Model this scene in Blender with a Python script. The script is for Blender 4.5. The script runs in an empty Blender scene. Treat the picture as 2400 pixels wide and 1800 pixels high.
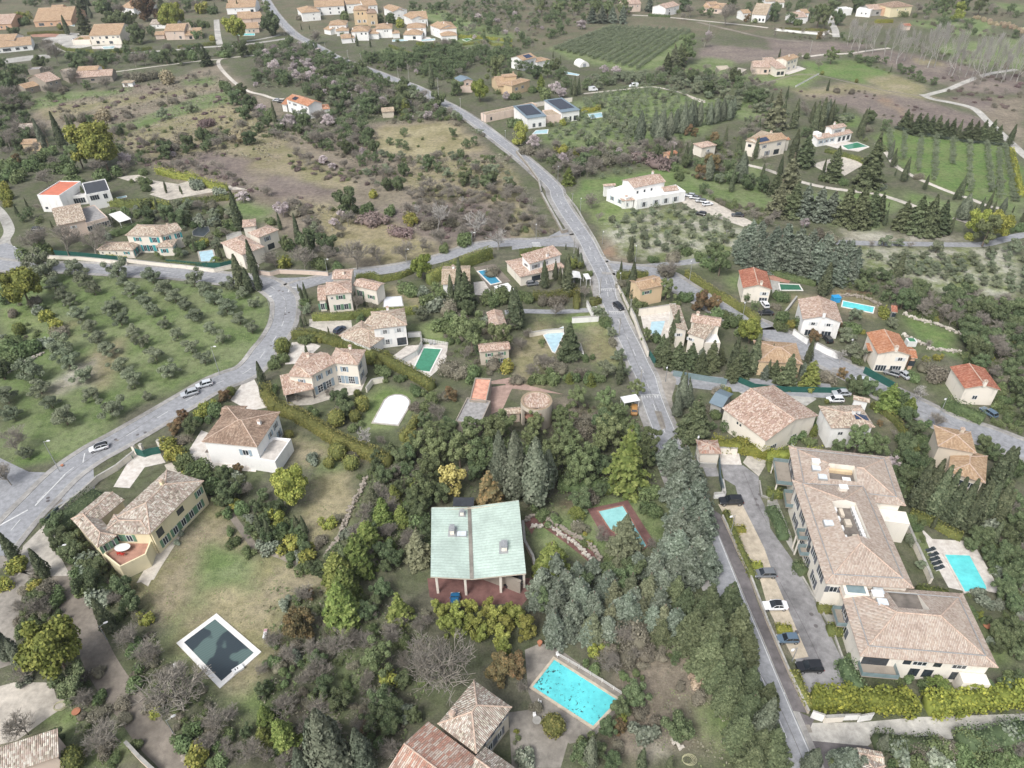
import bpy,bmesh,math,random
import numpy as np
from mathutils import Vector,Matrix
R_=math.radians
SC=bpy.context.scene
# ------------------------------------------------------------------ camera, sky, sun, exposure
PITCH,ROLL,CAMH,FOC=37.0,-1.0,110.0,1664.0
cam=bpy.data.cameras.new("camera");camo=bpy.data.objects.new("camera",cam)
SC.collection.objects.link(camo)
cam.sensor_width=36.0;cam.lens=36.0*FOC/2400.0
cam.clip_start=1.0;cam.clip_end=6000.0
CR=Matrix.Rotation(R_(90-PITCH),3,'X')@Matrix.Rotation(R_(ROLL),3,'Z')
camo.matrix_world=Matrix.Translation((0,0,CAMH))@CR.to_4x4()
SC.camera=camo
SUN_EL,SUN_AZ=52.0,215.0
world=bpy.data.worlds.new("World");SC.world=world;world.use_nodes=True
wt=world.node_tree;wt.nodes.clear()
wo=wt.nodes.new("ShaderNodeOutputWorld");wb=wt.nodes.new("ShaderNodeBackground")
ws=wt.nodes.new("ShaderNodeTexSky");wh=wt.nodes.new("ShaderNodeHueSaturation")
ws.sky_type='NISHITA';ws.sun_disc=False;ws.sun_elevation=R_(SUN_EL);ws.sun_rotation=R_(SUN_AZ)
ws.dust_density=4.0;ws.air_density=1.0
wh.inputs['Saturation'].default_value=0.5
wt.links.new(ws.outputs[0],wh.inputs['Color']);wt.links.new(wh.outputs[0],wb.inputs[0])
wb.inputs[1].default_value=0.145
wt.links.new(wb.outputs[0],wo.inputs[0])
sl=bpy.data.lights.new("sun",'SUN');so=bpy.data.objects.new("sun",sl);SC.collection.objects.link(so)
sl.energy=1.6;sl.angle=R_(18);sl.color=(1.0,0.995,0.985)
_az=R_(SUN_AZ);_el=R_(SUN_EL)
so.rotation_euler=Vector((math.sin(_az)*math.cos(_el),math.cos(_az)*math.cos(_el),math.sin(_el))).to_track_quat('Z','Y').to_euler()
SC.view_settings.view_transform='Standard';SC.view_settings.look='None'
SC.view_settings.exposure=0.48;SC.view_settings.gamma=1.0
SC.render.engine='CYCLES'
SC.cycles.max_bounces=4;SC.cycles.diffuse_bounces=2;SC.cycles.glossy_bounces=2
SC.cycles.transmission_bounces=2;SC.cycles.transparent_max_bounces=4
# ------------------------------------------------------------------ picture pixels -> points of the place
_cr=np.array(CR)
def ray(n):
 return _cr@np.array([n[0]-1200.0,-(n[1]-900.0),-FOC])
def W(n,z=0.0):
 d=ray(n);t=(z-CAMH)/d[2]
 return np.array([d[0]*t,d[1]*t,z])
def depth(p):
 return-float((_cr.T@(np.array(p)-[0,0,CAMH]))[2])
def PROJ(p):
 v=_cr.T@(np.array(p)-[0,0,CAMH])
 return np.array([1200+FOC*v[0]/-v[2],900-FOC*v[1]/-v[2]])
TS=2212/600.0
def N(tile,x,y):
 return(int(tile[0])*600+x/TS,int(tile[1])*450+y/TS)
def PX(s,tile='00'):
 """'21 840,300 900,400 22 10,5' -> list of picture points"""
 out=[]
 for tok in s.split():
  if ',' in tok:
   x,y=tok.split(',');out.append(N(tile,float(x),float(y)))
  else:tile=tok
 return out
def WP(s,z=0.0):return[W(p,z)for p in PX(s)]
def inside(pts,poly):
 """vectorised point in polygon; pts (n,2)"""
 x,y=pts[:,0],pts[:,1];r=np.zeros(len(x),bool);n=len(poly);j=n-1
 for i in range(n):
  xi,yi=poly[i][0],poly[i][1];xj,yj=poly[j][0],poly[j][1]
  c=((yi>y)!=(yj>y))&(x<(xj-xi)*(y-yi)/((yj-yi)if yj!=yi else 1e-9)+xi)
  r^=c;j=i
 return r
 # ------------------------------------------------------------------ object helpers
def link(o):SC.collection.objects.link(o);return o
def tag(o,label=None,cat=None,group=None,kind=None):
 if label:o['label']=label
 if cat:o['category']=cat
 if group:o['group']=group
 if kind:o['kind']=kind
 return o
def empty(name,loc,rz=0.0):
 o=bpy.data.objects.new(name,None);o.location=loc;o.rotation_euler=(0,0,rz);o.empty_display_size=.5
 return link(o)
def mesh_np(name,V,F,mats=(),var=None,midx=None,uv=None,smooth=False):
 """V (n,3); F (m,4) or list of index lists"""
 me=bpy.data.meshes.new(name)
 if isinstance(F,np.ndarray):
  k=F.shape[1];me.vertices.add(len(V));me.vertices.foreach_set('co',np.asarray(V,np.float32).ravel())
  me.loops.add(F.size);me.loops.foreach_set('vertex_index',F.astype(np.int32).ravel())
  me.polygons.add(len(F));me.polygons.foreach_set('loop_start',np.arange(0,F.size,k,dtype=np.int32))
 else:
  me.from_pydata([tuple(v)for v in V],[],F)
 for m in mats:me.materials.append(m)
 if midx is not None:me.polygons.foreach_set('material_index',np.asarray(midx,np.int32))
 if var is not None:
  a=me.attributes.new('var','FLOAT','POINT');a.data.foreach_set('value',np.asarray(var,np.float32))
 me.update(calc_edges=True)
 if uv is not None:
  u=me.uv_layers.new(name='UVMap');u.data.foreach_set('uv',np.asarray(uv,np.float32).ravel())
 if smooth:me.polygons.foreach_set('use_smooth',np.ones(len(me.polygons),bool))
 return me
def obj(name,me,parent=None,loc=None,rz=None):
 o=bpy.data.objects.new(name,me)
 if loc is not None:o.location=loc
 if rz is not None:o.rotation_euler=(0,0,rz)
 if parent is not None:o.parent=parent
 return link(o)
class MB:
 """collects boxes, prisms and tubes; build() links them as ONE mesh object"""
 def __init__(s):s.V=[];s.F=[];s.M=[];s.U=[]
 def face(s,pts,m=0,uv=None):
  b=len(s.V);s.V+=[tuple(map(float,p))for p in pts];s.F.append(list(range(b,b+len(pts))));s.M.append(m)
  s.U+=uv if uv else[(0.,0.)]*len(pts)
 def box(s,x0,x1,y0,y1,z0,z1,m=0,fr=None,skip=''):
  P=[(x0,y0,z0),(x1,y0,z0),(x1,y1,z0),(x0,y1,z0),(x0,y0,z1),(x1,y0,z1),(x1,y1,z1),(x0,y1,z1)]
  if fr is not None:P=[tuple(fr@Vector(p))for p in P]
  for k,f in(('b',(3,2,1,0)),('t',(4,5,6,7)),('f',(0,1,5,4)),('r',(1,2,6,5)),('k',(2,3,7,6)),('l',(3,0,4,7))):
   if k not in skip:s.face([P[i]for i in f],m)
 def prism(s,poly,z0,z1,m=0,mt=None):
  n=len(poly)
  s.face([(p[0],p[1],z1)for p in poly],m if mt is None else mt,[(p[0],p[1])for p in poly])
  s.face([(p[0],p[1],z0)for p in poly][::-1],m)
  for i in range(n):
   a,b=poly[i],poly[(i+1)%n]
   s.face([(a[0],a[1],z0),(b[0],b[1],z0),(b[0],b[1],z1),(a[0],a[1],z1)],m)
 def tube(s,a,b,r0,r1=None,n=6,m=0,cap=True):
  a=Vector(a);b=Vector(b);r1=r0 if r1 is None else r1;d=(b-a).normalized()
  x=d.orthogonal().normalized();y=d.cross(x)
  A=[a+(x*math.cos(t)+y*math.sin(t))*r0 for t in[2*math.pi*i/n for i in range(n)]]
  B=[b+(x*math.cos(t)+y*math.sin(t))*r1 for t in[2*math.pi*i/n for i in range(n)]]
  for i in range(n):j=(i+1)%n;s.face([A[i],A[j],B[j],B[i]],m)
  if cap:s.face(B,m);s.face(A[::-1],m)
 def disc(s,c,rx,ry,n=16,m=0):
  s.face([(c[0]+rx*math.cos(2*math.pi*i/n),c[1]+ry*math.sin(2*math.pi*i/n),c[2])for i in range(n)],m)
 def mesh(s,name,*mats,smooth=False):
  me=mesh_np(name,s.V,s.F,mats,midx=s.M,uv=s.U)
  if smooth:me.polygons.foreach_set('use_smooth',[True]*len(me.polygons))
  return me
 def build(s,name,mats,parent=None,loc=None,rz=None):
  if not isinstance(mats,(list,tuple)):mats=[mats]
  return obj(name,s.mesh(name,*mats),parent,loc,rz)
def ccw(poly):
 a=sum(poly[i-1][0]*poly[i][1]-poly[i][0]*poly[i-1][1]for i in range(len(poly)))
 return poly if a>0 else poly[::-1]
 # ------------------------------------------------------------------ materials
MATS={}
def newmat(name,rough=.85,spec=.3):
 m=bpy.data.materials.new(name);m.use_nodes=True;nt=m.node_tree;b=nt.nodes['Principled BSDF']
 b.inputs['Roughness'].default_value=rough
 b.inputs['Specular IOR Level'].default_value=spec
 MATS[name]=m
 return m,nt,b
def nd(nt,t,**k):
 n=nt.nodes.new('ShaderNode'+t)
 for a,v in k.items():
  if hasattr(n,a):setattr(n,a,v)
  else:n.inputs[a].default_value=v
 return n
def mixc(nt,f,a,b,bt='MIX'):
 n=nt.nodes.new('ShaderNodeMix');n.data_type='RGBA';n.blend_type=bt
 for i,v in((0,f),(6,a),(7,b)):
  if isinstance(v,(int,float)):n.inputs[i].default_value=v
  elif isinstance(v,(tuple,list)):n.inputs[i].default_value=(*v[:3],1)
  else:nt.links.new(v,n.inputs[i])
 return n.outputs[2]
def ramp(nt,f,stops,interp='LINEAR'):
 n=nt.nodes.new('ShaderNodeValToRGB');e=n.color_ramp.elements;n.color_ramp.interpolation=interp
 while len(e)<len(stops):e.new(.5)
 for i,(p,c)in enumerate(stops):
  e[i].position=p;e[i].color=(*c,1)if len(c)==3 else c
 nt.links.new(f,n.inputs[0]);return n.outputs[0]
def noise(nt,co,scale,detail=4,rough=.55):
 n=nd(nt,'TexNoise');n.inputs['Scale'].default_value=scale;n.inputs['Detail'].default_value=detail
 n.inputs['Roughness'].default_value=rough;nt.links.new(co,n.inputs['Vector']);return n.outputs['Fac']
def math_(nt,op,a,b=None):
 n=nt.nodes.new('ShaderNodeMath');n.operation=op
 for i,v in((0,a),(1,b)):
  if v is None:continue
  if isinstance(v,(int,float)):n.inputs[i].default_value=v
  else:nt.links.new(v,n.inputs[i])
 return n.outputs[0]
def bump(nt,b,h,strength=.5,dist=.1):
 n=nt.nodes.new('ShaderNodeBump');n.inputs['Strength'].default_value=strength;n.inputs['Distance'].default_value=dist
 nt.links.new(h,n.inputs['Height']);nt.links.new(n.outputs[0],b.inputs['Normal'])
def plain(name,c,rough=.6,spec=.4,var=.12,scale=1.2,metal=0.):
 if name in MATS:return MATS[name]
 m,nt,b=newmat(name,rough,spec);b.inputs['Metallic'].default_value=metal
 g=nd(nt,'NewGeometry').outputs['Position']
 f=noise(nt,g,scale,3)
 nt.links.new(ramp(nt,f,[(.3,tuple(x*(1-var)for x in c)),(.7,tuple(min(1,x*(1+var))for x in c))]),b.inputs['Base Color'])
 return m
def plaster(name,c):
 """rendered wall with faint stains"""
 if name in MATS:return MATS[name]
 m,nt,b=newmat(name,.92,.2)
 g=nd(nt,'NewGeometry').outputs['Position']
 mp=nd(nt,'Mapping');mp.inputs['Scale'].default_value=(1,1,.35);nt.links.new(g,mp.inputs[0])
 f=noise(nt,mp.outputs[0],.55,6,.65)
 nt.links.new(ramp(nt,f,[(.28,tuple(x*.74 for x in c)),(.45,tuple(x*.95 for x in c)),(.75,c)]),b.inputs['Base Color'])
 return m
def asphalt(name,c,light=1.35,patch=.35):
 m,nt,b=newmat(name,.9,.25)
 g=nd(nt,'NewGeometry').outputs['Position']
 f1=noise(nt,g,.09,6,.62);f2=noise(nt,g,.9,5,.6);f3=noise(nt,g,14,2)
 base=ramp(nt,f1,[(.32,tuple(x*(1-patch)for x in c)),(.5,c),(.68,tuple(x*light for x in c))])
 c2=mixc(nt,.5,base,ramp(nt,f2,[(.3,(.3,)*3),(.7,(.75,)*3)]),'OVERLAY')
 c3=mixc(nt,.25,c2,ramp(nt,f3,[(.3,(.25,)*3),(.7,(.8,)*3)]),'OVERLAY')
 nt.links.new(c3,b.inputs['Base Color'])
 return m
def tiles(name,cols,tw=.26,tl=.42,stain=.35):
 """clay canal tiles: one random colour per tile, rounded ridges as bump"""
 m,nt,b=newmat(name,.9,.2)
 uv=nd(nt,'UVMap').outputs[0]
 sp=nd(nt,'SeparateXYZ');nt.links.new(uv,sp.inputs[0])
 uf=math_(nt,'DIVIDE',sp.outputs[0],tw);vf=math_(nt,'DIVIDE',sp.outputs[1],tl)
 cb=nd(nt,'CombineXYZ');nt.links.new(math_(nt,'FLOOR',uf),cb.inputs[0]);nt.links.new(math_(nt,'FLOOR',vf),cb.inputs[1])
 wn=nd(nt,'TexWhiteNoise');nt.links.new(cb.outputs[0],wn.inputs[0])
 n=len(cols)
 col=ramp(nt,wn.outputs[0],[(i/n,c)for i,c in enumerate(cols)],'CONSTANT')
 g=nd(nt,'NewGeometry').outputs['Position']
 f=noise(nt,g,.35,6,.65);f2=noise(nt,g,1.7,4,.7)
 a=mixc(nt,stain,col,ramp(nt,f,[(.3,(.16,.14,.12)),(.5,(.5,.5,.5)),(.72,(.74,.72,.68))]),'OVERLAY')
 a=mixc(nt,stain*.9,a,ramp(nt,f2,[(.3,(.2,)*3),(.7,(.72,)*3)]),'OVERLAY')
 # shade in the channel between two rows of tiles, painted as darker colour
 fr=math_(nt,'FRACT',uf);groove=math_(nt,'ABSOLUTE',math_(nt,'SUBTRACT',fr,.5))
 a=mixc(nt,math_(nt,'MULTIPLY',math_(nt,'GREATER_THAN',groove,.34),.5),a,tuple(x*.42 for x in cols[0]))
 nt.links.new(a,b.inputs['Base Color'])
 bump(nt,b,math_(nt,'COSINE',math_(nt,'MULTIPLY',math_(nt,'SUBTRACT',fr,.5),6.283)),.9,.06)
 return m
def leafmat(name,c1,c2,c3=None,scale=.45,hue=.02,val=.25):
 """foliage: per-leaf, per-clump and per-tree variation of leaf colour"""
 m,nt,b=newmat(name,.75,.25)
 at=nd(nt,'Attribute');at.attribute_name='var'
 tc=nd(nt,'TexCoord').outputs['Object']
 oi=nd(nt,'ObjectInfo').outputs['Random']
 f=noise(nt,tc,scale,3)
 s=math_(nt,'ADD',math_(nt,'MULTIPLY',at.outputs['Fac'],.45),math_(nt,'MULTIPLY',f,.75))
 st=[(.25,c1),(.75,c2)]if c3 is None else[(.25,c1),(.6,c2),(.88,c3)]
 col=ramp(nt,s,st)
 hs=nd(nt,'HueSaturation');nt.links.new(col,hs.inputs['Color'])
 nt.links.new(math_(nt,'ADD',math_(nt,'MULTIPLY',oi,hue*2),.5-hue),hs.inputs['Hue'])
 nt.links.new(math_(nt,'ADD',math_(nt,'MULTIPLY',math_(nt,'FRACT',math_(nt,'MULTIPLY',oi,7.31)),val*2),1-val),hs.inputs['Value'])
 nt.links.new(hs.outputs[0],b.inputs['Base Color'])
 b.inputs['Transmission Weight'].default_value=0.0
 return m
ROOF={'pink':tiles('tile_pink',[(.55,.39,.31),(.66,.51,.41),(.48,.33,.27),(.74,.64,.55),(.61,.46,.36),(.42,.29,.21)]),'mix':tiles('tile_mix',[(.51,.40,.32),(.64,.55,.43),(.42,.32,.25),(.73,.67,.56),(.57,.47,.37),(.35,.28,.21)],stain=.4),'grey':tiles('tile_grey',[(.46,.40,.33),(.59,.53,.46),(.42,.33,.27),(.71,.67,.58),(.53,.43,.36),(.33,.28,.22)],stain=.45),'apt':tiles('tile_apartment',[(.56,.45,.37),(.6,.51,.43),(.52,.42,.34),(.64,.56,.48),(.58,.48,.4),(.49,.39,.32)],tw=.26,tl=.36,stain=.28),'red':tiles('tile_red',[(.46,.18,.11),(.52,.24,.16),(.41,.15,.10),(.57,.28,.19)],stain=.35),'orange':tiles('tile_orange',[(.54,.25,.14),(.60,.31,.18),(.50,.21,.11),(.65,.38,.25)],stain=.25),'tan':tiles('tile_tan',[(.52,.36,.23),(.56,.4,.26),(.46,.31,.19),(.6,.45,.31)],stain=.3),'cream':tiles('tile_cream',[(.5,.4,.29),(.58,.48,.36),(.42,.32,.22),(.63,.54,.42)],stain=.35),'brown':tiles('tile_brown',[(.37,.26,.19),(.43,.31,.23),(.31,.22,.16),(.5,.38,.29)],stain=.45),'stripe':tiles('tile_striped',[(.5,.28,.21),(.62,.53,.45),(.48,.33,.26),(.6,.48,.4),(.55,.32,.24)],tw=.3,tl=.9,stain=.45),'white':plain('roof_white',(.78,.78,.77),.6,var=.04),'bluegrey':plain('roof_metal',(.2,.26,.3),.45,var=.06,metal=.2),'greyflat':plain('roof_gravel',(.3,.29,.28),.9,var=.25),'redflat':plain('roof_red_paint',(.55,.18,.11),.8,var=.12,scale=.5),'peel':plain('roof_peeling',(.6,.31,.22),.85,var=.3,scale=.9),'dark':plain('roof_dark',(.05,.055,.065),.5,var=.2),}
WALL={'white':plaster('wall_white',(.88,.87,.84)),'cream':plaster('wall_cream',(.82,.76,.66)),'yellow':plaster('wall_yellow',(.8,.71,.48)),'pink':plaster('wall_pink',(.7,.57,.48)),'ochre':plaster('wall_ochre',(.66,.51,.33)),'beige':plaster('wall_beige',(.62,.55,.45)),'orange':plaster('wall_orange',(.66,.43,.29)),'stone':plaster('wall_stone',(.34,.3,.25)),'apt':plaster('wall_apartment',(.82,.77,.68)),'grey':plaster('wall_grey',(.4,.39,.37)),}
GLASS=plain('window_glass',(.035,.045,.055),.12,.6,.3)
WHITEP=plain('white_paint',(.75,.75,.73),.5,var=.05)
SHUT={'g':plain('shutter_green',(.14,.26,.17),.6),'t':plain('shutter_turquoise',(.05,.32,.34),.6),'b':plain('shutter_blue',(.3,.38,.44),.6),'w':plain('shutter_white',(.62,.64,.64),.6),'d':plain('shutter_dark',(.13,.14,.16),.6),'G':plain('shutter_grey',(.28,.3,.33),.6),'o':plain('shutter_brown',(.2,.1,.05),.6)}
STEEL=plain('galvanised_steel',(.42,.43,.43),.5,metal=.5)
BARK=plain('bark',(.16,.13,.1),.95,.1,.35,3)
BARKL=plain('bark_pale',(.34,.31,.27),.95,.1,.3,3)
LEAF={'ol':leafmat('olive_leaf',(.1,.125,.075),(.195,.225,.14),(.285,.31,.21)),'ev':leafmat('evergreen_leaf',(.05,.075,.035),(.11,.145,.068),(.18,.215,.11)),'pi':leafmat('pine_needle',(.09,.12,.025),(.21,.24,.055),(.36,.37,.09)),'dp':leafmat('dark_pine_needle',(.07,.095,.04),(.145,.18,.08),(.22,.26,.125)),'ce':leafmat('cedar_needle',(.07,.08,.045),(.145,.155,.09),(.22,.23,.14)),'dk':leafmat('dark_conifer_leaf',(.045,.06,.03),(.1,.122,.06),(.165,.19,.1)),'cb':leafmat('blue_cedar_needle',(.065,.085,.055),(.15,.18,.13),(.28,.315,.25)),'cf':leafmat('conifer_green',(.06,.09,.02),(.15,.19,.05),(.26,.29,.09)),'cy':leafmat('cypress_leaf',(.05,.062,.035),(.1,.12,.065),(.16,.175,.1),scale=.9),'cg':leafmat('grey_cypress_leaf',(.07,.085,.055),(.15,.175,.12),(.22,.24,.17),scale=.9),'al':leafmat('almond_blossom',(.3,.25,.24),(.5,.43,.43),(.66,.6,.59)),'bu':leafmat('bush_leaf',(.055,.085,.035),(.12,.16,.065),(.19,.235,.11)),'bg':leafmat('pale_bush_leaf',(.1,.13,.09),(.22,.25,.18),(.32,.35,.27)),'by':leafmat('yellow_bush_leaf',(.13,.15,.035),(.24,.25,.06),(.4,.36,.09)),'br':leafmat('brown_twig',(.12,.11,.075),(.2,.185,.135),(.29,.27,.205)),'pu':leafmat('purple_twig',(.12,.085,.08),(.19,.14,.13),(.25,.195,.18)),'bo':leafmat('bamboo_leaf',(.13,.15,.03),(.27,.29,.07),(.42,.42,.13)),'oc':leafmat('ochre_leaf',(.2,.16,.06),(.4,.32,.11),(.55,.46,.2)),'ru':leafmat('rust_leaf',(.09,.085,.045),(.18,.14,.07),(.29,.18,.09)),'gr':leafmat('grass_blade',(.1,.14,.045),(.165,.205,.08),(.26,.27,.15)),'rd':leafmat('reed',(.28,.22,.14),(.42,.34,.23),(.55,.46,.33)),'hg':leafmat('hedge_leaf',(.08,.095,.03),(.155,.17,.05),(.29,.27,.08),scale=.2),'hy':leafmat('hedge_yellow_leaf',(.12,.14,.03),(.24,.25,.05),(.4,.37,.07),scale=.5),'ba':plain('twig',(.29,.265,.225),.95,.1,.3,2),'bw':plain('pale_twig',(.42,.4,.37),.95,.1,.25,2),}
# ------------------------------------------------------------------ vegetation meshes (built once, shared by copies)
rng=np.random.default_rng(7)
def cards(C,Nn,size,rg,aspect=1.0,flat=.6):
 """one small leaf face per centre C, roughly facing Nn"""
 n=len(C);d=Nn+rg.normal(0,flat,(n,3));d/=np.linalg.norm(d,axis=1)[:,None]+1e-9
 r=rg.normal(size=(n,3));t=np.cross(d,r);t/=np.linalg.norm(t,axis=1)[:,None]+1e-9
 b=np.cross(d,t);s=(size*(.6+.8*rg.random(n)))[:,None]*.5
 t=t*s*aspect;b=b*s
 V=np.stack([C-t-b*.6,C+t*.7-b,C+t+b*.6,C-t*.7+b],1).reshape(-1,3)
 F=np.arange(4*n).reshape(-1,4)
 return V,F,np.repeat(rg.random(n),4)
def join(parts):
 V=[];F=[];A=[];o=0
 for v,f,a in parts:
  V.append(v);F.append(f+o);A.append(a);o+=len(v)
 return np.concatenate(V),np.concatenate(F),np.concatenate(A)
def ellip(n,c,r,rg,lo=.68,hi=1.12):
 d=rg.normal(size=(n,3));d/=np.linalg.norm(d,axis=1)[:,None]
 P=np.array(c)+d*np.array(r)*(lo+(hi-lo)*rg.random(n))[:,None]
 nn=d/np.array(r);nn/=np.linalg.norm(nn,axis=1)[:,None]
 return P,nn
def core(c,r,rg,k=10):
 """closed lumpy body behind the leaves"""
 V=[];F=[];rows=6
 for i in range(rows+1):
  ph=math.pi*i/rows
  for j in range(k):
   th=2*math.pi*j/k;q=.88+.2*rg.random()
   V.append((c[0]+r[0]*q*math.sin(ph)*math.cos(th),c[1]+r[1]*q*math.sin(ph)*math.sin(th),c[2]+r[2]*q*math.cos(ph)))
 for i in range(rows):
  for j in range(k):F.append((i*k+j,(i+1)*k+j,(i+1)*k+(j+1)%k,i*k+(j+1)%k))
 return np.array(V),np.array(F),np.full(len(V),.15)
def limbs(trunk_h,R,zc,rg,r0,n=6):
 m=MB();m.tube((0,0,-.3),(rg.normal()*.1,rg.normal()*.1,trunk_h),r0,r0*.65,7)
 for i in range(n):
  a=2*math.pi*(i+rg.random()*.6)/n;q=.55*R
  m.tube((0,0,trunk_h*(.75+.2*rg.random())),(q*math.cos(a),q*math.sin(a),zc+.15*R*rg.normal()),r0*.5,r0*.15,5)
 return m
def crown_round(w,h,zb,nl,nleaf,ls,rg,spread=.55,lobe=.42,top=1.0,corek=.72,jit=.25,aspect=1.):
 """uneven crown of several leafy lobes between heights zb and h"""
 R=w/2;zc=(zb+h)/2;hz=(h-zb)/2;L=[]
 for i in range(nl):
  a=2*math.pi*i/nl*2.4+rg.random();rr=R*spread*math.sqrt((i+.5)/nl)*(1+jit*rg.normal()*.5)
  z=zc+hz*spread*top*(rg.random()*2-1+.35*(1-rr/R))
  s=lobe*(.8+.45*rg.random())
  L.append(((rr*math.cos(a),rr*math.sin(a),z),(R*s,R*s,hz*s*1.05)))
 L.append(((0,0,zc+hz*.1),(R*.6,R*.6,hz*.72)))
 parts=[];per=nleaf//len(L)
 for c,r in L:
  P,Nn=ellip(per,c,r,rg);keep=np.ones(len(P),bool)
  for c2,r2 in L:
   if c2 is c:continue
   keep&=(((P-np.array(c2))/np.array(r2))**2).sum(1)>.6
  keep&=P[:,2]>.05
  parts.append(cards(P[keep],Nn[keep]+[0,0,.35],ls,rg,aspect))
  parts.append(core(c,tuple(x*corek for x in r),rg,8))
 V,F,A=join(parts);q=np.percentile(np.hypot(V[:,0],V[:,1]),98);V[:,:2]*=R/q*.98
 z0,z1=np.percentile(V[:,2],1),np.percentile(V[:,2],99.5);V[:,2]=zb+(V[:,2]-z0)*(h-zb)/(z1-z0);return V,F,A
def crown_cone(w,h,zb,rg,tiers,nb,ls,npb,droop=.25,power=.8,fill=.5,aspect=1.6):
 """layered conifer: whorls of flat sprays with gaps between"""
 parts=[];R=w/2
 for t in range(tiers):
  f=t/(tiers-1);z=zb+(h-zb)*f*.97;r=R*(1-f)**power*(.85+.3*rg.random())+.12
  for k in range(max(3,int(nb*(1-f*.5)))):
   a=rg.random()*6.283;rk=r*(.65+.45*rg.random());n=max(4,int(npb*rk/R))
   s=np.sqrt(rg.random(n))*(1-fill*.3)+fill*.3;wd=.16*rk*(1.15-s)+.12
   off=rg.normal(size=n)*wd
   x=rk*s*math.cos(a)-off*math.sin(a);y=rk*s*math.sin(a)+off*math.cos(a)
   zz=z-droop*rk*s**2+rg.normal(size=n)*.1+.12*rk*s
   C=np.stack([x,y,zz],1)
   parts.append(cards(C,np.tile([.35*math.cos(a),.35*math.sin(a),1.],(n,1)),ls,rg,aspect,.45))
 parts.append(core((0,0,zb+(h-zb)*.3),(R*.42,R*.42,(h-zb)*.33),rg,8));parts.append(core((0,0,zb+(h-zb)*.6),(R*.2,R*.2,(h-zb)*.33),rg,8))
 return join(parts)
def crown_spindle(w,h,rg,n,ls,zb=.3,fat=.42):
 """upright cypress: flame outline of near-vertical sprays"""
 z=rg.random(n)**.85;R=w/2
 prof=np.sin(np.clip(z,0,1)**fat*math.pi)**.75*(1-.15*z)
 a=rg.random(n)*6.283;lump=1+.16*np.sin(a*3+z*9)+.1*np.sin(a*5-z*17)
 r=R*prof*lump*(.85+.2*rg.random(n))+.03
 C=np.stack([r*np.cos(a),r*np.sin(a),zb+z*(h-zb)],1)
 Nn=np.stack([np.cos(a),np.sin(a),np.full(n,.25)],1)
 p=[cards(C,Nn,ls,rg,.8,.4)]
 V=[];F=[];rows=9;k=8
 for i in range(rows+1):
  q=i/rows;rr=R*.8*(math.sin(max(q,.001)**fat*math.pi)**.75*(1-.15*q))if 0<q<1 else.02
  for j in range(k):V.append((rr*math.cos(6.283*j/k),rr*math.sin(6.283*j/k),zb+q*(h-zb)))
 for i in range(rows):
  for j in range(k):F.append((i*k+j,i*k+(j+1)%k,(i+1)*k+(j+1)%k,(i+1)*k+j))
 p.append((np.array(V),np.array(F),np.full(len(V),.15)))
 return join(p)
def crown_bare(w,h,rg,trunk=.28,levels=4,up=.45,r0=.16,kids=(5,5,5,4),twig=.022):
 """leafless tree: forking limbs down to twigs, as thin tapering three-sided bars"""
 V=[];F=[]
 def bar(a,b,ra,rb):
  d=b-a;L=np.linalg.norm(d)+1e-9;d=d/L;x=np.cross(d,[.3,.2,.9]);x/=np.linalg.norm(x)+1e-9;y=np.cross(d,x);o=len(V)
  for p,r in((a,ra),(b,rb)):
   for t in(0,2.094,4.189):V.append(p+(x*math.cos(t)+y*math.sin(t))*r)
  for i in range(3):j=(i+1)%3;F.append((o+i,o+j,o+3+j,o+3+i))
 def grow(p,d,L,r,lev):
  n=2 if lev<3 else 1;q=p
  for s in range(n):
   d=d+rg.normal(0,.16,3)+np.array([0,0,.06*up]);d/=np.linalg.norm(d)
   q2=q+d*L/n;bar(q,q2,max(twig,r*(1-.25*s)),max(twig*.8,r*(.75-.15*s)));q=q2
  if lev>=levels:return
  k=kids[min(lev,len(kids)-1)]
  for i in range(k):
   e=rg.normal(size=3);e[2]=abs(e[2])*up;e/=np.linalg.norm(e)
   nd_=d*.62+e*.72;nd_/=np.linalg.norm(nd_)
   t=1 if i<2 else rg.uniform(.45,1)
   grow(p+(q-p)*t,nd_,L*rg.uniform(.6,.82),r*.55,lev+1)
 grow(np.zeros(3)-[0,0,.2],np.array([0,0,1.]),h*trunk,r0,0)
 V=np.array(V);top=V[:,2].max();rad=np.percentile(np.hypot(V[:,0],V[:,1]),97)
 m=V[:,2]>h*trunk*.6;k=np.clip((V[:,2]-h*trunk*.4)/(h*.3),0,1)
 V[:,0]*=1+k*(w/2/rad-1);V[:,1]*=1+k*(w/2/rad-1);V[:,2]*=h/top
 return V,np.array(F),rg.random(len(V))
def fuzz(w,h,rg,n,ls,twigs=True,flatten=1.):
 """low shrub standing on the ground"""
 parts=[];R=w/2
 for i in range(7):
  q=rg.uniform(.3,.62);c=(rg.normal()*R*.42,rg.normal()*R*.42,h*rg.uniform(.25,.5));r=(R*q,R*q,h*q)
  P,Nn=ellip(n//7,c,r,rg,.6,1.15);k=P[:,2]>0.02
  parts.append(cards(P[k],Nn[k]+[0,0,.4],ls,rg,1.1))
 parts.append(core((0,0,h*.3),(R*.6,R*.6,h*.4),rg,9))
 return join(parts)
def star_palm(rg):
 parts=[]
 for k in range(26):
  a=k*2.4;el=.2+.9*rg.random();n=22;s=np.linspace(.05,1,n);L=2.1
  x=L*s*math.cos(el);z=2.1+L*s*math.sin(el)-1.5*s**2
  C=np.stack([x*math.cos(a),x*math.sin(a),z],1)
  parts.append(cards(C,np.tile([0,0,1.],(n,1)),.26,rg,2.,.3))
 return join(parts)
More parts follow.
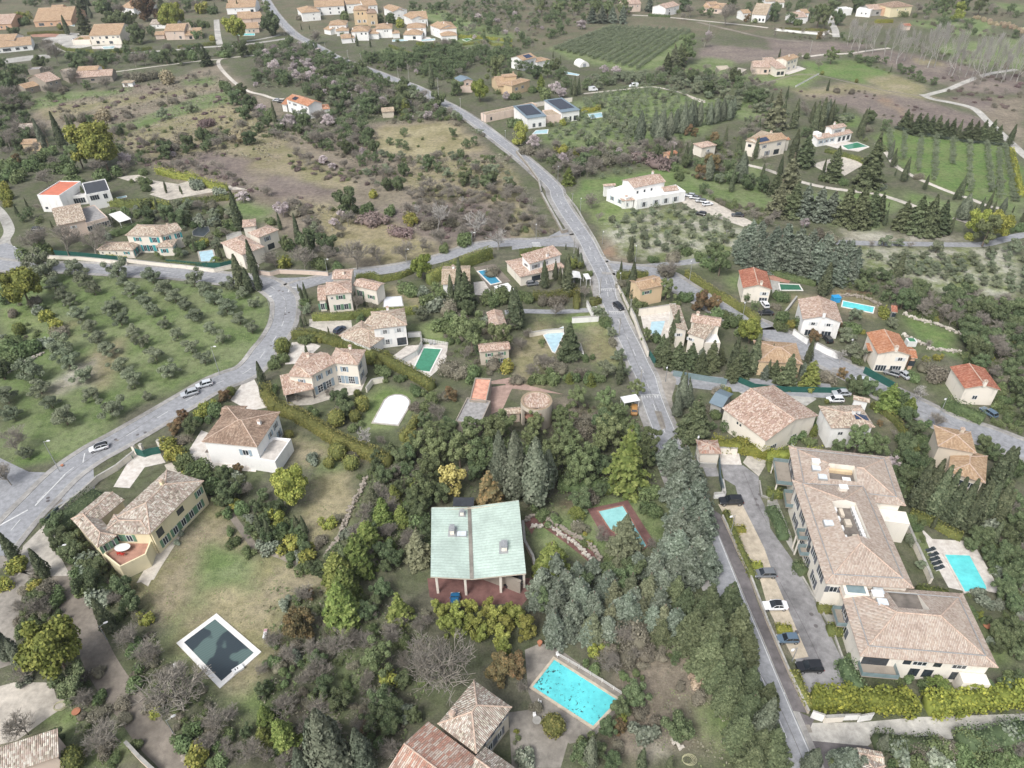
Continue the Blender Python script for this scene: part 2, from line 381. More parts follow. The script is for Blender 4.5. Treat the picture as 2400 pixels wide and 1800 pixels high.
def vnoise(x,y,s,seed):
 """smooth value noise on arrays"""
 rg=np.random.default_rng(seed);T=rg.random((64,64));x=x/s;y=y/s
 xi=np.floor(x).astype(int);yi=np.floor(y).astype(int);fx=x-xi;fy=y-yi;fx=fx*fx*(3-2*fx);fy=fy*fy*(3-2*fy)
 a=T[xi%64,yi%64];b=T[(xi+1)%64,yi%64];c=T[xi%64,(yi+1)%64];d=T[(xi+1)%64,(yi+1)%64]
 return(a*(1-fx)+b*fx)*(1-fy)+(c*(1-fx)+d*fx)*fy
 # kind: crown builder, trunk builder, width, height, height of the crown's middle, material, name, category, words
KIND={}
def kind(code,n,crown,trunk,w,h,zc,mat,name,cat,words,bark=BARK):
 KIND[code]=dict(n=n,crown=crown,trunk=trunk,w=w,h=h,zc=zc,mat=mat,name=name,cat=cat,words=words,bark=bark,cache={})
kind('ol',5,lambda r:crown_round(6,4.4,.9,16,4600,.23,r,aspect=.7,lobe=.27,spread=.72,corek=.5,jit=.5),lambda r:limbs(1.5,2.4,2.6,r,.2),5.4,4.3,2.5,'ol','olive_tree','olive tree','grey-green olive tree')
kind('ev',5,lambda r:crown_round(8,7.5,.8,24,8500,.3,r,jit=.5,lobe=.26,spread=.78,corek=.6),lambda r:limbs(2.6,3.6,4.6,r,.3),8,7.5,4.,'ev','evergreen_oak','tree','dark evergreen oak')
kind('dp',5,lambda r:crown_round(8.5,10,2.6,26,8500,.3,r,lobe=.21,spread=.85,corek=.5,jit=.5),lambda r:limbs(5,3.8,7,r,.28),8.5,10,6.3,'dp','pine_tree','pine','loose-crowned green pine')
kind('pi',4,lambda r:crown_round(8,8.5,2.6,30,8000,.3,r,spread=.72,lobe=.27,top=.8,corek=.75),lambda r:limbs(4.4,3.8,6.3,r,.26,8),8,8.5,5.8,'pi','umbrella_pine','pine','round-headed bright green umbrella pine')
kind('ce',4,lambda r:crown_cone(8.5,12.5,.8,r,17,11,.4,62,droop=.2),lambda r:limbs(13,.6,8,r,.28,3),8.5,12.5,5.6,'ce','cedar_tree','cedar','layered grey-green cedar')
kind('cb',5,lambda r:crown_cone(8,11,.4,r,20,14,.34,60,droop=.08,power=.7,aspect=1.3),lambda r:limbs(11,.6,6,r,.26,3),8,10.5,5.,'cb','blue_cedar','cedar','silvery blue-green conifer')
kind('cf',4,lambda r:crown_cone(7,10,.4,r,17,14,.34,60,droop=.15,power=.6),lambda r:limbs(10,.6,6,r,.22,3),7,10,4.8,'cf','conifer_tree','conifer','fresh green conifer with drooping sprays')
kind('dk',4,lambda r:crown_cone(8,12,.4,r,21,14,.34,62,droop=.14,power=.85),lambda r:limbs(11,.6,6,r,.26,3),8,12,5.,'dk','dark_conifer','conifer','dark olive-green bushy conifer')
kind('cy',4,lambda r:crown_spindle(2.2,10,r,1800,.3),lambda r:limbs(1,.1,1.2,r,.12,2),2.2,10,5,'cy','cypress_tree','cypress','slender dark cypress')
kind('cg',4,lambda r:crown_spindle(3.4,10,r,3600,.3,fat=.55),lambda r:limbs(1,.1,1.2,r,.16,2),4,10,5,'cg','broad_cypress','cypress','broad grey-green cypress')
kind('ba',5,lambda r:crown_bare(7.5,6.5,r,kids=(6,6,5,5),twig=.018),None,7.5,6.5,4.,'ba','bare_tree','bare tree','leafless grey-brown tree')
kind('bw',3,lambda r:crown_bare(6,6.5,r,kids=(5,4,4,3),twig=.04),None,6,6.5,4,'bw','pale_bare_tree','bare tree','leafless tree with pale whitish branches')
kind('bp',3,lambda r:crown_bare(4.2,12,r,trunk=.3,up=1.6,kids=(5,5,4,4)),None,4.2,12,7,'bw','poplar_tree','poplar','tall leafless pale poplar')
kind('al',4,lambda r:join([crown_round(5.5,4.6,1.0,14,2600,.22,r,corek=.2,lobe=.24,spread=.75),crown_bare(5.5,4.8,r,kids=(5,4,3))]),None,5.5,4.6,2.9,'al','almond_tree','almond tree','pinkish-white blossoming almond tree')
kind('bu',4,lambda r:fuzz(3.2,2.1,r,2600,.2),None,3.2,2.1,1.,'bu','bush','bush','rounded green bush')
kind('bg',3,lambda r:fuzz(3.2,2.0,r,1300,.27),None,3.2,2.0,1.,'bg','grey_bush','bush','pale grey-green bush')
kind('by',3,lambda r:fuzz(3.2,2.4,r,1300,.27),None,3.2,2.4,1.1,'by','yellow_bush','bush','yellow-green bush')
kind('br',4,lambda r:fuzz(3.6,2.0,r,2600,.15),None,3.6,2.2,1.,'br','leafless_bush','bush','brown leafless bush')
kind('pu',3,lambda r:fuzz(4,1.6,r,1500,.22),None,4,1.6,.7,'pu','purple_bush','bush','low purple-brown thorny bush')
kind('bo',3,lambda r:crown_round(4,4.6,.1,16,3200,.3,r,aspect=.4,lobe=.25,spread=.8,corek=.45),None,4,4.6,2.4,'bo','bamboo_clump','bamboo','yellow-green clump of bamboo')
kind('oc',2,lambda r:crown_round(6,9,1.5,20,3600,.3,r,lobe=.22,corek=.3,spread=.75),lambda r:limbs(7,2,6,r,.22,8),6,9,5.5,'oc','yellow_leaved_tree','tree','tall tree with yellow-ochre leaves')
kind('ru',3,lambda r:crown_round(6,6,.6,18,4500,.26,r,lobe=.26,spread=.75),lambda r:limbs(2,2.6,3.6,r,.2),6,6,3.2,'ru','rust_leaved_tree','tree','bushy tree with rust-brown tinted leaves')
kind('rc',1,lambda r:crown_cone(7,9,.5,r,13,10,.42,40),lambda r:limbs(8.5,.5,5,r,.2,3),7,9,4,'ru','rust_conifer','conifer','rusty brown dying conifer')
kind('yc',1,lambda r:crown_cone(9.5,14,1,r,14,10,.45,46,droop=.3),lambda r:limbs(13,.6,8,r,.28,3),9.5,14,7,'cf','golden_cedar','cedar','golden-green cedar with drooping boughs')
kind('rd',2,lambda r:fuzz(3,2.2,r,1500,.2),None,3,2.2,1.,'rd','reed_clump','reeds','straw-coloured clump of tall reeds')
kind('pm',1,star_palm,lambda r:limbs(2.2,.1,2.3,r,.28,2),4.2,3.2,2.4,'cf','palm_tree','palm','small fan palm with arching fronds')
kind('to',2,lambda r:crown_round(3,2.8,.0,5,2000,.2,r,spread=.2,lobe=.75,corek=.9),None,3,2.8,1.4,'hg','clipped_bush','topiary','clipped round evergreen bush')
PLACED=[]
SEED=[11]
def variant(code,i):
 K=KIND[code];i%=K['n']
 if i not in K['cache']:
  rg=np.random.default_rng(sum(map(ord,code))*13+i)
  v,f,a=K['crown'](rg);mat=LEAF[K['mat']]
  if K['trunk']is None:
   c=mesh_np(K['name']+'_crown',v,f,[mat],a);K['cache'][i]=(c,None,c)
  else:
   c=mesh_np(K['name']+'_crown',v,f,[mat],a)
   tm=K['trunk'](rg);t=tm.mesh('trunk',K['bark'])
   tv=np.array(tm.V);ff=[list(x)for x in f];n0=len(v)
   q4=[x for x in tm.F if len(x)==4]
   F2=np.concatenate([f,np.array(q4)+n0]);V2=np.concatenate([v,tv])
   j=mesh_np(K['name'],V2,F2,[mat,K['bark']],np.concatenate([a,np.zeros(len(tv))]),midx=[0]*len(f)+[1]*len(q4))
   K['cache'][i]=(c,t,j)
 return K['cache'][i]
rnd=random.Random(5)
def put(code,p,s,place,own=None,sxy=1.0):
 """notes one tree or bush at world point p, s = size factor; grow() builds them"""
 K=KIND[code];n=PROJ((p[0],p[1],0));px=K['w']*s*FOC/max(1,depth((p[0],p[1],0)))*.4267
 sc=(s*sxy*rnd.uniform(.93,1.07),s*sxy*rnd.uniform(.93,1.07),s*rnd.uniform(.92,1.08))
 PLACED.append([code,place,own,n[0],px,(p[0],p[1]),sc,rnd.uniform(0,6.283),rnd.randrange(99)])
LIMIT=296
def grow():
 """the largest ones of each kind as objects with crown and trunk; the many small rest of a kind as one mass"""
 by={}
 for r in PLACED:by.setdefault(r[0],[]).append(r)
 out=[]
 for code,L in by.items():
  K=KIND[code];L.sort(key=lambda r:(r[2]is None,-r[4]))
  for r in L[:LIMIT]:
   c,t,j=variant(code,r[8])
   if t is not None and r[4]>13:
    o=empty(K['name'],(*r[5],0),r[7]);o.scale=r[6];obj('crown',c,o);obj('trunk',t,o)
   else:
    o=obj(K['name'],j,None,(*r[5],0),r[7]);o.scale=r[6]
   o['category']=K['cat'];out.append((r,o))
  rest=L[LIMIT:]
  if rest:
   src=[]
   for i in range(K['n']):
    j=variant(code,i)[2];n=len(j.vertices);V=np.empty(n*3,np.float32);j.vertices.foreach_get('co',V);V=V.reshape(-1,3)
    F=np.empty(len(j.loops),np.int32);j.loops.foreach_get('vertex_index',F);F=F.reshape(-1,4);A=np.empty(n,np.float32);j.attributes['var'].data.foreach_get('value',A)
    m=np.empty(len(j.polygons),np.int32);j.polygons.foreach_get('material_index',m);keep=np.random.default_rng(i).random(len(F))<.3;F=F[keep];m=m[keep]
    ids,inv=np.unique(F.ravel(),return_inverse=True);src.append((V[ids],inv.reshape(-1,4),A[ids],m))
   Vs=[];Fs=[];As=[];Ms=[];o=0
   for r in rest:
    V,F,A,m=src[r[8]%K['n']];c,s_=math.cos(r[7]),math.sin(r[7]);X=V*np.array(r[6])
    Q=np.stack([X[:,0]*c-X[:,1]*s_+r[5][0],X[:,0]*s_+X[:,1]*c+r[5][1],X[:,2]],1);Vs.append(Q);Fs.append(F+o);As.append(np.clip(A+rnd.uniform(-.2,.2),0,1));Ms.append(m);o+=len(V)
   j=variant(code,0)[2]
   ob=obj(K['name']+'_mass',mesh_np(K['name']+'_mass',np.concatenate(Vs),np.concatenate(Fs),list(j.materials),np.concatenate(As),np.concatenate(Ms)))
   tag(ob,f"mass of the many small {K['words']}s scattered over the far gardens and scrub".replace('bushs','bushes')[:150],K['cat'],None,'stuff')
 return out
def plant(tile,code,x,y,w,place,own=None):
 """x, y = picture point of the crown's middle, w = its width there"""
 K=KIND[code];n=N(tile,x,y);wpx=w/TS;z=K['zc']
 for _ in range(3):
  p=W(n,z);s=wpx*depth(p)/FOC/K['w'];z=K['zc']*s
 return put(code,p,s,place,own)
def spire(tile,code,bx,by,ty,place,fat=1.0,own=None):
 """upright tree from its foot and the height of its tip in the picture"""
 K=KIND[code];p=W(N(tile,bx,by));target=int(tile[1])*450+ty/TS;lo,hi=.5,40
 for _ in range(30):
  m=(lo+hi)/2
  if PROJ((p[0],p[1],m))[1]>target:lo=m
  else:hi=m
 s=lo/K['h'];return put(code,p,s,place,own,sxy=fat**.5*(1.0 if s<1 else s**-.35))
def trees(txt):
 place='in the village';tile='00'
 for ln in txt.strip().splitlines():
  ln=ln.strip()
  if not ln:continue
  if ln[0]=='@':tile=ln[1:3];continue
  if ln[0]=='=':place=ln[1:].strip();continue
  for it in ln.split(';'):
   it=it.strip()
   if not it:continue
   own=None
   if '!' in it:it,own=it.split('!');own=own.strip()
   t=it.split()
   if t[0]in('cy','cg'):spire(tile,t[0],float(t[1]),float(t[2]),float(t[3]),place,float(t[4])if len(t)>4 else 1.,own)
   else:plant(tile,t[0],float(t[1]),float(t[2]),float(t[3]),place,own)
def scatter(poly,n,kinds,smin,smax,place,gap=.8,seed=1,avoid=()):
 """n plants spread over a picture polygon; kinds = {code: weight}"""
 P=np.array([p[:2]for p in WP(poly)]);lo=P.min(0);hi=P.max(0);rg=np.random.default_rng(seed)
 got=[];codes=list(kinds);wts=np.array([kinds[k]for k in codes],float);wts/=wts.sum();tries=0
 while len(got)<n and tries<40:
  Q=lo+rg.random((n*4,2))*(hi-lo);Q=Q[inside(Q,P)];tries+=1
  for q in Q:
   if len(got)>=n:break
   k=codes[rg.choice(len(codes),p=wts)];s=rg.uniform(smin,smax);r=KIND[k]['w']*s*.5*gap
   if any((q[0]-g[0])**2+(q[1]-g[1])**2<(r+g[2])**2 for g in got):continue
   if blocked(q[0],q[1],r*.6):continue
   got.append((q[0],q[1],r));put(k,(q[0],q[1]),s,place)
def rows(c00,c10,c11,c01,nu,nv,code,w,place,jit=.12,miss=.05,seed=3):
 """orchard: nu rows of nv trees between four picture corners"""
 a,b,c,d=WP(' '.join((c00,c10,c11,c01)));rg=np.random.default_rng(seed)
 for i in range(nu):
  for j in range(nv):
   if rg.random()<miss:continue
   u=(i+rg.normal()*jit*.5)/max(1,nu-1);v=(j+rg.normal()*jit)/max(1,nv-1)
   p=(a*(1-u)+b*u)*(1-v)+(d*(1-u)+c*u)*v
   if blocked(p[0],p[1],.5):continue
   put(code,p,w/KIND[code]['w']*rg.uniform(.82,1.15),place)
NOGO=[]
def blocked(x,y,r=0):
 for P,(x0,y0,x1,y1)in NOGO:
  if x<x0-r or x>x1+r or y<y0-r or y>y1+r:continue
  q=np.array([[x,y],[x+r,y],[x-r,y],[x,y+r],[x,y-r]])
  if inside(q,P).any():return True
 return False
def nogo(P):
 P=np.array([p[:2]for p in P]);NOGO.append((P,(P[:,0].min(),P[:,1].min(),P[:,0].max(),P[:,1].max())))
def hedge(s,h,w,label,mat='hg',name='hedge',dens=13.,ls=.22,lump=.07,group=None,top=None,skip=False):
 """clipped hedge along a picture polyline drawn on its top"""
 pts=[W(p,h)for p in PX(s)];rg=np.random.default_rng(len(pts)*17+int(h*10)+int(abs(pts[0][0])))
 far=depth(pts[0])>260;dens=dens*(.45 if far else 1);ls=ls*(1.5 if far else 1)
 V=[];F=[];parts=[];Pn=[]
 for i in range(len(pts)):
  a=pts[max(0,i-1)];b=pts[min(len(pts)-1,i+1)];d=(b-a)[:2];d/=np.linalg.norm(d)+1e-9;Pn.append(np.array([-d[1],d[0]]))
 n=len(pts)
 for i in range(n):
  c=pts[i][:2];nn=Pn[i]*w/2*.8
  o=len(V);V+=[(c[0]+nn[0],c[1]+nn[1],-.1),(c[0]+nn[0]*.92,c[1]+nn[1]*.92,h*.8),(c[0]-nn[0]*.92,c[1]-nn[1]*.92,h*.8),(c[0]-nn[0],c[1]-nn[1],-.1)]
  if i:
   q=o-4
   for k in range(3):F.append((q+k,o+k,o+k+1,q+k+1))
 F.append((0,1,2,3));F.append((4*n-1,4*n-2,4*n-3,4*n-4))
 parts.append((np.array(V),np.array(F),np.full(len(V),.2)))
 for i in range(n-1):
  a,b=pts[i][:2],pts[i+1][:2];L=np.linalg.norm(b-a)
  if L<.05:continue
  nn=Pn[i];m=int(L*(w+2*h)*dens)+4;u=rg.random(m);s_=rg.random(m)*(w+2*h)
  lat=np.where(s_<h,-w/2,np.where(s_<h+w,s_-h-w/2,w/2));zz=np.where(s_<h,s_,np.where(s_<h+w,h,s_-h-w))
  wob=lump*np.sin(u*L*1.3+i)*.6+rg.normal(size=m)*lump*.5
  top_=(s_>=h)&(s_<h+w);lat=lat+np.where(top_,0,np.sign(lat)*wob);zz=zz+np.where(top_,wob,0)
  C=np.stack([a[0]+(b-a)[0]*u+nn[0]*lat,a[1]+(b-a)[1]*u+nn[1]*lat,zz],1)
  C[:,2]*=1+lump*1.1/h*(np.sin(C[:,0]*.9+C[:,1]*.5)*.6+.5*np.sin(C[:,0]*2.1-C[:,1]*1.7))
  Nn=np.where(top_[:,None],[0,0,1.],np.stack([nn[0]*np.sign(lat),nn[1]*np.sign(lat),np.full(m,.2)],1))
  parts.append(cards(C,Nn,ls,rg,1.,.5))
 v,f,a_=join(parts);c=v.mean(0);c[2]=0
 o=obj(name,mesh_np(name,v-c,f,[LEAF[mat]],a_),None,c)
 if not skip:
  for i in range(n-1):
   a,b=pts[i][:2],pts[i+1][:2];q=Pn[i]*w/2;nogo([a+q,b+q,b-q,a-q])
 return tag(o,label,'hedge',group)
def undergrowth(polys,dens,mat,label,hmax=.7,ls=.32,seed=1,name='undergrowth'):
 """tangle of low growth nobody could count: leaf faces heaped in uneven clumps"""
 rg=np.random.default_rng(seed);parts=[]
 for s in polys:
  P=np.array([p[:2]for p in WP(s)]);lo=P.min(0);hi=P.max(0);n=int((hi-lo).prod()*dens)
  if n>400000:n=400000
  Q=lo+rg.random((n,2))*(hi-lo);v=vnoise(Q[:,0],Q[:,1],2.2,seed)*.55+vnoise(Q[:,0],Q[:,1],.9,seed+1)*.45
  Q=Q[(v>.5)];v=v[v>.5];k=inside(Q,P);Q=Q[k];v=v[k]
  bad=np.zeros(len(Q),bool)
  for N_,(x0,y0,x1,y1)in NOGO:
   m=np.where((Q[:,0]>x0)&(Q[:,0]<x1)&(Q[:,1]>y0)&(Q[:,1]<y1))[0]
   if len(m):bad[m[inside(Q[m],N_)]]=True
  Q=Q[~bad];v=v[~bad]
  C=np.stack([Q[:,0],Q[:,1],rg.random(len(Q))*np.clip((v-.5)*5,.08,1)*hmax],1);D=np.clip(np.hypot(C[:,0],C[:,1]-0)/200,1,3)
  V,F,A=cards(C,np.tile([0,0,1.],(len(C),1)),ls,rg,1.1,.8);parts.append((V,F,np.clip(A*.6+np.repeat(v,4)*.6-.1,0,1)))
 v,f,a=join(parts);return tag(obj(name,mesh_np(name,v,f,[LEAF[mat]],a)),label,None,None,'stuff')
 # ------------------------------------------------------------------ houses
WINC={}
def window_mesh(w,h,style):
 """frame + pane in local axes: x along the wall, y out of the wall, z up, origin at the middle"""
 k=(round(w,2),round(h,2),style)
 if k in WINC:return WINC[k]
 m=MB();t=.09
 if style=='dark' or style=='open':
  m.box(-w/2,w/2,-.02,.03,-h/2,h/2,1)
 else:
  m.box(-w/2,w/2,-.02,.022,-h/2,h/2,1)
  m.box(-w/2,w/2,.024,.06,h/2-t,h/2,0);m.box(-w/2,w/2,.024,.07,-h/2,-h/2+t,0)
  m.box(-w/2,-w/2+t,.024,.06,-h/2+t,h/2-t,0);m.box(w/2-t,w/2,.024,.06,-h/2+t,h/2-t,0)
  n=max(1,round(w/1.1));nn=n+1 if n>1 else 2
  for i in range(1,nn):
   x=-w/2+w*i/nn;m.box(x-.035,x+.035,.024,.055,-h/2+t,h/2-t,0)
  if style=='grid':
   for q in(-.17,.17):m.box(-w/2+t,w/2-t,.024,.05,q*h-.03,q*h+.03,0)
 WINC[k]=m.mesh('window',WHITEP,GLASS);return WINC[k]
def shutter_mesh(w,h,c):
 k=('s',round(w,2),round(h,2),c)
 if k not in WINC:
  m=MB();m.box(-w/2,w/2,.0,.06,-h/2,h/2);
  m.box(-w/2+.05,w/2-.05,.06,.085,h/2-.2,h/2-.1);m.box(-w/2+.05,w/2-.05,.06,.085,-h/2+.1,-h/2+.2)
  WINC[k]=m.mesh('shutter',SHUT[c])
 return WINC[k]
def roof_faces(kind,L,Wd,h,rise):
 """planes over the rectangle 0..L x 0..Wd; each face lists points, eave edge first"""
 if kind=='g':return[[(0,0,h),(L,0,h),(L,Wd/2,h+rise),(0,Wd/2,h+rise)],[(L,Wd,h),(0,Wd,h),(0,Wd/2,h+rise),(L,Wd/2,h+rise)]]
 if kind=='G':return[[(L,0,h),(L,Wd,h),(L/2,Wd,h+rise),(L/2,0,h+rise)],[(0,Wd,h),(0,0,h),(L/2,0,h+rise),(L/2,Wd,h+rise)]]
 if kind=='V':return[[(L/2,0,h-rise),(L/2,Wd,h-rise),(0,Wd,h),(0,0,h)],[(L/2,Wd,h-rise),(L/2,0,h-rise),(L,0,h),(L,Wd,h)]]
 if kind=='s':return[[(0,0,h),(L,0,h),(L,Wd,h+rise),(0,Wd,h+rise)]]
 if kind=='S':return[[(L,Wd,h),(0,Wd,h),(0,0,h+rise),(L,0,h+rise)]]
 if kind=='l':return[[(0,Wd,h),(0,0,h),(L,0,h+rise),(L,Wd,h+rise)]]
 if kind=='r':return[[(L,0,h),(L,Wd,h),(0,Wd,h+rise),(0,0,h+rise)]]
 if kind=='h':
  if L>=Wd:
   a=Wd/2;r0,r1=(a,a,h+rise),(L-a,a,h+rise)
   if L-a<a:r0=r1=(L/2,a,h+rise)
   return[[(0,0,h),(L,0,h),r1,r0],[(L,Wd,h),(0,Wd,h),r0,r1],[(L,0,h),(L,Wd,h),r1],[(0,Wd,h),(0,0,h),r0]]
  a=L/2;r0,r1=(a,a,h+rise),(a,Wd-a,h+rise)
  return[[(L,0,h),(L,Wd,h),r1,r0],[(0,Wd,h),(0,0,h),r0,r1],[(0,0,h),(L,0,h),r0],[(L,Wd,h),(0,Wd,h),r1]]
 return[[(0,0,h),(L,0,h),(L,Wd,h),(0,Wd,h)]]
def cut_faces(faces,holes):
 """splits roof planes at the sides of rectangular holes and drops what lies inside"""
 out=faces
 for(x0,x1,y0,y1)in holes:
  for ax,v in((0,x0),(0,x1),(1,y0),(1,y1)):
   nxt=[]
   for f in out:
    A=[];B=[]
    for i in range(len(f)):
     p,q=f[i],f[(i+1)%len(f)];sp,sq=p[ax]-v,q[ax]-v
     if sp<=1e-6:A.append(p)
     if sp>=-1e-6:B.append(p)
     if(sp<-1e-6 and sq>1e-6)or(sp>1e-6 and sq<-1e-6):
      t=sp/(sp-sq);c=tuple(p[k]+(q[k]-p[k])*t for k in range(3));A.append(c);B.append(c)
    def ar(P):return abs(sum(P[i-1][0]*P[i][1]-P[i][0]*P[i-1][1]for i in range(len(P))))if len(P)>2 else 0
    for P in(A,B):
     if ar(P)>1e-4:nxt.append(P)
   out=nxt
  out=[f for f in out if not(x0<sum(p[0]for p in f)/len(f)<x1 and y0<sum(p[1]for p in f)/len(f)<y1)]
 return out
class Wing:pass
def wing(tile,A,B,C,h,k='h',roof='pink',rise=None,over=.4,wall=None,wins=(),z0=0.,holes=(),chim=(),ridge=True,skipwall=''):
 return dict(tile=tile,A=A,B=B,C=C,h=h,k=k,roof=roof,rise=rise,over=over,wall=wall,wins=wins,z0=z0,holes=holes,chim=chim,ridge=ridge,skipwall=skipwall)
HOUSES=[]
def house(label,wall,wings,name='house',cat='house',group=None,extra=None):
 """wings: rectangles from three picture points on the eaves (front left, front right, back right).
    wins: (face 0 front 1 right 2 back 3 left, list of positions along it, height of middle, w, h, style, shutter colour)"""
 root=None;info=[]
 for wi,w in enumerate(wings):
  A,B,C=(W(N(w['tile'],*q),w['h'])[:2]for q in(w['A'],w['B'],w['C']))
  u=B-A;L=np.linalg.norm(u);u=u/L;v=np.array([-u[1],u[0]]);Wd=abs(float((C-B)@v));
  if L<1.5 or Wd<1.5:Wd=max(Wd,1.5)
  fr=Matrix(((u[0],v[0],0,A[0]),(u[1],v[1],0,A[1]),(0,0,1,0),(0,0,0,1)))
  if root is None:
   c=fr@Vector((L/2,Wd/2,0));root=empty(name,(c.x,c.y,0));inv=Matrix.Translation((-c.x,-c.y,0))
  M=inv@fr;h=w['h'];k=w['k'];ov=w['over']if k!='f' else 0.
  rise=w['rise']if w['rise']is not None else{'g':Wd*.5,'G':L*.5,'h':min(L,Wd)*.5,'s':Wd,'S':Wd,'l':L,'r':L}.get(k,0)*.31
  nogo([fr@Vector(p)for p in((0,0,0),(L,0,0),(L,Wd,0),(0,Wd,0))])
  # walls
  wm=MB();wl=WALL[w['wall']or wall];x0,x1,y0,y1=ov,L-ov,ov,Wd-ov
  hz=lambda x,y:max([roof_z(k,L,Wd,h,rise,x,y)])-.16
  cs=[(x0,y0),(x1,y0),(x1,y1),(x0,y1)];z0=w['z0']if w['z0']>0 else-.3
  for i in range(4):
   if str(i)in w['skipwall']:continue
   a,b=cs[i],cs[(i+1)%4];mid=((a[0]+b[0])/2,(a[1]+b[1])/2)
   top=[(b[0],b[1],hz(*b))]
   if k in 'gGV':top.append((mid[0],mid[1],hz(*mid)))
   top.append((a[0],a[1],hz(*a)))
   wm.face([M@Vector(p)for p in[(a[0],a[1],z0),(b[0],b[1],z0)]+top],0)
  if z0>0:wm.face([M@Vector((p[0],p[1],z0))for p in cs[::-1]],0)
  wo_=wm.build('wall',wl,root)
  # roof
  rm=MB();tcol=ROOF[w['roof']];rmat=[tcol,wl,MATS['ridge_tile']if w['roof']not in('white','bluegrey','greyflat','redflat','dark')else tcol]
  if k=='f':
   fs=cut_faces(roof_faces('f',L,Wd,h,0),w['holes'])
   for f in fs:rm.face([M@Vector((p[0],p[1],h))for p in f],0,[(p[0],p[1])for p in f])
   pw,ph=.22,.32
   for bx in((0,L,0,pw),(0,L,Wd-pw,Wd),(0,pw,pw,Wd-pw),(L-pw,L,pw,Wd-pw)):rm.box(bx[0]-.003,bx[1]+.003,bx[2]-.003,bx[3]+.003,h-.2,h+ph,1,M)
  else:
   fs=roof_faces(k,L,Wd,h,rise)
   for f in fs:
    e=Vector(f[1])-Vector(f[0]);e.normalize();nrm=e.cross(Vector(f[2])-Vector(f[1])).normalized();s=nrm.cross(e);o=Vector(f[0])
    for g in cut_faces([f],w['holes']):
     uvs=[((Vector(p)-o).dot(e)+wi*3.1,(Vector(p)-o).dot(s))for p in g]
     rm.face([M@Vector(p)for p in g],0,uvs)
     rm.face([M@(Vector(p)-Vector((0,0,.14)))for p in g][::-1],1)
   rect=[(0,0),(L,0),(L,Wd),(0,Wd)]
   for i in range(4):
    a,b=rect[i],rect[(i+1)%4];mid=((a[0]+b[0])/2,(a[1]+b[1])/2);P=[a,b]if k not in 'gGV' else[a,mid,b]
    for p,q in zip(P,P[1:]):
     zp,zq=(roof_z(k,L,Wd,h,rise,*t)for t in(p,q))
     rm.face([M@Vector((p[0],p[1],zp-.14)),M@Vector((q[0],q[1],zq-.14)),M@Vector((q[0],q[1],zq)),M@Vector((p[0],p[1],zp))],2)
   if w['ridge']and k in 'gGhV' and rmat[2]is not tcol:
    seen=[]
    for f in fs:
     for i in range(len(f)):
      p,q=f[i],f[(i+1)%len(f)]
      if(p[2]>h+.01 or q[2]>h+.01)and(Vector(p)-Vector(q)).length>.3:
       key=tuple(sorted((tuple(round(x,2)for x in p),tuple(round(x,2)for x in q))))
       if key in seen:
        P0,P1=Vector(p),Vector(q);ns=1 if not w['holes']else max(1,int((P1-P0).length/.6))
        for si in range(ns):
         a_,b_=P0.lerp(P1,si/ns),P0.lerp(P1,(si+1)/ns);c_=(a_+b_)/2
         if not any(h0<c_.x<h1 and h2<c_.y<h3 for h0,h1,h2,h3 in w['holes']):rm.tube(M@a_,M@b_,.13,n=6,m=2,cap=False)
       seen.append(key)
  rf=rm.build('roof',rmat,root)
  for(hx0,hx1,hy0,hy1)in w['holes']:
   tm=MB();zb=h+.2;f=[(hx0,hy0),(hx1,hy0),(hx1,hy1),(hx0,hy1)]
   tm.face([M@Vector((p[0],p[1],zb))for p in f],1)
   for i in range(4):
    a,b=f[i],f[(i+1)%4];P=[(a[0],a[1],zb),(b[0],b[1],zb),(b[0],b[1],roof_z(k,L,Wd,h,rise,*b)),(a[0],a[1],roof_z(k,L,Wd,h,rise,*a))]
    if k in 'h':P.insert(3,((a[0]+b[0])/2,(a[1]+b[1])/2,roof_z(k,L,Wd,h,rise,(a[0]+b[0])/2,(a[1]+b[1])/2)))
    tm.face([M@Vector(p)for p in P[::-1]],0)
   tm.build('roof_terrace',[wl,MATS['terrace_grey']],root)
   # chimneys: (x fraction, y fraction)
  for cx,cy in w['chim']:
   cm=MB();x,y=cx*L,cy*Wd;zt=roof_z(k,L,Wd,h,rise,x,y)
   cm.box(x-.35,x+.35,y-.3,y+.3,zt-.6,zt+1.0,0,M);cm.box(x-.45,x+.45,y-.4,y+.4,zt+1.0,zt+1.1,1,M)
   cm.box(x-.3,x+.3,y-.25,y+.25,zt+1.25,zt+1.32,1,M)
   for sx in(-.25,.25):cm.box(x+sx-.05,x+sx+.05,y-.2,y+.2,zt+1.1,zt+1.25,0,M)
   cm.build('chimney',[wl,MATS['ridge_tile']],rf)
   # windows
  for wd in w['wins']:
   face,us,zc,ww,hh=wd[:5];style=wd[5]if len(wd)>5 else 'n';sh=wd[6]if len(wd)>6 else None
   a,b=cs[face],cs[(face+1)%4];d=Vector((b[0]-a[0],b[1]-a[1],0));ln=d.length;d.normalize();nn=Vector((d.y,-d.x,0))
   if isinstance(us,int):us=[(i+.5)/us for i in range(us)]
   for uu in us:
    c=Vector((a[0],a[1],0))+d*ln*uu+Vector((0,0,zc));F4=M@Matrix(((d.x,nn.x,0,c.x),(d.y,nn.y,0,c.y),(0,0,1,c.z),(0,0,0,1)))
    name_='door' if zc-hh/2<.4 and w['z0']==0 and hh>1.8 and ww<2 and style=='door' else 'window'
    o=obj(name_,window_mesh(ww,hh,style),root);o.matrix_local=F4
    if sh:
     sw=ww/2 if ww<2.2 else.7
     for q in(-1,1):
      s_=obj('shutter',shutter_mesh(sw,hh+.06,sh),o);s_.location=(q*(ww/2+sw/2+.03),0.002,0)
  info.append((M,L,Wd,h,rise,k,fr,rf))
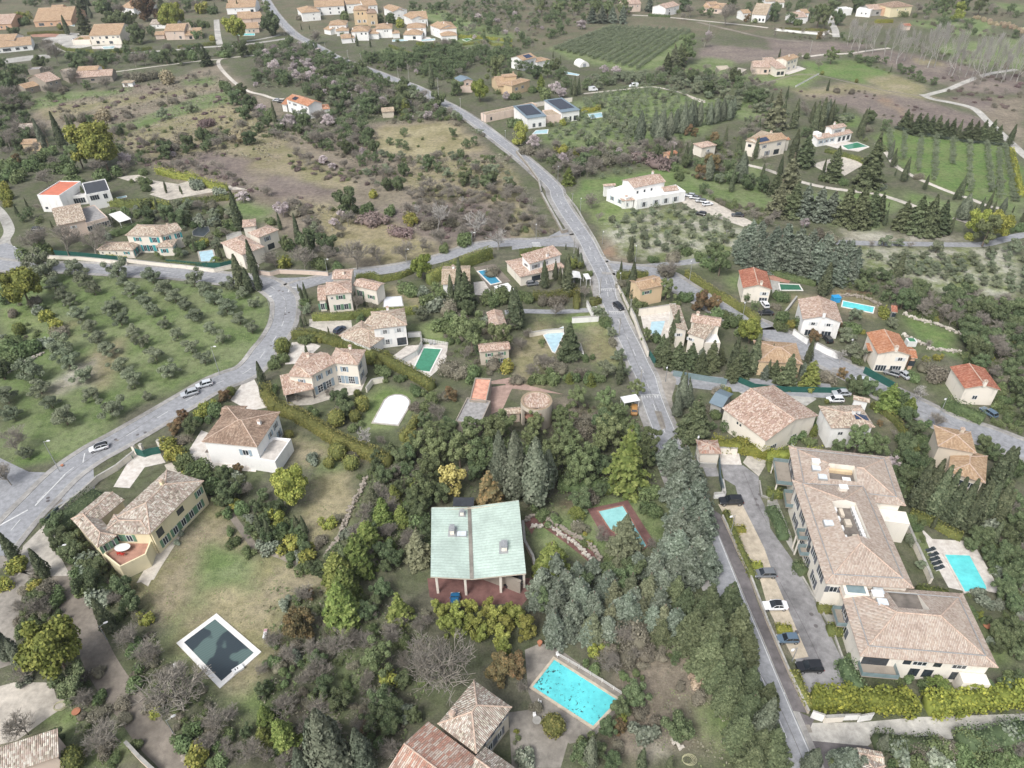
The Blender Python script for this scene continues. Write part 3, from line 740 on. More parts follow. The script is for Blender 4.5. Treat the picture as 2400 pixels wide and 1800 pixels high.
 tag(root,label,cat,group);HOUSES.append((root,info))
 if extra:extra(root,info)
 return root,info
def roof_z(k,L,Wd,h,rise,x,y):
 if k=='g':return h+rise*(1-abs(y-Wd/2)/(Wd/2))
 if k=='G':return h+rise*(1-abs(x-L/2)/(L/2))
 if k=='V':return h-rise*(1-abs(x-L/2)/(L/2))
 if k=='s':return h+rise*y/Wd
 if k=='S':return h+rise*(1-y/Wd)
 if k=='l':return h+rise*x/L
 if k=='r':return h+rise*(1-x/L)
 if k=='h':a=min(L,Wd)/2;return h+rise*min(1,min(x,L-x,y,Wd-y)/a)
 return h
plain('ridge_tile',(.5,.38,.3),.9,var=.25,scale=3)
plain('terrace_grey',(.17,.15,.13),.9,var=.3,scale=.8)
# ------------------------------------------------------------------ flat sheets, walls, pools
ZS={}
def sheet(name,poly,mat,z,label=None,cat=None,kind='structure',thick=0.0,parent=None,block=True):
 P=ccw([tuple(p[:2])for p in WP(poly,0)])
 m=MB();m.face([(p[0],p[1],z)for p in P],0,[(p[0],p[1])for p in P])
 if block:nogo(P)
 o=m.build(name,mat,parent);tag(o,label,cat,None,kind if not label else None);return o
def smooth_line(pts,n=6):
 """Catmull-Rom through the points"""
 P=[np.array(p[:2])for p in pts];P=[2*P[0]-P[1]]+P+[2*P[-1]-P[-2]];out=[]
 for i in range(1,len(P)-2):
  for k in range(n):
   t=k/n;a,b,c,d=P[i-1],P[i],P[i+1],P[i+2]
   out.append(.5*((2*b)+(-a+c)*t+(2*a-5*b+4*c-d)*t*t+(-a+3*b-3*c+d)*t**3))
 out.append(P[-2]);return out
def offset(line,d):
 out=[]
 for i,p in enumerate(line):
  a=line[max(0,i-1)];b=line[min(len(line)-1,i+1)];t=(b-a)/(np.linalg.norm(b-a)+1e-9);out.append(p+np.array([-t[1],t[0]])*d)
 return out
def strip(m,line,d0,d1,z,mi=0,z1=None):
 A=offset(line,d0);B=offset(line,d1);z1=z if z1 is None else z1
 for i in range(len(line)-1):m.face([(*B[i],z1),(*B[i+1],z1),(*A[i+1],z),(*A[i],z)],mi)
def road(name,s,w,mat,z=.03,walk=None,line=None,edge=None,kerb=True,label=None,dash=(3.,5.),n=6):
 """s: picture points on the centre line; walk = (left width, right width); line/edge: painted marks"""
 L=smooth_line(WP(s),n);m=MB();strip(m,L,-w/2,w/2,z);o=m.build(name,mat);tag(o,kind='structure')
 if kerb:
  for sd,ww in((-1,(walk or(0,0))[1]),(1,(walk or(0,0))[0])):
   k=MB();e0,e1=sd*w/2,sd*(w/2+.16)
   lo,hi=sorted((e0,e1));strip(k,L,lo,hi,.13)
   A=offset(L,e0)
   for i in range(len(L)-1):k.face([(*A[i],0),(*A[i+1],0),(*A[i+1],.13),(*A[i],.13)]if sd<0 else[(*A[i+1],0),(*A[i],0),(*A[i],.13),(*A[i+1],.13)])
   tag(k.build('kerb',MATS['concrete']),kind='structure')
   if ww:
    k=MB();lo,hi=sorted((e1,sd*(w/2+.16+ww)));strip(k,L,lo,hi,.125);tag(k.build('pavement',MATS['pavement']),kind='structure')
 Lr=np.array(L);full=w/2+.3+(max(walk)if walk else 0)
 for i in range(len(L)-1):
  A=offset(L[i:i+2],full);B=offset(L[i:i+2],-full);nogo([*A,*B[::-1]])
 if line or edge:
  k=MB();seg=[0.]
  for i in range(1,len(L)):seg.append(seg[-1]+np.linalg.norm(L[i]-L[i-1]))
  def at(s_):
   j=min(len(L)-2,max(0,int(np.searchsorted(seg,s_))-1));t=(s_-seg[j])/(seg[j+1]-seg[j]+1e-9);return L[j]*(1-t)+L[j+1]*t
  if line=='dash':
   s_=2.
   while s_+dash[0]<seg[-1]:
    strip(k,[at(s_),at(s_+dash[0]/2),at(s_+dash[0])],-.07,.07,z+.005);s_+=sum(dash)
  if line=='solid':strip(k,L,-.06,.06,z+.005)
  if edge:
   for d in edge:strip(k,L,d-.06,d+.06,z+.005)
  tag(k.build('road_marking',MATS['paint']),kind='structure')
 return L
asphalt('asphalt',(.265,.27,.28),1.12,.1);asphalt('asphalt_dark',(.13,.12,.12),1.5,.3);asphalt('asphalt_wet',(.24,.235,.235),1.35,.5)
asphalt('concrete',(.34,.33,.3),1.25,.3);asphalt('pavement',(.28,.27,.255),1.35,.35);asphalt('light_gravel',(.46,.42,.36),1.2,.3)
asphalt('beige_bay',(.46,.4,.31),1.15,.15);asphalt('stone_paving',(.42,.39,.34),1.3,.3);asphalt('old_paving',(.24,.22,.19),1.5,.4)
asphalt('dirt',(.2,.175,.145),1.5,.3);asphalt('pale_paving',(.56,.52,.47),1.1,.15);asphalt('terracotta_floor',(.34,.19,.14),1.2,.2)
asphalt('track_stone',(.5,.46,.4),1.2,.3);asphalt('red_paving',(.17,.09,.08),1.3,.3);asphalt('pinkish_dirt',(.34,.24,.2),1.3,.3);asphalt('lane',(.4,.385,.35),1.3,.35)
plain('paint',(.58,.58,.57),.6,var=.15,scale=2.)
def wall(s,h,label,mat='cream',th=.3,name='garden_wall',cat='wall',cap=True,zt=None,group=None,posts=0,rail=False):
 """free-standing wall along a picture polyline drawn on its TOP edge"""
 pts=[W(p,h)[:2]for p in PX(s)];m=MB();c=pts[0]
 for(a,b)in zip(pts,pts[1:]):
  d=b-a;L=np.linalg.norm(d)
  if L<.05:continue
  d/=L;fr=Matrix(((d[0],-d[1],0,a[0]-c[0]),(d[1],d[0],0,a[1]-c[1]),(0,0,1,0),(0,0,0,1)))
  if rail:
   for q in(.45,.75,1.):m.box(0,L,-th/2,th/2,h*q-.05,h*q,0,fr)
  else:m.box(0,L,-th/2,th/2,-.2,h,0,fr)
  if cap and not rail:m.box(-.02,L+.02,-th/2-.05,th/2+.05,h,h+.07,1,fr)
  if posts:
   k=int(L/posts)
   for i in range(k+1):m.box(i*posts-.04,i*posts+.04,-.06,.06,0 if rail else h-.05,h+.1,1,fr)
 o=m.build(name,[WALL.get(mat)or MATS[mat],MATS['concrete']if WALL.get(mat)else MATS[mat]],None,(c[0],c[1],0));return tag(o,label,cat,group)
def rubble(s,h,w,label,name='dry_stone_wall',cat='wall'):
 pts=smooth_line(WP(s),5);m=MB();r=random.Random(4);c=pts[0]
 L=[np.array(p)for p in pts];
 for a,b in zip(L,L[1:]):
  n=max(1,int(np.linalg.norm(b-a)*7))
  for i in range(n):
   p=a+(b-a)*r.random()-c;q=r.uniform(.16,.34);an=r.random()*3.14;z=r.random()*max(.05,h-.25)
   fr=Matrix.Translation((p[0]+r.uniform(-.5,.5)*w,p[1]+r.uniform(-.5,.5)*w,z))@Matrix.Rotation(an,4,'Z')@Matrix.Rotation(r.uniform(-.3,.3),4,'X')
   m.box(-q,q,-q*.7,q*.7,-.1,q*.8,0,fr)
 return tag(m.build(name,WALL['stone']if 'pale' not in label else MATS['track_stone'],None,(c[0],c[1],0)),label,cat)
def water(name,c,spots=None,dep=.08):
 m,nt,b=newmat(name,dep,.5);g=nd(nt,'NewGeometry').outputs['Position']
 f=noise(nt,g,.25,3);col=ramp(nt,f,[(.3,tuple(x*.85 for x in c)),(.7,tuple(min(1,x*1.12)for x in c))])
 if spots:
  v=noise(nt,g,1.6,6,.8);v2=noise(nt,g,.12,2)
  k=math_(nt,'GREATER_THAN',math_(nt,'ADD',v,math_(nt,'MULTIPLY',v2,.35)),spots)
  col=mixc(nt,k,col,(.03,.07,.07))
 r=noise(nt,g,1.1,5,.7);col=mixc(nt,.4,col,ramp(nt,r,[(.35,(.36,.38,.4)),(.65,(.66,.66,.66))]),'OVERLAY')  # light ripples (caustics) painted into the water colour
 nt.links.new(col,b.inputs['Base Color']);bump(nt,b,noise(nt,g,3.5,4),.3,.06);return m
water('water_turquoise',(.13,.62,.62));water('water_leafy',(.12,.6,.62),.76);water('water_blue',(.06,.28,.42));water('water_green',(.06,.24,.14));water('water_dark_green',(.05,.16,.1));water('water_milky',(.3,.6,.58),.9)
water('water_pale',(.35,.55,.6))
def pool(s,wat,label,cop='pale_paving',cw=.45,h=.2,cover=None,name='swimming_pool'):
 """pool from its water outline: rim and water are its parts"""
 P=ccw([tuple(p[:2])for p in WP(s,0)]);c=np.mean(P,0);P=[np.array(p)-c for p in P];n=len(P)
 root=empty(name,(c[0],c[1],0));nogo([p+c for p in P])
 O=[]
 for i in range(n):
  a,b,d=P[i-1],P[i],P[(i+1)%n];e1=(b-a)/np.linalg.norm(b-a);e2=(d-b)/np.linalg.norm(d-b)
  n1=np.array([e1[1],-e1[0]]);n2=np.array([e2[1],-e2[0]]);nn=n1+n2;k=nn/(nn@nn)*2*1.0;O.append(b+k*cw)
 m=MB()
 for i in range(n):
  j=(i+1)%n;m.face([(*O[i],h),(*O[j],h),(*P[j],h),(*P[i],h)]);m.face([(*O[i],-.1),(*O[j],-.1),(*O[j],h),(*O[i],h)]);m.face([(*P[j],h-.12),(*P[i],h-.12),(*P[i],h),(*P[j],h)])
 m.build('rim',MATS[cop],root)
 m=MB();zw=h-.08 if not cover else h-.02
 m.face([(*p,zw)for p in P],0);
 m.build('cover' if cover else 'water',MATS[wat]if wat in MATS else wat,root)
 return tag(root,label,'pool')
 # ------------------------------------------------------------------ cars
CARPAINT={}
def paint(c,name):
 if name not in CARPAINT:
  m,nt,b=newmat('car_'+name,.28,.5);b.inputs['Base Color'].default_value=(*c,1);b.inputs['Coat Weight'].default_value=.6;CARPAINT[name]=m
 return CARPAINT[name]
TYRE=plain('tyre',(.02,.02,.02),.9,var=.1);CGLASS=plain('car_glass',(.02,.025,.03),.08,.7,.1);RIMM=plain('wheel_rim',(.4,.4,.41),.35,metal=.7,var=.05)
LAMPC=plain('headlight_glass',(.6,.62,.62),.15,.6,.05);LAMPR=plain('tail_light_red',(.35,.02,.02),.25,.5,.05);BLKP=plain('black_trim',(.02,.02,.022),.5,var=.1)
def carparts(kind,L,Wd,H,roofmat):
 """half profiles (x, belt half width, z) lofted into a rounded body; cabin glass is lofted on top"""
 h=H;b=.62*H if kind!='suv' else.6*H
 nose={'hatch':.26,'suv':.27,'sedan':.27,'coupe':.33,'old':.28}[kind];tail={'hatch':.97,'suv':.98,'sedan':.84,'coupe':.82,'old':.84}[kind]
 # stations along x: (x, z bottom, z top, half width)
 st=[(-.5,.34,.46,.36),(-.485,.24,.5,.43),(-.44,.2,.54,.48),(-.5+nose,.2,.6,.5),(0,.2,.62,.5),(.3,.2,.63,.5),(.43,.2,.63,.49),(.485,.24,.6,.45),(.5,.34,.55,.4)]
 m=MB();rings=[]
 for x,zb,zt,hw in st:
  X=x*L;Y=hw*Wd;zb*=H;zt*=H
  rings.append([(X,-Y*.9,zb),(X,-Y,zb+.12*H),(X,-Y,zt-.1*H),(X,-Y*.88,zt),(X,Y*.88,zt),(X,Y,zt-.1*H),(X,Y,zb+.12*H),(X,Y*.9,zb)])
 for r0,r1 in zip(rings,rings[1:]):
  for i in range(8):j=(i+1)%8;m.face([r0[j],r0[i],r1[i],r1[j]],0)
 m.face(rings[0],0);m.face(rings[-1][::-1],0)
 # roof and pillars
 xf,xr=(-.5+nose+.16)*L,(tail-.5-.08)*L;xr0=(tail-.5)*L;xf0=(-.5+nose)*L
 zr=H;zb=.615*H;wt=Wd*.36;wb=Wd*.44
 rf=MB();z2=zr;rf.face([(xf,-wt,z2-.02),(xr,-wt,z2-.03),(xr,wt,z2-.03),(xf,wt,z2-.02)][::1],0)
 xm=(xf+xr)/2;t=.035
 m.face([(xf,-wt,z2-.03),(xm,-wt,z2+.01),(xm,wt,z2+.01),(xf,wt,z2-.03)],1);m.face([(xm,-wt,z2+.01),(xr,-wt,z2-.04),(xr,wt,z2-.04),(xm,wt,z2+.01)],1)
 def bar(a,b,r=.045):m.tube(a,b,r,n=4,m=0,cap=False)
 for s in(-1,1):
  bar((xf0,s*wb,zb),(xf,s*wt,z2-.03));bar((xr0,s*wb,zb),(xr,s*wt,z2-.04));bar((xf,s*wt,z2-.03),(xm,s*wt,z2+.0));bar((xm,s*wt,z2),(xr,s*wt,z2-.04));bar((xm*.7+.1,s*wb,zb),(xm*.8+.1,s*wt,z2))
  m.box(xf0+.25,xf0+.42,s*wb+(0 if s>0 else-.22),s*wb+(.22 if s>0 else 0),zb,zb+.13,0)
 g=MB();q=.99
 A=[(xf0,-wb,zb),(xf0,wb,zb),(xf,wt,z2-.045),(xf,-wt,z2-.045)];B=[(xr0,wb,zb),(xr0,-wb,zb),(xr,-wt,z2-.055),(xr,wt,z2-.055)]
 g.face(A[::-1]);g.face(B[::-1])
 for s in(-1,1):
  P=[(xf0,s*wb,zb),(xr0,s*wb,zb),(xr,s*wt,z2-.05),(xm,s*wt,z2-.012),(xf,s*wt,z2-.045)];g.face(P if s<0 else P[::-1])
 tr=MB();tr.box(-.46*L,.46*L,-.4*Wd,.4*Wd,.16*H,.22*H)
 wl=MB();R=.22*H+.02
 wl.tube((0,-.1,0),(0,.1,0),R,n=14,m=0);wl.tube((0,-.115,0),(0,.115,0),R*.6,n=12,m=1)
 hl=MB();hl.box(-.06,.05,-.17,.17,-.07,.07)
 return m,g,tr,wl,hl,R
CARC={}
def car(tile,x,y,ang,kind,color,label,L=4.2,Wd=1.78,H=1.48,roof=None,z=0.04,group=None):
 """x, y = picture point on the ground under its middle; ang = heading of the nose in degrees, 0 = right, 90 = away"""
 p=W(N(tile,x,y));key=(kind,L,H)
 if key not in CARC:
  m,g,tr,wl,hl,R=carparts(kind,L,Wd,H,None)
  CARC[key]=(m,g.mesh('glass',CGLASS),tr.mesh('chassis',BLKP),wl.mesh('wheel',TYRE,RIMM,smooth=False),hl.mesh('headlight',LAMPC),hl.mesh('tail_light',LAMPR),R)
 m,g,tr,wl,hl,tl,R=CARC[key];nm,c=color
 root=empty('car',(p[0],p[1],z),R_(ang+180))
 pm=paint(c,nm);rm=pm if roof is None else paint(roof[1],roof[0])
 obj('body',m.mesh('car_body',pm,rm),root);obj('glass',g,root);obj('chassis',tr,root)
 for sx in(-.32,.32):
  for sy in(-1,1):o=obj('wheel',wl,root);o.location=(sx*L,sy*(Wd/2-.1),R)
 for sy in(-1,1):
  o=obj('headlight',hl,root);o.location=(-.475*L,sy*.36*Wd,.46*H);o=obj('tail_light',tl,root);o.location=(.477*L,sy*.38*Wd,.5*H)
 nogo([W(N(tile,x,y))[:2]+np.array(q)for q in((-2.3,-2.3),(2.3,-2.3),(2.3,2.3),(-2.3,2.3))])
 return tag(root,label,'car',group)
 # ------------------------------------------------------------------ street lamps and poles
LAMPM={}
def lamp(tile,bx,by,tx,ty,label,arm=1.2,kind='lamp',group='street lamps along the roads',z=.12):
 p=W(N(tile,bx,by));T=N(tile,tx,ty);lo,hi=1.,16.
 for _ in range(25):
  m=(lo+hi)/2
  if PROJ((p[0],p[1],m))[1]>T[1]:lo=m
  else:hi=m
 h=min(max(lo,3.5),10.5);root=empty('street_lamp' if kind=='lamp' else 'utility_pole',(p[0],p[1],0))
 if kind=='lamp':
  k=('l',round(h))
  if k not in LAMPM:
   hh=float(round(h));a=MB();a.tube((0,0,-.1),(0,0,hh),.09,.055,8);a.tube((0,0,0),(0,0,.5),.12,.11,8)
   b=MB();b.tube((0,0,hh-.15),(0,-1.0,hh+.1),.04,.04,6);c=MB()
   for q0,q1,w0,w1 in((-.75,-.95,.07,.17),(-.95,-1.3,.17,.19),(-1.3,-1.5,.19,.09)):
    fz=hh+.1;c.face([(-w0,q0,fz),(w0,q0,fz),(w1,q1,fz+.02),(-w1,q1,fz+.02)][::-1]);c.face([(-w0,q0,fz+.13),(w0,q0,fz+.13),(w1,q1,fz+.15),(-w1,q1,fz+.15)][::-1]);
    for s in(-1,1):c.face([(s*w0,q0,fz),(s*w1,q1,fz+.02),(s*w1,q1,fz+.15),(s*w0,q0,fz+.13)])
   LAMPM[k]=(a.mesh('post',STEEL),b.mesh('arm',STEEL),c.mesh('lamp_head',WHITEP))
  a,b,c=LAMPM[k];obj('post',a,root);obj('arm',b,root);obj('lamp_head',c,root)
  dx=math.atan2(tx-bx,60)*0;root.rotation_euler=(0,0,R_(arm));tag(root,label,'street lamp',group)
 else:
  m=MB();m.tube((0,0,-.2),(0,0,h),.16,.1,8,0);m.build('post',MATS['concrete']if kind=='pole' else BARK,root)
  m=MB();m.box(-.5,.5,-.04,.04,h-.35,h-.27);
  for s in(-.4,0,.4):m.tube((s,0,h-.27),(s,0,h-.1),.03,n=5)
  m.build('crossbar',STEEL,root);tag(root,label,'pole','utility poles along the roads')
 return root
 # ------------------------------------------------------------------ ground: one sheet with painted ground cover
def srgb(r,g,b):return tuple(((v/255)/12.92 if v/255<=.04045 else((v/255+.055)/1.055)**2.4)for v in(r,g,b))
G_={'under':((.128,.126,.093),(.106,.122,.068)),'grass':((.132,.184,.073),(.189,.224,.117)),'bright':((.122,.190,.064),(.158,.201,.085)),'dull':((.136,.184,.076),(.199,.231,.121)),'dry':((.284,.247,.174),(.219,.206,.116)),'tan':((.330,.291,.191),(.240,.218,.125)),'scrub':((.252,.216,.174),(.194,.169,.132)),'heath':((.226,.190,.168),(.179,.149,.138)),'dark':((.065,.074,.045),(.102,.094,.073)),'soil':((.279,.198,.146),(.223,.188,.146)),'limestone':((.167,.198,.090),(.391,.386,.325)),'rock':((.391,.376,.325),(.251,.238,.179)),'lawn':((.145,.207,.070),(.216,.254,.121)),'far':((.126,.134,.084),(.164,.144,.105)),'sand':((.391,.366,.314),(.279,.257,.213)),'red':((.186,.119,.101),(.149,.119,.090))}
ZONES=[('far','00 0,-200 2212,-200 10 2212,-200 20 2212,-200 30 2212,-200 30 2212,200 20 2212,300 10 2212,300 00 2212,300 0,300'),('scrub','00 200,880 700,780 1350,700 1850,540 2100,740 10 300,900 10 200,1150 1000,1080 1700,1030 2000,1250 21 100,50 400,330 0,420 11 1500,560 850,660 300,450 0,200 01 2150,150 1500,-100 00 1150,1400 900,1100 250,1100'),('dry','00 1000,1080 2000,900 2212,950 10 300,1350 10 0,1350 00 1300,1350 1000,1250'),('tan','00 1650,960 2212,900 2212,1200 1900,1180 1650,1060'),('grass','00 150,900 600,800 1100,750 1100,800 700,860 250,980'),('dry','00 250,960 1000,850 1650,760 1850,750 1400,860 1000,930 400,1050'),('grass','00 880,1090 1300,990 1700,840 1950,790 2050,880 1500,1010 1200,1110'),('grass','00 1500,690 1850,650 1850,720 1550,740'),('heath','00 1350,1430 1900,1300 2212,1400 2212,1659 10 200,1450 600,1560 700,1659 00 2212,1690 1700,1480'),('heath','10 300,1370 760,1440 1000,1510 750,1570 350,1480'),('tan','10 1000,1130 1600,1060 1850,1150 2000,1290 1500,1360 1080,1300'),('dry','10 0,1250 300,1300 700,1430 900,1550 10 900,1659 200,1500 0,1450'),('dry','10 1400,1350 2150,1400 20 100,1600 21 180,200 350,330 0,420 11 1700,200 1450,0 10 1200,1620'),('heath','11 1100,150 1900,50 2212,150 2212,400 1500,400 1200,250'),('tan','11 350,50 950,190 1250,250 1480,400 1450,560 1000,600 600,480 550,250'),('grass','11 0,90 150,160 140,250 0,240'),('grass','01 2050,90 2212,95 2212,220 2050,200'),('far','10 1250,-50 2212,-100 20 1000,-50 1000,180 600,290 330,420 200,450 10 1900,350 1450,200'),('dull','10 1290,70 1600,80 2212,300 2212,400 1750,380 1560,250 1480,150'),('grass','10 1700,350 2212,380 2212,400 1800,390'),('grass','10 1050,420 1300,440 1300,500 1100,490'),('dull','20 330,430 880,230 1550,270 1350,600 1000,610 500,510'),('grass','20 560,900 1100,720 1650,880 1900,1000 1650,1130 1050,1280 300,1260 240,1180 600,1000'),('dull','20 600,1200 1050,1200 1000,1300 600,1280'),('grass','20 1250,850 1900,850 2212,900 30 200,900 20 2212,1050 1900,1000 1500,830'),('heath','20 1650,370 2212,430 2212,520 1900,550 1600,500'),('dull','20 1420,620 1620,500 1900,520 1800,620 1600,660'),('grass','20 1680,620 2212,650 2212,720 1700,660'),('heath','30 0,330 950,400 620,470 380,520 0,500'),('heath','30 680,460 1050,430 1700,560 1850,650 1600,740 1300,690 1000,560'),('tan','30 1200,500 1400,500 1500,560 1250,540'),('dry','30 150,770 800,720 1350,830 1600,880 1200,860 900,830 400,850'),('heath','30 200,820 900,800 1250,840 1900,1060 1700,1150 1100,1090 800,960 600,850'),('soil','30 990,830 1050,830 1200,1000 1150,1020'),('scrub','30 1450,860 2212,840 2212,1300 1950,1080 1700,930'),('heath','30 1850,650 2212,600 2212,830 1500,790'),('heath','30 1550,830 1900,850 1960,970 1750,930'),('bright','30 280,540 700,520 1050,640 850,720 450,640'),('dry','30 850,680 1050,640 1400,750 1300,820 1000,760'),('grass','30 1150,200 1600,130 1950,200 1950,300 1600,310 1250,210'),('grass','30 1950,20 2212,40 2212,120 2050,80'),('lawn','30 0,620 320,590 450,640 250,740 0,740'),('dull','30 1400,380 2212,330 2212,600 1600,530'),('bright','30 960,1110 2110,1260 2212,1500 31 2212,0 2212,80 1650,60 30 1250,1500 960,1250'),('bright','30 550,980 780,1000 800,1100 560,1080'),('grass','31 0,40 1000,-10 1120,80 1100,120 900,330 400,250 0,130'),('grass','31 1200,0 1700,100 1600,300 1500,250 1180,80'),('grass','31 1750,-50 2212,-50 2212,250 1900,50'),('limestone','31 750,470 2212,470 2212,960 1700,900 1200,780 850,690'),('rock','31 600,320 1200,350 1850,390 1900,430 1200,425 620,425'),('under','31 0,300 600,320 600,420 0,330'),('bright','31 1140,1080 1690,1250 1670,1470 1300,1340 1180,1220'),('bright','20 600,1550 1400,1430 1550,1520 1350,1659 650,1659'),('grass','20 1480,1500 2212,1400 2212,1659 1450,1659'),('grass','21 1500,-20 2212,-20 2212,150 1800,60'),('limestone','21 720,230 1100,120 1500,110 2100,340 1900,470 1600,600 1200,590 1000,540 760,350'),('lawn','21 600,80 950,60 1200,150 900,250 720,260'),('grass','21 470,0 800,20 700,170 560,120'),('soil','21 730,380 850,420 1000,560 950,610 820,560 750,450'),('grass','21 1800,680 2000,700 1980,850 1830,820'),('grass','01 230,640 700,700 2050,800 11 0,860 150,980 130,1150 0,1330 01 2212,1450 1900,1600 02 1500,60 900,450 650,640 560,700 300,760 0,640 0,0 01 0,700'),('dull','01 1200,850 2100,900 2180,1150 1950,1250 1600,1150 1400,1350 1100,1300 1000,1659 650,1659 800,1300 900,1150'),('dry','01 1000,1250 1350,1250 1250,1400 1050,1500 950,1659 700,1659 800,1380'),('rock','02 350,30 500,0 01 680,1450 850,1430 900,1640 02 560,60'),('dull','01 1100,1000 1700,1100 1900,1400 1500,1659 1100,1659 1000,1400'),('tan','01 500,980 560,1040 700,1290 660,1300 560,1130'),('bright','02 200,600 600,700 520,740 250,750'),('lawn','01 0,1000 250,980 430,1200 350,1330 0,1300'),('grass','01 0,480 50,300 0,200'),('tan','11 1040,790 1220,790 1400,980 1280,990 1250,910 1100,910'),('lawn','11 1300,1090 1500,1090 1650,1290 1430,1270'),('lawn','11 1890,890 2000,890 1980,980 1900,970'),('dull','12 350,200 560,170 600,270 500,270'),('lawn','12 980,100 1150,30 1380,80 1430,200 1250,480 900,500 850,400 1000,280'),('dry','12 230,300 600,480 700,600 1000,650 1000,750 800,800 500,850 340,640'),('grass','12 480,700 760,700 700,850 480,870'),('tan','12 420,900 900,800 930,850 820,1100 700,1250 500,1450 420,1300'),('dull','12 650,1380 900,1000 940,1100 820,1250 700,1450'),('dry','02 1720,1010 1880,1100 2212,1500 12 0,1500 300,1530 620,1659 13 500,50 100,330 60,1100 03 2050,1300 1550,800 1330,380 1150,60 02 1400,1600 1650,1200'),('grass','02 1750,1350 2212,1500 12 0,1550 03 2212,150 1500,250'),('grass','03 1350,300 1500,250 1450,600 1700,1000 2000,1200 1900,1300 1500,900'),('tan','03 1600,150 2212,100 2212,500 1900,330'),('lawn','03 2000,950 2212,900 2212,1500 2050,1300'),('lawn','21 110,1070 780,1050 830,1200 850,1400 700,1500 580,1200 430,1100'),('dry','21 560,1130 780,1120 800,1400 680,1450'),('dry','21 0,1360 200,1100 350,1250 200,1659 0,1659'),('dull','22 350,950 1300,900 1300,1350 1000,1450 250,1500 150,1150'),('red','22 350,950 500,950 500,1060 350,1050'),('dark','22 0,250 900,250 1200,400 1250,900 400,950 0,1000'),('scrub','22 350,150 950,200 1100,300 900,380 600,330 400,250'),('scrub','22 0,0 450,100 900,200 700,200 350,120 0,60'),('grass','13 750,580 920,560 850,1200 650,1250'),('dark','13 0,550 700,600 600,1659 0,1659'),('scrub','23 1250,550 2212,600 2100,1659 950,1659 950,1100 1100,850'),('dull','23 1650,1200 2050,1250 2050,1659 1750,1659'),('sand','23 1150,1500 1400,1450 1560,1659 1200,1659'),('dark','23 0,0 1250,0 1250,500 0,500'),('lawn','32 1080,1250 1200,1250 1520,1659 1300,1659'),('bright','33 1850,440 2000,520 2200,850 1950,900 1900,700'),('lawn','32 1400,1280 1690,1310 1680,1350 1440,1340'),('dry','32 950,280 1100,350 1200,480 1150,500 1000,380'),('dark','31 1100,790 1700,900 2212,960 2212,1659 1960,1659 1700,1480 1700,1200 1150,1000'),('under','32 1250,550 1450,480 1400,800 1250,900'),('grass','21 0,-5 10,-5 5,5'),('dark','33 930,1380 1500,1400 2212,1300 2212,1659 1050,1659'),('tan','31 150,860 420,900 300,920 180,1020'),('dry','31 500,860 950,960 960,1100 600,1050'),('lawn','03 400,1150 700,1100 750,1300 550,1450 350,1400'),('scrub','03 0,1400 450,1200 500,1300 350,1450 0,1550'),('lawn','03 700,1500 1000,1450 1000,1659 750,1659'),]
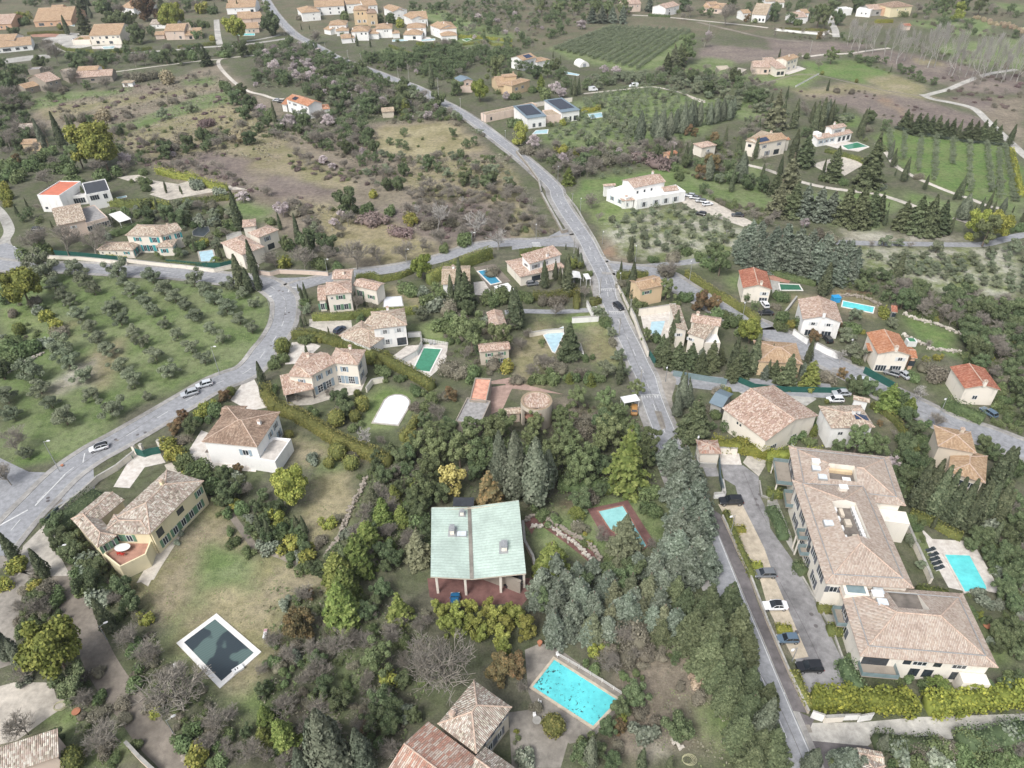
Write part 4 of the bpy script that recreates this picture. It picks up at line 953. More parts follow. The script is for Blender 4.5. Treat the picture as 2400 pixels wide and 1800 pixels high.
def build_ground():
 ys=[-60.];
 while ys[-1]<900:ys.append(ys[-1]+max(1.1,(ys[-1]+40)*.0075))
 ys=np.array(ys+[1200.,1800.,3500.]);xs=np.concatenate([[-2500.,-1200.],np.arange(-560,561,1.6),[1200.,2500.]])
 X,Y=np.meshgrid(xs,ys);X=X.ravel();Y=Y.ravel();n=len(X)
 wx=X+5*(vnoise(X,Y,7,1)-.5)+2.6*(vnoise(X,Y,2.6,2)-.5)+7*(vnoise(X,Y,28,5)-.5);wy=Y+5*(vnoise(X,Y,7,3)-.5)+2.6*(vnoise(X,Y,2.6,4)-.5)+7*(vnoise(X,Y,28,6)-.5)
 A=np.tile(G_['under'][0],(n,1));B=np.tile(G_['under'][1],(n,1));P=np.stack([wx,wy],1)
 farm=Y>640;A[farm]=G_['far'][0];B[farm]=G_['far'][1]
 for z,s in ZONES:
  poly=np.array([W(p)[:2]for p in PX(s)]);lo=poly.min(0);hi=poly.max(0)
  k=np.where((P[:,0]>lo[0])&(P[:,0]<hi[0])&(P[:,1]>lo[1])&(P[:,1]<hi[1]))[0]
  k=k[inside(P[k],poly)];A[k]=G_[z][0];B[k]=G_[z][1]
  # soften the borders a little
 sh=(len(ys),len(xs),3);A=A.reshape(sh);B=B.reshape(sh)
 for M_ in(A,B):
  for _ in range(2):M_[1:-1,1:-1]=(M_[1:-1,1:-1]*2+M_[:-2,1:-1]+M_[2:,1:-1]+M_[1:-1,:-2]+M_[1:-1,2:])/6
 A=A.reshape(-1,3);B=B.reshape(-1,3)
 nx,ny=len(xs),len(ys);i,j=np.meshgrid(np.arange(nx-1),np.arange(ny-1));q=(j*nx+i).ravel()
 F=np.stack([q,q+1,q+nx+1,q+nx],1)
 m,nt,b=newmat('ground_cover',.95,.15)
 me=mesh_np('ground',np.stack([X,Y,np.zeros(n)],1),F,[m])
 for nm,C in(('main',A),('patch',B)):
  a=me.color_attributes.new(nm,'FLOAT_COLOR','POINT');a.data.foreach_set('color',np.concatenate([C,np.ones((n,1))],1).astype(np.float32).ravel())
 a1=nd(nt,'VertexColor');a1.layer_name='main';a2=nd(nt,'VertexColor');a2.layer_name='patch'
 g=nd(nt,'NewGeometry').outputs['Position']
 f=noise(nt,g,.09,8,.68);f2=noise(nt,g,.6,6,.7);f3=noise(nt,g,3.2,4,.7);f4=noise(nt,g,.03,3,.5)
 k=ramp(nt,f,[(.42,(0,0,0)),(.58,(1,1,1))]);c=mixc(nt,k,a1.outputs[0],a2.outputs[0])
 c=mixc(nt,.62,c,ramp(nt,f2,[(.3,(.2,.2,.19)),(.5,(.5,.5,.5)),(.72,(.78,.77,.72))]),'OVERLAY')
 c=mixc(nt,.5,c,ramp(nt,f3,[(.3,(.22,.22,.2)),(.7,(.76,.75,.72))]),'OVERLAY')
 c=mixc(nt,.3,c,ramp(nt,f4,[(.35,(.35,.33,.33)),(.65,(.62,.65,.6))]),'OVERLAY')
 nt.links.new(c,b.inputs['Base Color']);bump(nt,b,f3,.6,.25)
 tag(obj('ground',me),kind='structure')
build_ground()
# ------------------------------------------------------------------ roads, lanes, tracks (z climbs 4 mm or more per layer)
M=MATS
MAIN='10 60,-60 130,60 210,170 330,290 430,350 540,410 680,490 830,550 1050,630 1200,690 1340,740 1470,800 1600,880 1700,930 1880,1040 2050,1170 2180,1270 20 60,1340 190,1450 310,1560 380,1640 21 395,40 470,170 560,300 640,420 700,540 760,650 815,770 830,900 880,1010 920,1110 975,1220 1040,1350 1095,1480 1155,1600 22 1185,60 1240,220 1325,430 1435,720 1530,950 1642,1230 1728,1450 1800,1640 23 1896,230 1981,430 2120,780 33 45,1120 120,1300 255,1620 330,1800'
LEFT='01 -300,580 0,630 300,655 650,655 1100,680 1500,700 1900,745 2150,765 11 80,790 230,900 255,1000 235,1130 160,1270 80,1370 01 2212,1480 2100,1570 02 1860,0 1600,150 1280,340 1000,500 800,610 560,780 330,1010 150,1200 -80,1480'
EAST='21 790,650 900,660 1050,680 1200,690 1350,740 1500,840 1700,950 1950,1090 2150,1170 31 -20,1200 200,1290 400,1400 600,1500 800,1600 950,1680 32 1010,70 1200,160 1400,260 1600,360 1900,450 2212,570 2600,720'
road('main_road',MAIN,5.4,M['asphalt'],z=.040,walk=(.8,1.6),line='dash',edge=(-2.45,2.45))
road('left_road',LEFT,6.4,M['asphalt'],z=.032,walk=(1.2,1.2),line='dash')
road('branch_road','11 250,850 420,790 650,745 850,705 1050,685 1300,645 1600,575 1900,475 2212,440 21 150,440 350,425 560,400',5.2,M['asphalt'],z=.024,walk=(1.0,0))
road('east_road',EAST,6.6,M['asphalt'],z=.028,walk=(1.2,1.4),line=None)
road('side_street','21 1060,650 1200,640 1400,620 1560,598 1750,560',3.4,M['asphalt'],z=.02,kerb=False)
road('lane','31 500,430 700,438 1000,445 1300,450 1600,455 1850,452 2000,420 2212,370 2500,330',3.6,M['asphalt'],z=.02,kerb=False)
road('farm_lane','30 2150,600 1900,640 1700,710 1560,770 1430,805 1350,830',3.6,M['lane'],z=.02,kerb=False)
road('farm_lane','30 1330,815 1420,855 1600,890 1780,940 1900,1050 2010,1150 2150,1280 2212,1340 2350,1450',3.8,M['lane'],z=.024,kerb=False)
road('farm_lane','30 -100,740 300,640 700,710 1000,780 1350,835',1.4,M['dirt'],z=.018,kerb=False)
road('white_track','30 940,1240 1030,1330 1100,1430 1250,1520 1450,1610 31 1600,10 1750,60 1900,120 2000,140',2.2,M['track_stone'],z=.02,kerb=False)
road('white_track','30 -200,1420 0,1470 250,1560 500,1620 800,1659 31 950,20 1190,95 1300,140',2.6,M['track_stone'],z=.02,kerb=False)
road('garden_lane','31 1600,225 1720,260 1800,300 1900,340',2.2,M['track_stone'],z=.02,kerb=False)
road('white_track','00 2400,470 2212,478 1990,498 1900,515 1890,560 1950,640 2050,730 2150,790 10 60,820 150,850 240,855',2.4,M['track_stone'],z=.02,kerb=False)
road('white_track','00 1900,512 1700,530 1300,580 1000,620 800,640',2.,M['track_stone'],z=.026,kerb=False)
road('upper_lane','00 2500,330 2212,372 1980,395 1750,410 1500,432 1200,450 900,448 560,440',4.2,M['lane'],z=.02,kerb=False)
road('upper_lane','00 1900,385 1885,320 1875,240 1870,170',4.4,M['lane'],z=.024,kerb=False)
road('upper_lane','10 -200,370 0,345 130,320 210,300',3.2,M['lane'],z=.028,kerb=False)
road('upper_lane','10 130,430 300,405 430,385',2.6,M['track_stone'],z=.03,kerb=False)
road('upper_lane','30 590,320 580,260 545,190 520,120',5.,M['lane'],z=.02,kerb=False)
road('white_track','30 70,245 250,265 480,275 560,300',2.2,M['track_stone'],z=.024,kerb=False)
road('white_track','30 1050,415 850,440 700,462 500,470 330,490 300,480',3.,M['track_stone'],z=.026,kerb=False)
road('white_track','20 1040,130 1300,145 1700,185 2000,215 2212,240',3.2,M['track_stone'],z=.028,kerb=False)
road('dirt_track','20 1600,190 1900,260 2212,330 30 300,360',3.5,M['dirt'],z=.016,kerb=False)
road('grove_track','20 620,810 800,790 950,775 1200,750 1350,775 1500,815 1600,870 1670,885',1.7,M['track_stone'],z=.016,kerb=False)
road('dirt_lane','03 500,-30 600,150 680,330 770,530 870,750 1000,960 1150,1150 1320,1380 1480,1540 1640,1720',4.6,M['dirt'],z=.022,kerb=False)
road('grey_lane','02 -60,1560 100,1500 03 250,-60 130,60 60,300 20,600 0,800',4.2,M['old_paving'],z=.026,kerb=False)
road('driveway','21 800,1040 700,1020 400,1035 100,1030 11 2150,1040',2.4,M['asphalt'],z=.024,kerb=False)
road('driveway','21 1260,1560 1400,1600 1700,1650 32 0,20 250,45 560,60',6.,M['asphalt'],z=.022,kerb=False)
sheet('road_junction','02 -300,600 0,640 250,760 560,770 700,700 800,640 820,900 200,1200 -300,1350',M['asphalt'],.030)
sheet('road_junction','11 -100,750 350,740 640,720 620,780 380,850 340,950 120,950 60,830',M['asphalt'],.031)
sheet('road_junction','01 -100,480 60,440 250,540 220,680 -100,680',M['asphalt'],.026)
road('village_lane','01 -80,100 20,200 80,330 40,430 90,520',3.6,M['concrete'],z=.020,kerb=False)
sheet('road_junction','21 420,330 500,310 640,420 760,640 640,600 560,480 420,470 250,470 0,500 0,430 250,420',M['asphalt'],.030)
sheet('road_junction','21 790,560 860,600 1050,640 1200,660 1200,700 900,700 870,760 800,740',M['asphalt'],.034)
sheet('bus_bay','21 640,650 720,640 780,800 760,960 700,900',M['old_paving'],.036)
sheet('yard','21 1180,1470 1330,1500 1420,1620 22 1420,-20 1380,120 1400,250 1300,100',M['old_paving'],.036)
sheet('parking_ground','21 1330,1500 1450,1570 2100,1650 32 -20,40 300,60 420,130 300,210 250,330 350,480 200,440 150,330 22 1900,30 1600,40',M['concrete'],.018)
sheet('access_road','22 1800,690 2000,705 2130,800 2140,960 2212,1120 32 20,1250 240,1560 280,1659 33 300,0 740,940 680,1010 340,1010 230,700 40,0 -80,-60 22 1960,1000 1930,880 1830,820',M['asphalt_wet'],.034)
sheet('parking_bays','22 1780,1040 1990,1040 2180,1420 33 50,0 350,700 220,720 0,280 -60,60 22 2110,1600 1960,1350',M['beige_bay'],.042)
sheet('gate_forecourt','22 1790,570 1950,560 1985,700 1800,695',M['pale_paving'],.038)
sheet('footpath','22 1995,680 2030,625 2120,612 32 60,620 80,690 -20,700 -80,800',M['stone_paving'],.042)
sheet('forecourt','22 1630,670 1760,680 1790,800 1680,800',M['asphalt_wet'],.036)
sheet('pavement','22 1690,1060 1757,1230 1850,1450 1935,1659 23 2030,230 2120,430 2212,650 33 60,800 150,1010 215,1170 360,1190 200,850 90,600 0,390 23 2140,280 2040,0 22 1960,1500 1880,1310 1800,1130',M['asphalt_dark'],.131)
sheet('paved_lane','33 380,1270 800,1265 1300,1220 2212,1190 2700,1160 2700,1370 2212,1360 1700,1400 1350,1430 950,1400 860,1470 700,1500 330,1420',M['lane'],.030)
sheet('road_mouth','33 180,1130 400,1240 380,1280 330,1420 860,1470 910,1500 700,1700 350,1700 290,1500',M['asphalt_dark'],.036)
sheet('path','32 0,960 60,960 200,1300 230,1480 180,1400 -10,1060',M['concrete'],.032);sheet('path','33 460,330 640,340 680,420 520,400',M['concrete'],.032)
sheet('farm_parking','21 1380,30 1480,10 1740,80 2155,300 2100,335 1560,150',M['light_gravel'],.022)
sheet('gravel_yard','30 370,1420 560,1370 700,1350 830,1420 660,1520 500,1490',M['light_gravel'],.024)
sheet('driveway','11 460,1100 820,1090 830,1170 760,1240 700,1240 460,1160',M['stone_paving'],.022)
sheet('driveway','11 250,1490 310,1300 440,1290 560,1330 400,1480',M['pale_paving'],.022);sheet('driveway','01 1950,370 2080,330 2100,400 2050,480 2110,650 2000,600',M['concrete'],.022)
sheet('driveway','01 2080,600 2212,560 11 30,640 0,700',M['concrete'],.023)
sheet('driveway','02 1150,600 1370,575 1430,680 1250,720 1120,900 980,890',M['pale_paving'],.022);sheet('driveway','02 1990,140 2090,0 12 -20,-50 110,200 -40,230 02 2100,200',M['pale_paving'],.022)
sheet('driveway','02 200,1400 400,1200 500,1450 610,1659 400,1659 330,1500 150,1659',M['stone_paving'],.028)
sheet('gravel_yard','03 -100,980 120,920 450,920 490,1060 640,1080 450,1200 150,1420 -100,1480',M['light_gravel'],.022)
sheet('gravel_path','02 1280,1750 1640,1010 1560,760 1480,680 1420,700 1600,1000 1200,1700',M['light_gravel'],.020);sheet('gravel_path','02 1480,690 1660,850 1760,960 1740,1030 1380,1600 1330,1690 1180,1720 1600,1000',M['light_gravel'],.024)
sheet('patio','02 1640,560 1740,400 2050,520 12 0,620 02 2212,760 1750,720 1620,620',M['pale_paving'],.022)
sheet('patio','12 250,100 480,90 800,-60 960,-60 900,80 650,130 480,180 280,190',M['stone_paving'],.022);sheet('patio','11 1300,1330 1660,1300 1640,1480 1500,1600 1300,1560 1180,1420',M['pale_paving'],.022)
sheet('patio','11 1880,780 1970,770 2030,860 1980,890 1890,890',M['pale_paving'],.024);sheet('patio','11 1880,650 2060,620 2200,770 2000,830',M['dirt'],.020)
sheet('patio','21 1100,1010 1415,965 1415,1060 1350,1260 1300,1270 1150,1250',M['pale_paving'],.022);sheet('pool_deck','32 1320,1240 1420,1340 1690,1355 1800,1420 1960,1700 33 1990,150 1880,130 1690,130 1560,100 32 1450,1560',M['pale_paving'],.026)
sheet('pool_deck','22 650,1080 1000,1005 1240,1380 900,1520',M['red_paving'],.022);sheet('carport_floor','13 1480,20 2400,20 23 200,120 23 80,260 0,270 13 2150,240 1700,280 1500,180',M['red_paving'],.024)
sheet('pool_deck','23 110,640 250,580 420,640 1010,1060 700,1400 500,1450 230,1250 140,1000',M['old_paving'],.022);sheet('terrace','23 -30,1180 200,1150 500,1380 420,1659 0,1659',M['old_paving'],.026)
sheet('terrace','31 0,700 200,750 180,790 20,760',M['terracotta_floor'],.03);sheet('terrace','31 20,760 100,770 110,860 40,880',M['concrete'],.024)
sheet('dirt_yard','12 2020,30 2212,0 22 0,0 0,40 12 2130,220 1990,280 1970,200',M['pinkish_dirt'],.020);sheet('dirt_yard','11 1900,1659 2212,1600 21 100,1659 22 450,90 0,40 12 2150,0',M['pinkish_dirt'],.016)
sheet('garden_path','22 110,1200 180,1130 300,1190 470,1290 700,1450 770,1570 730,1600 600,1480 430,1350 260,1230 200,1240 170,1300',M['red_paving'],.024)
road('garden_path','02 1990,1120 2060,1220 2212,1420 12 60,1440 250,1500 400,1600',1.3,M['dirt'],z=.02,kerb=False)
sheet('terrace_lawn','10 1280,320 1500,320 1540,355 1430,360',M['pale_paving'],.02);sheet('sand_patch','20 1760,570 1860,565 1880,590 1790,610',M['beige_bay'],.02);sheet('sand_patch','20 1890,610 1960,585 2030,600 1980,630',M['light_gravel'],.02)
sheet('terrace','30 -100,620 0,590 260,570 330,595 180,645 60,630',M['pale_paving'],.022);sheet('gravel_yard','01 1290,20 1450,-40 00 1700,1540 2150,1640 01 1950,-20 1450,70',M['light_gravel'],.02)
sheet('gravel_yard','00 1000,1530 1200,1510 1330,1560 1600,1600 1900,1659 1300,1659 1250,1580 1100,1560',M['light_gravel'],.022)
sheet('yard','00 500,300 560,280 900,300 960,350 780,400 560,440 430,430 360,340',M['lane'],.018);sheet('terracotta_yard','00 260,300 530,280 480,320 280,320',M['terracotta_floor'],.022)
sheet('patio','00 790,400 1050,385 1050,415 800,425',M['pale_paving'],.022);sheet('yard','00 30,510 250,480 420,470 440,500 200,530 40,550',M['concrete'],.018)
sheet('terrace','30 450,1240 640,1210 880,1270 780,1310 640,1290 590,1280',M['pale_paving'],.022);sheet('patio','20 1560,1290 1640,1275 1660,1330 1570,1340',M['pale_paving'],.022)
# painted marks
def marks(name,polys,z=.047):
 m=MB()
 for s in polys:
  P=ccw([tuple(p[:2])for p in WP(s)]);m.face([(p[0],p[1],z)for p in P])
 return tag(m.build(name,M['paint']),kind='structure')
def teeth(tile,x0,y0,x1,y1,n,hgt):
 out=[]
 for i in range(n):
  a=x0+(x1-x0)*i/n;b=x0+(x1-x0)*(i+.62)/n;ya=y0+(y1-y0)*i/n
  out.append(f'{tile} {a:.0f},{ya:.0f} {b:.0f},{ya:.0f} {(a+b)/2+hgt*.3:.0f},{ya+hgt:.0f}')
 return out
marks('road_marking',['21 765,836 880,834 882,842 766,844']+teeth('21',768,840,880,838,7,22)+['21 835,1028 968,1030 970,1040 838,1040']+teeth('21',838,1034,965,1034,8,24)+['22 1108,90 1272,92 1276,100 1112,100']+teeth('22',1112,96,1270,96,7,30))
marks('crosswalk',[f'21 {170+i*4},{435+i*11} {240+i*4},{437+i*11} {243+i*4},{442+i*11} {172+i*4},{440+i*11}' for i in range(4)])
marks('road_marking',['21 835,668 915,682 915,688 833,673','11 275,865 290,822 296,822 282,866','11 296,820 362,822 362,828 296,826','02 712,680 722,680 738,595 728,600','02 0,1215 240,1085 244,1092 0,1228','02 300,1050 560,780 566,784 306,1056','33 130,1010 190,1000 215,1070 205,1075 185,1010 140,1018'],.052)
marks('road_marking',[f'21 {800+i*5},{585+i*14} {810+i*5},{585+i*14} {812+i*5},{593+i*14} {802+i*5},{593+i*14}' for i in range(5)],.056)
tag(sheet('traffic_island','31 545,1530 560,1518 600,1522 660,1560 640,1590 560,1565',M['pavement'],.1),kind='structure')
def circles(name,lst,mat,z=.06,r=.38):
 m=MB()
 for t,x,y in lst:
  p=W(N(t,x,y));m.disc((p[0],p[1],z),r,r,14)
 tag(m.build(name,mat),kind='structure')
circles('manhole_covers',[('02',1190,440),('02',1255,420),('02',1330,395),('02',1000,480),('02',415,985),('02',415,1012),('33',375,332),('33',413,433),('33',250,485),('22',2140,955),('22',2105,995),('22',2120,1047),('11',200,855),('11',232,860),('11',285,1043),('11',255,1058),('11',130,1330),('31',915,1595),('31',955,1600),('32',1735,310)],M['asphalt_dark'])
def tar(name,lst,w=.09,z=.047):
 m=MB()
 for s in lst:strip(m,smooth_line(WP(s),5),-w/2,w/2,z)
 tag(m.build(name,M['asphalt_dark']),kind='structure')
tar('road_crack',['33 0,955 90,1110 200,1350 290,1560 340,1690','23 1950,300 2040,560 2120,800 2212,950','21 690,420 760,560 840,760 900,930','21 930,1090 1000,1280 1080,1480 1160,1650','22 1160,0 1240,170 1330,400','01 250,640 700,665 1100,695 1700,745','02 380,960 700,700 1000,500 1400,240','11 180,850 260,950 230,1120','31 250,1290 600,1480 900,1630','32 1300,230 1700,400 2100,560','22 2000,760 2100,1000 2200,1200','33 100,50 300,420 480,800'])
m=MB()
for s in('01 1060,605 1110,600 1115,625 1065,628','01 1255,618 1330,618 1330,636 1255,634','01 1520,642 1600,648 1595,664 1520,660','01 1760,662 1860,668 1855,686 1760,682','33 322,1285 358,1285 385,1352 350,1355','31 920,1560 950,1568 945,1590 915,1580','02 1005,478 1035,484 1020,496 990,490','21 1600,760 1640,775 1630,790 1590,772','02 430,1040 520,980 545,1010 460,1070','22 1230,230 1290,240 1330,380 1290,400','23 1990,480 2060,520 2100,620 2040,600'):
 P=ccw([tuple(p[:2])for p in WP(s)]);m.face([(p[0],p[1],.0455)for p in P])
tag(m.build('road_patch',M['old_paving']),kind='structure')
# ------------------------------------------------------------------ houses
w=wing
n3=(.2,.5,.8);n2=(.28,.72)
# far left hillside
house('orange stucco villa with stepped tiled roof and white bay window, top left corner','orange',[w('00',(285,188),(612,172),(580,100),4.,'g','tan',wins=[(0,[.18],1.7,4,2.2,'n'),(0,[.45,.68],1.6,1.8,1.8)]),w('00',(430,112),(535,106),(520,66),6,'g','tan')])
house('orange tiled house cut by the left edge of the view','orange',[w('00',(-140,215),(95,205),(80,150),4,'g','pink',wins=[(0,[.6,.8],1.7,1.4,1.6)])])
house('long white villa with wide dark windows and low tiled roof at the left edge','white',[w('00',(-140,425),(275,385),(255,338),3.6,'g','tan',wins=[(0,[.45],1.7,5,2),(0,[.68,.85],1.8,2.6,1.8),(0,[.28],1.6,1.4,1.8)]),w('00',(-60,352),(122,345),(100,308),6.5,'g','tan',wins=[(0,[.5,.75],5,1.6,1.3)])])
house('cream yellow two storey villa above a small pool','cream',[w('00',(765,310),(1035,300),(1000,232),6.5,'g','tan',chim=[(.7,.8)],wins=[(0,[.08,.33],4.9,1.2,1.4),(0,[.55],4.9,1.8,1.6,'open'),(0,[.77,.92],5,1.6,1),(0,[.22],2,2.2,1.8,'open'),(0,[.4],2.2,1.4,.9),(0,[.65],1.6,2.6,2)]),w('00',(620,350),(775,345),(760,310),3,'f','tan')])
house('peach villa with pink ground floor beside the hilltop lane','pink',[w('00',(1415,272),(1590,266),(1568,222),6,'g','tan',wins=[(0,[.5],4.6,1,1.1),(0,[.75],1.6,1.8,2)],chim=[(.5,.9)]),w('00',(1592,268),(1665,260),(1648,215),5.2,'g','cream',wins=[(0,[.5],3.5,1.6,1.2)]),w('00',(1333,304),(1418,300),(1410,278),3,'g','tan'),w('00',(1595,308),(1748,296),(1730,254),3,'g','tan',wins=[(0,[.3,.7],1.3,2,1.8,'open')])])
house('white farmhouse behind two dark cypresses at the top edge','white',[w('00',(1950,70),(2205,60),(2180,18),5,'g','tan',wins=[(0,[.3,.55],3.4,1,1),(0,[.88],2,2.5,2.4,'open')],chim=[(.6,.5)])])
house('pink gabled house behind the pool with the umbrella pine','pink',[w('00',(2055,168),(2175,160),(2160,118),6,'g','tan'),w('10',(-40,160),(62,150),(50,115),6,'g','tan',wins=[(0,[.5],2,2,1.6,'n')]),w('00',(2110,250),(2240,240),(2225,205),3.3,'g','tan',wins=[(0,[.3,.6],1.5,1.2,1.4)])])
house('grey stone house with tiled roof half hidden by trees on the left','stone',[w('00',(392,712),(525,680),(470,622),6,'g','pink',wins=[(0,[.3,.7],4.5,1.2,1.2)]),w('00',(215,765),(395,722),(375,688),3.4,'g','tan',wins=[(0,[.3,.7],1.8,1,1.2)])])
house('long low farm building with white upper storey and ruined wing','white',[w('00',(660,612),(842,604),(812,576),6,'g','tan',wins=[(0,[.38,.7],4.8,1.2,1.2)]),w('00',(645,675),(968,652),(925,610),3.6,'g','pink',wall='stone',wins=[(0,[.45,.88],1.9,2,1.1,'open')]),w('00',(572,645),(655,630),(645,592),5,'g','grey',wall='stone')])
house('tiny white shed with red door beside the meadow','white',[w('00',(1045,716),(1143,714),(1130,698),2.4,'s','cream',rise=.3,wins=[(0,[.35],1.1,.9,1.6,'n','o')])],name='shed',cat='shed')
house('ochre cottage behind a bare tree and two cypresses on the left','ochre',[w('00',(175,1245),(348,1240),(300,1200),3.4,'g','tan',wins=[(0,[.75],1.5,1.2,1.4)])])
house('pale ruined stone house hidden behind bare trees on the left','stone',[w('00',(140,1120),(300,1110),(245,1070),4,'g','grey'),w('00',(290,1150),(365,1140),(345,1110),3,'g','pink')])
house('grey stone outbuilding with flat roof above the field track','stone',[w('00',(240,606),(340,600),(330,580),3,'f','greyflat')],name='outbuilding',cat='outbuilding')
house('whitewashed cottage between dark trees at the top','white',[w('00',(1040,60),(1150,75),(1110,5),5,'g','tan',wins=[(0,[.5],3,1,1.2)])])
house('low white cottage under the twin umbrella pines','white',[w('00',(1290,210),(1510,208),(1490,178),3.2,'g','grey',wins=[(0,[.3,.7],1.8,1,1.1)])])
# modern white villa, bottom of upper left
house('modern white villa with a flat brick-red roof and white parapet','white',[w('01',(322,32),(512,36),(440,-92),6.5,'f','redflat',wins=[(0,[.2],1.6,1.1,.8,'dark')])])
house('modern white villa with dark flat roof, glass front and rooftop solar heater','white',[w('01',(745,30),(950,-10),(890,-105),6,'f','dark',wins=[(0,[.3],4.6,3.2,2,'n'),(0,[.75],4.4,1.5,2,'n')]),w('01',(590,45),(740,25),(700,-60),3.6,'f','greyflat',wins=[(0,[.55],1.7,4.2,2.2,'n')])])
house('salmon tiled house with flat terrace wing and white canvas pergola','pink',[w('01',(490,292),(742,240),(655,100),5.6,'g','mix',wins=[(0,[.52],3.8,1.,.9,'n','w')]),w('01',(745,275),(932,224),(862,105),4.2,'f','greyflat',wins=[(0,[.15],2.2,2.6,1.9,'n'),(0,[.65],2.1,5.4,2.4,'n')])])
TURQ=[(0,[.28],5,1.3,1.4,'n','t'),(0,[.78],4.8,1.7,1.9,'n','t'),(0,[.42,.6,.8],1.7,1.3,2.3,'n','t')]
house('cream villa with bright turquoise shutters beside the left road','cream',[w('01',(1078,374),(1392,378),(1415,282),6.6,'h','mix',wins=TURQ,chim=[(.96,.75)]),w('01',(1396,376),(1572,326),(1500,268),6.4,'g','mix',wins=[(0,[.2,.8],4.6,1.2,1.8,'n','t')]),w('01',(832,500),(1148,502),(1195,428),3.2,'h','mix',wins=[(0,[.1,.3,.5],1.9,.5,.5,'dark'),(0,[.8],1.9,1,.9,'n','t'),(1,[.3,.6],1.6,1.2,2.1,'n','t')]),w('01',(1345,476),(1492,470),(1530,405),3.6,'h','mix',wins=[(0,[.4],1.9,1.2,1.4,'n','t'),(1,[.5],1.9,1.2,1.2,'n','t')])])
house('salmon villa with arched terrace at the bend of the left road','cream',[w('11',(-120,545),(75,470),(20,318),5.4,'h','pink'),w('11',(22,395),(198,325),(158,262),6.4,'h','pink',wins=[(0,[.4],4.7,1.2,1.5,'n','G'),(0,[.5],1.6,2.6,2,'open')]),w('01',(2092,305),(2212,290),(2240,225),6.6,'h','pink')])
# centre
house('pale yellow villa with pink tiled roofs and pale green shutters','cream',[w('11',(600,890),(828,866),(822,758),6.4,'h','pink',wins=[(0,[.18],4.9,.8,.8),(0,[.55],4.9,1.3,1.3,'n','g'),(0,[.38,.72],1.6,1.3,1.9,'n','g')]),w('11',(832,804),(1042,852),(1032,768),5.2,'g','pink',wins=[(0,[.25],2.6,1.2,2,'n','g'),(0,[.72],2.2,1.2,1.2,'n','g')]),w('11',(652,752),(826,748),(800,664),6,'g','pink',chim=[(.55,.3)]),w('11',(533,938),(606,930),(598,800),4,'g','pink',wins=[(0,[.4],1.6,1.2,2.1,'n','g')])])
house('white villa with brown tiled roofs and a green pool','white',[w('11',(1005,1184),(1306,1148),(1272,1002),6.8,'h','mix',chim=[(.5,.95)],wins=[(0,[.33],5.2,1.2,1.3,'grid','w'),(0,[.77],5.2,1.2,1.3,'grid','w'),(0,[.37],1.9,1.2,1.6,'grid','w'),(0,[.82],1.5,2.6,2.4,'dark')]),w('11',(716,1240),(985,1345),(1060,1165),3.4,'h','mix'),w('11',(934,1130),(1000,1150),(1010,1050),4.6,'g','mix')])
house('large cream villa with curved tiled roof and arched upper windows','cream',[w('11',(615,1474),(882,1492),(942,1362),7.,'h','pink',wins=[(0,[.1,.5],5,1.,1.5,'n','b'),(0,[.2,.7],1.7,1.7,2.3,'grid','b'),(1,[.3],5,1.2,1.6,'n','G'),(1,[.35],2,1.3,1.7,'n','G')],chim=[(.5,.95)]),w('11',(470,1592),(700,1470),(640,1335),7,'g','pink',wins=[(0,[.3,.7],5.1,.9,1.5,'n','b'),(0,[.25,.6],1.8,1.6,2.3,'grid','b')]),w('11',(268,1588),(492,1604),(560,1396),6.2,'h','pink',wins=[(0,[.5],4.6,.9,1,'n','b')],chim=[(.45,.7)]),w('12',(240,98),(498,42),(440,-70),3.4,'s','pink',skipwall='0')])
house('cream villa with pale tiled roof beside a blue pool','white',[w('11',(1602,798),(1852,790),(1886,632),4.6,'g','cream',wins=[(1,[.3,.7],2.6,1.2,1.4,'n','w')],chim=[(.4,.6)])])
house('pink tiled cottage hidden behind tall pines','pink',[w('11',(2030,1168),(2170,1152),(2165,1018),4.4,'G','pink')])
house('ochre cottage with green shutters among the bare trees','beige',[w('11',(1928,1382),(2200,1355),(2190,1285),4.6,'g','pink',wins=[(0,[.3,.75],3.1,1,1,'n','g'),(0,[.3,.75],1.,1,1.2,'n','g')])])
house('salmon tiled villa with white upper storey among cypresses','cream',[w('21',(70,735),(465,648),(400,500),3.5,'h','pink',wins=[(0,[.35],1.7,3.,1.8,'dark'),(0,[.8],1.6,1.4,1.6)],rise=1.),w('21',(150,622),(432,538),(377,478),6.6,'s','pink',rise=1.1,wall='white',wins=[(0,[.2],4.9,1.4,1.3,'n','G'),(0,[.5],5,1,1,'n','G'),(0,[.85],5.2,.4,.4,'dark'),(3,[.5],5,2,1,'n')],chim=[(.6,.2)])])
house('plain ochre house with cream tiled roof between the cypress and the pine','ochre',[w('21',(1108,848),(1320,800),(1275,706),6,'g','tan',wins=[(0,[.3],4.4,1.6,1.1,'n','g')],chim=[(.65,.3)])])
house('cream villa with brown tiled roofs and walled pool by the main road','cream',[w('21',(1420,1192),(1520,1192),(1572,980),6,'r','mix',rise=.8,wins=[(0,[.2],4.2,1,.9,'n','w')]),w('21',(1512,1216),(1672,1268),(1700,1150),6.2,'s','mix',rise=.7,wins=[(0,[.15],4.3,1,.9,'n','w')]),w('21',(1540,1120),(1800,1160),(1806,1085),7,'g','pink',chim=[(.2,.6)]),w('21',(1664,1312),(1800,1312),(1818,1165),4,'f','white')])
FARM=[(0,[.12,.35,.58],4.8,.8,1,'dark'),(0,[.15,.3,.7,.85],1.5,1.3,1.9,'n','w')]
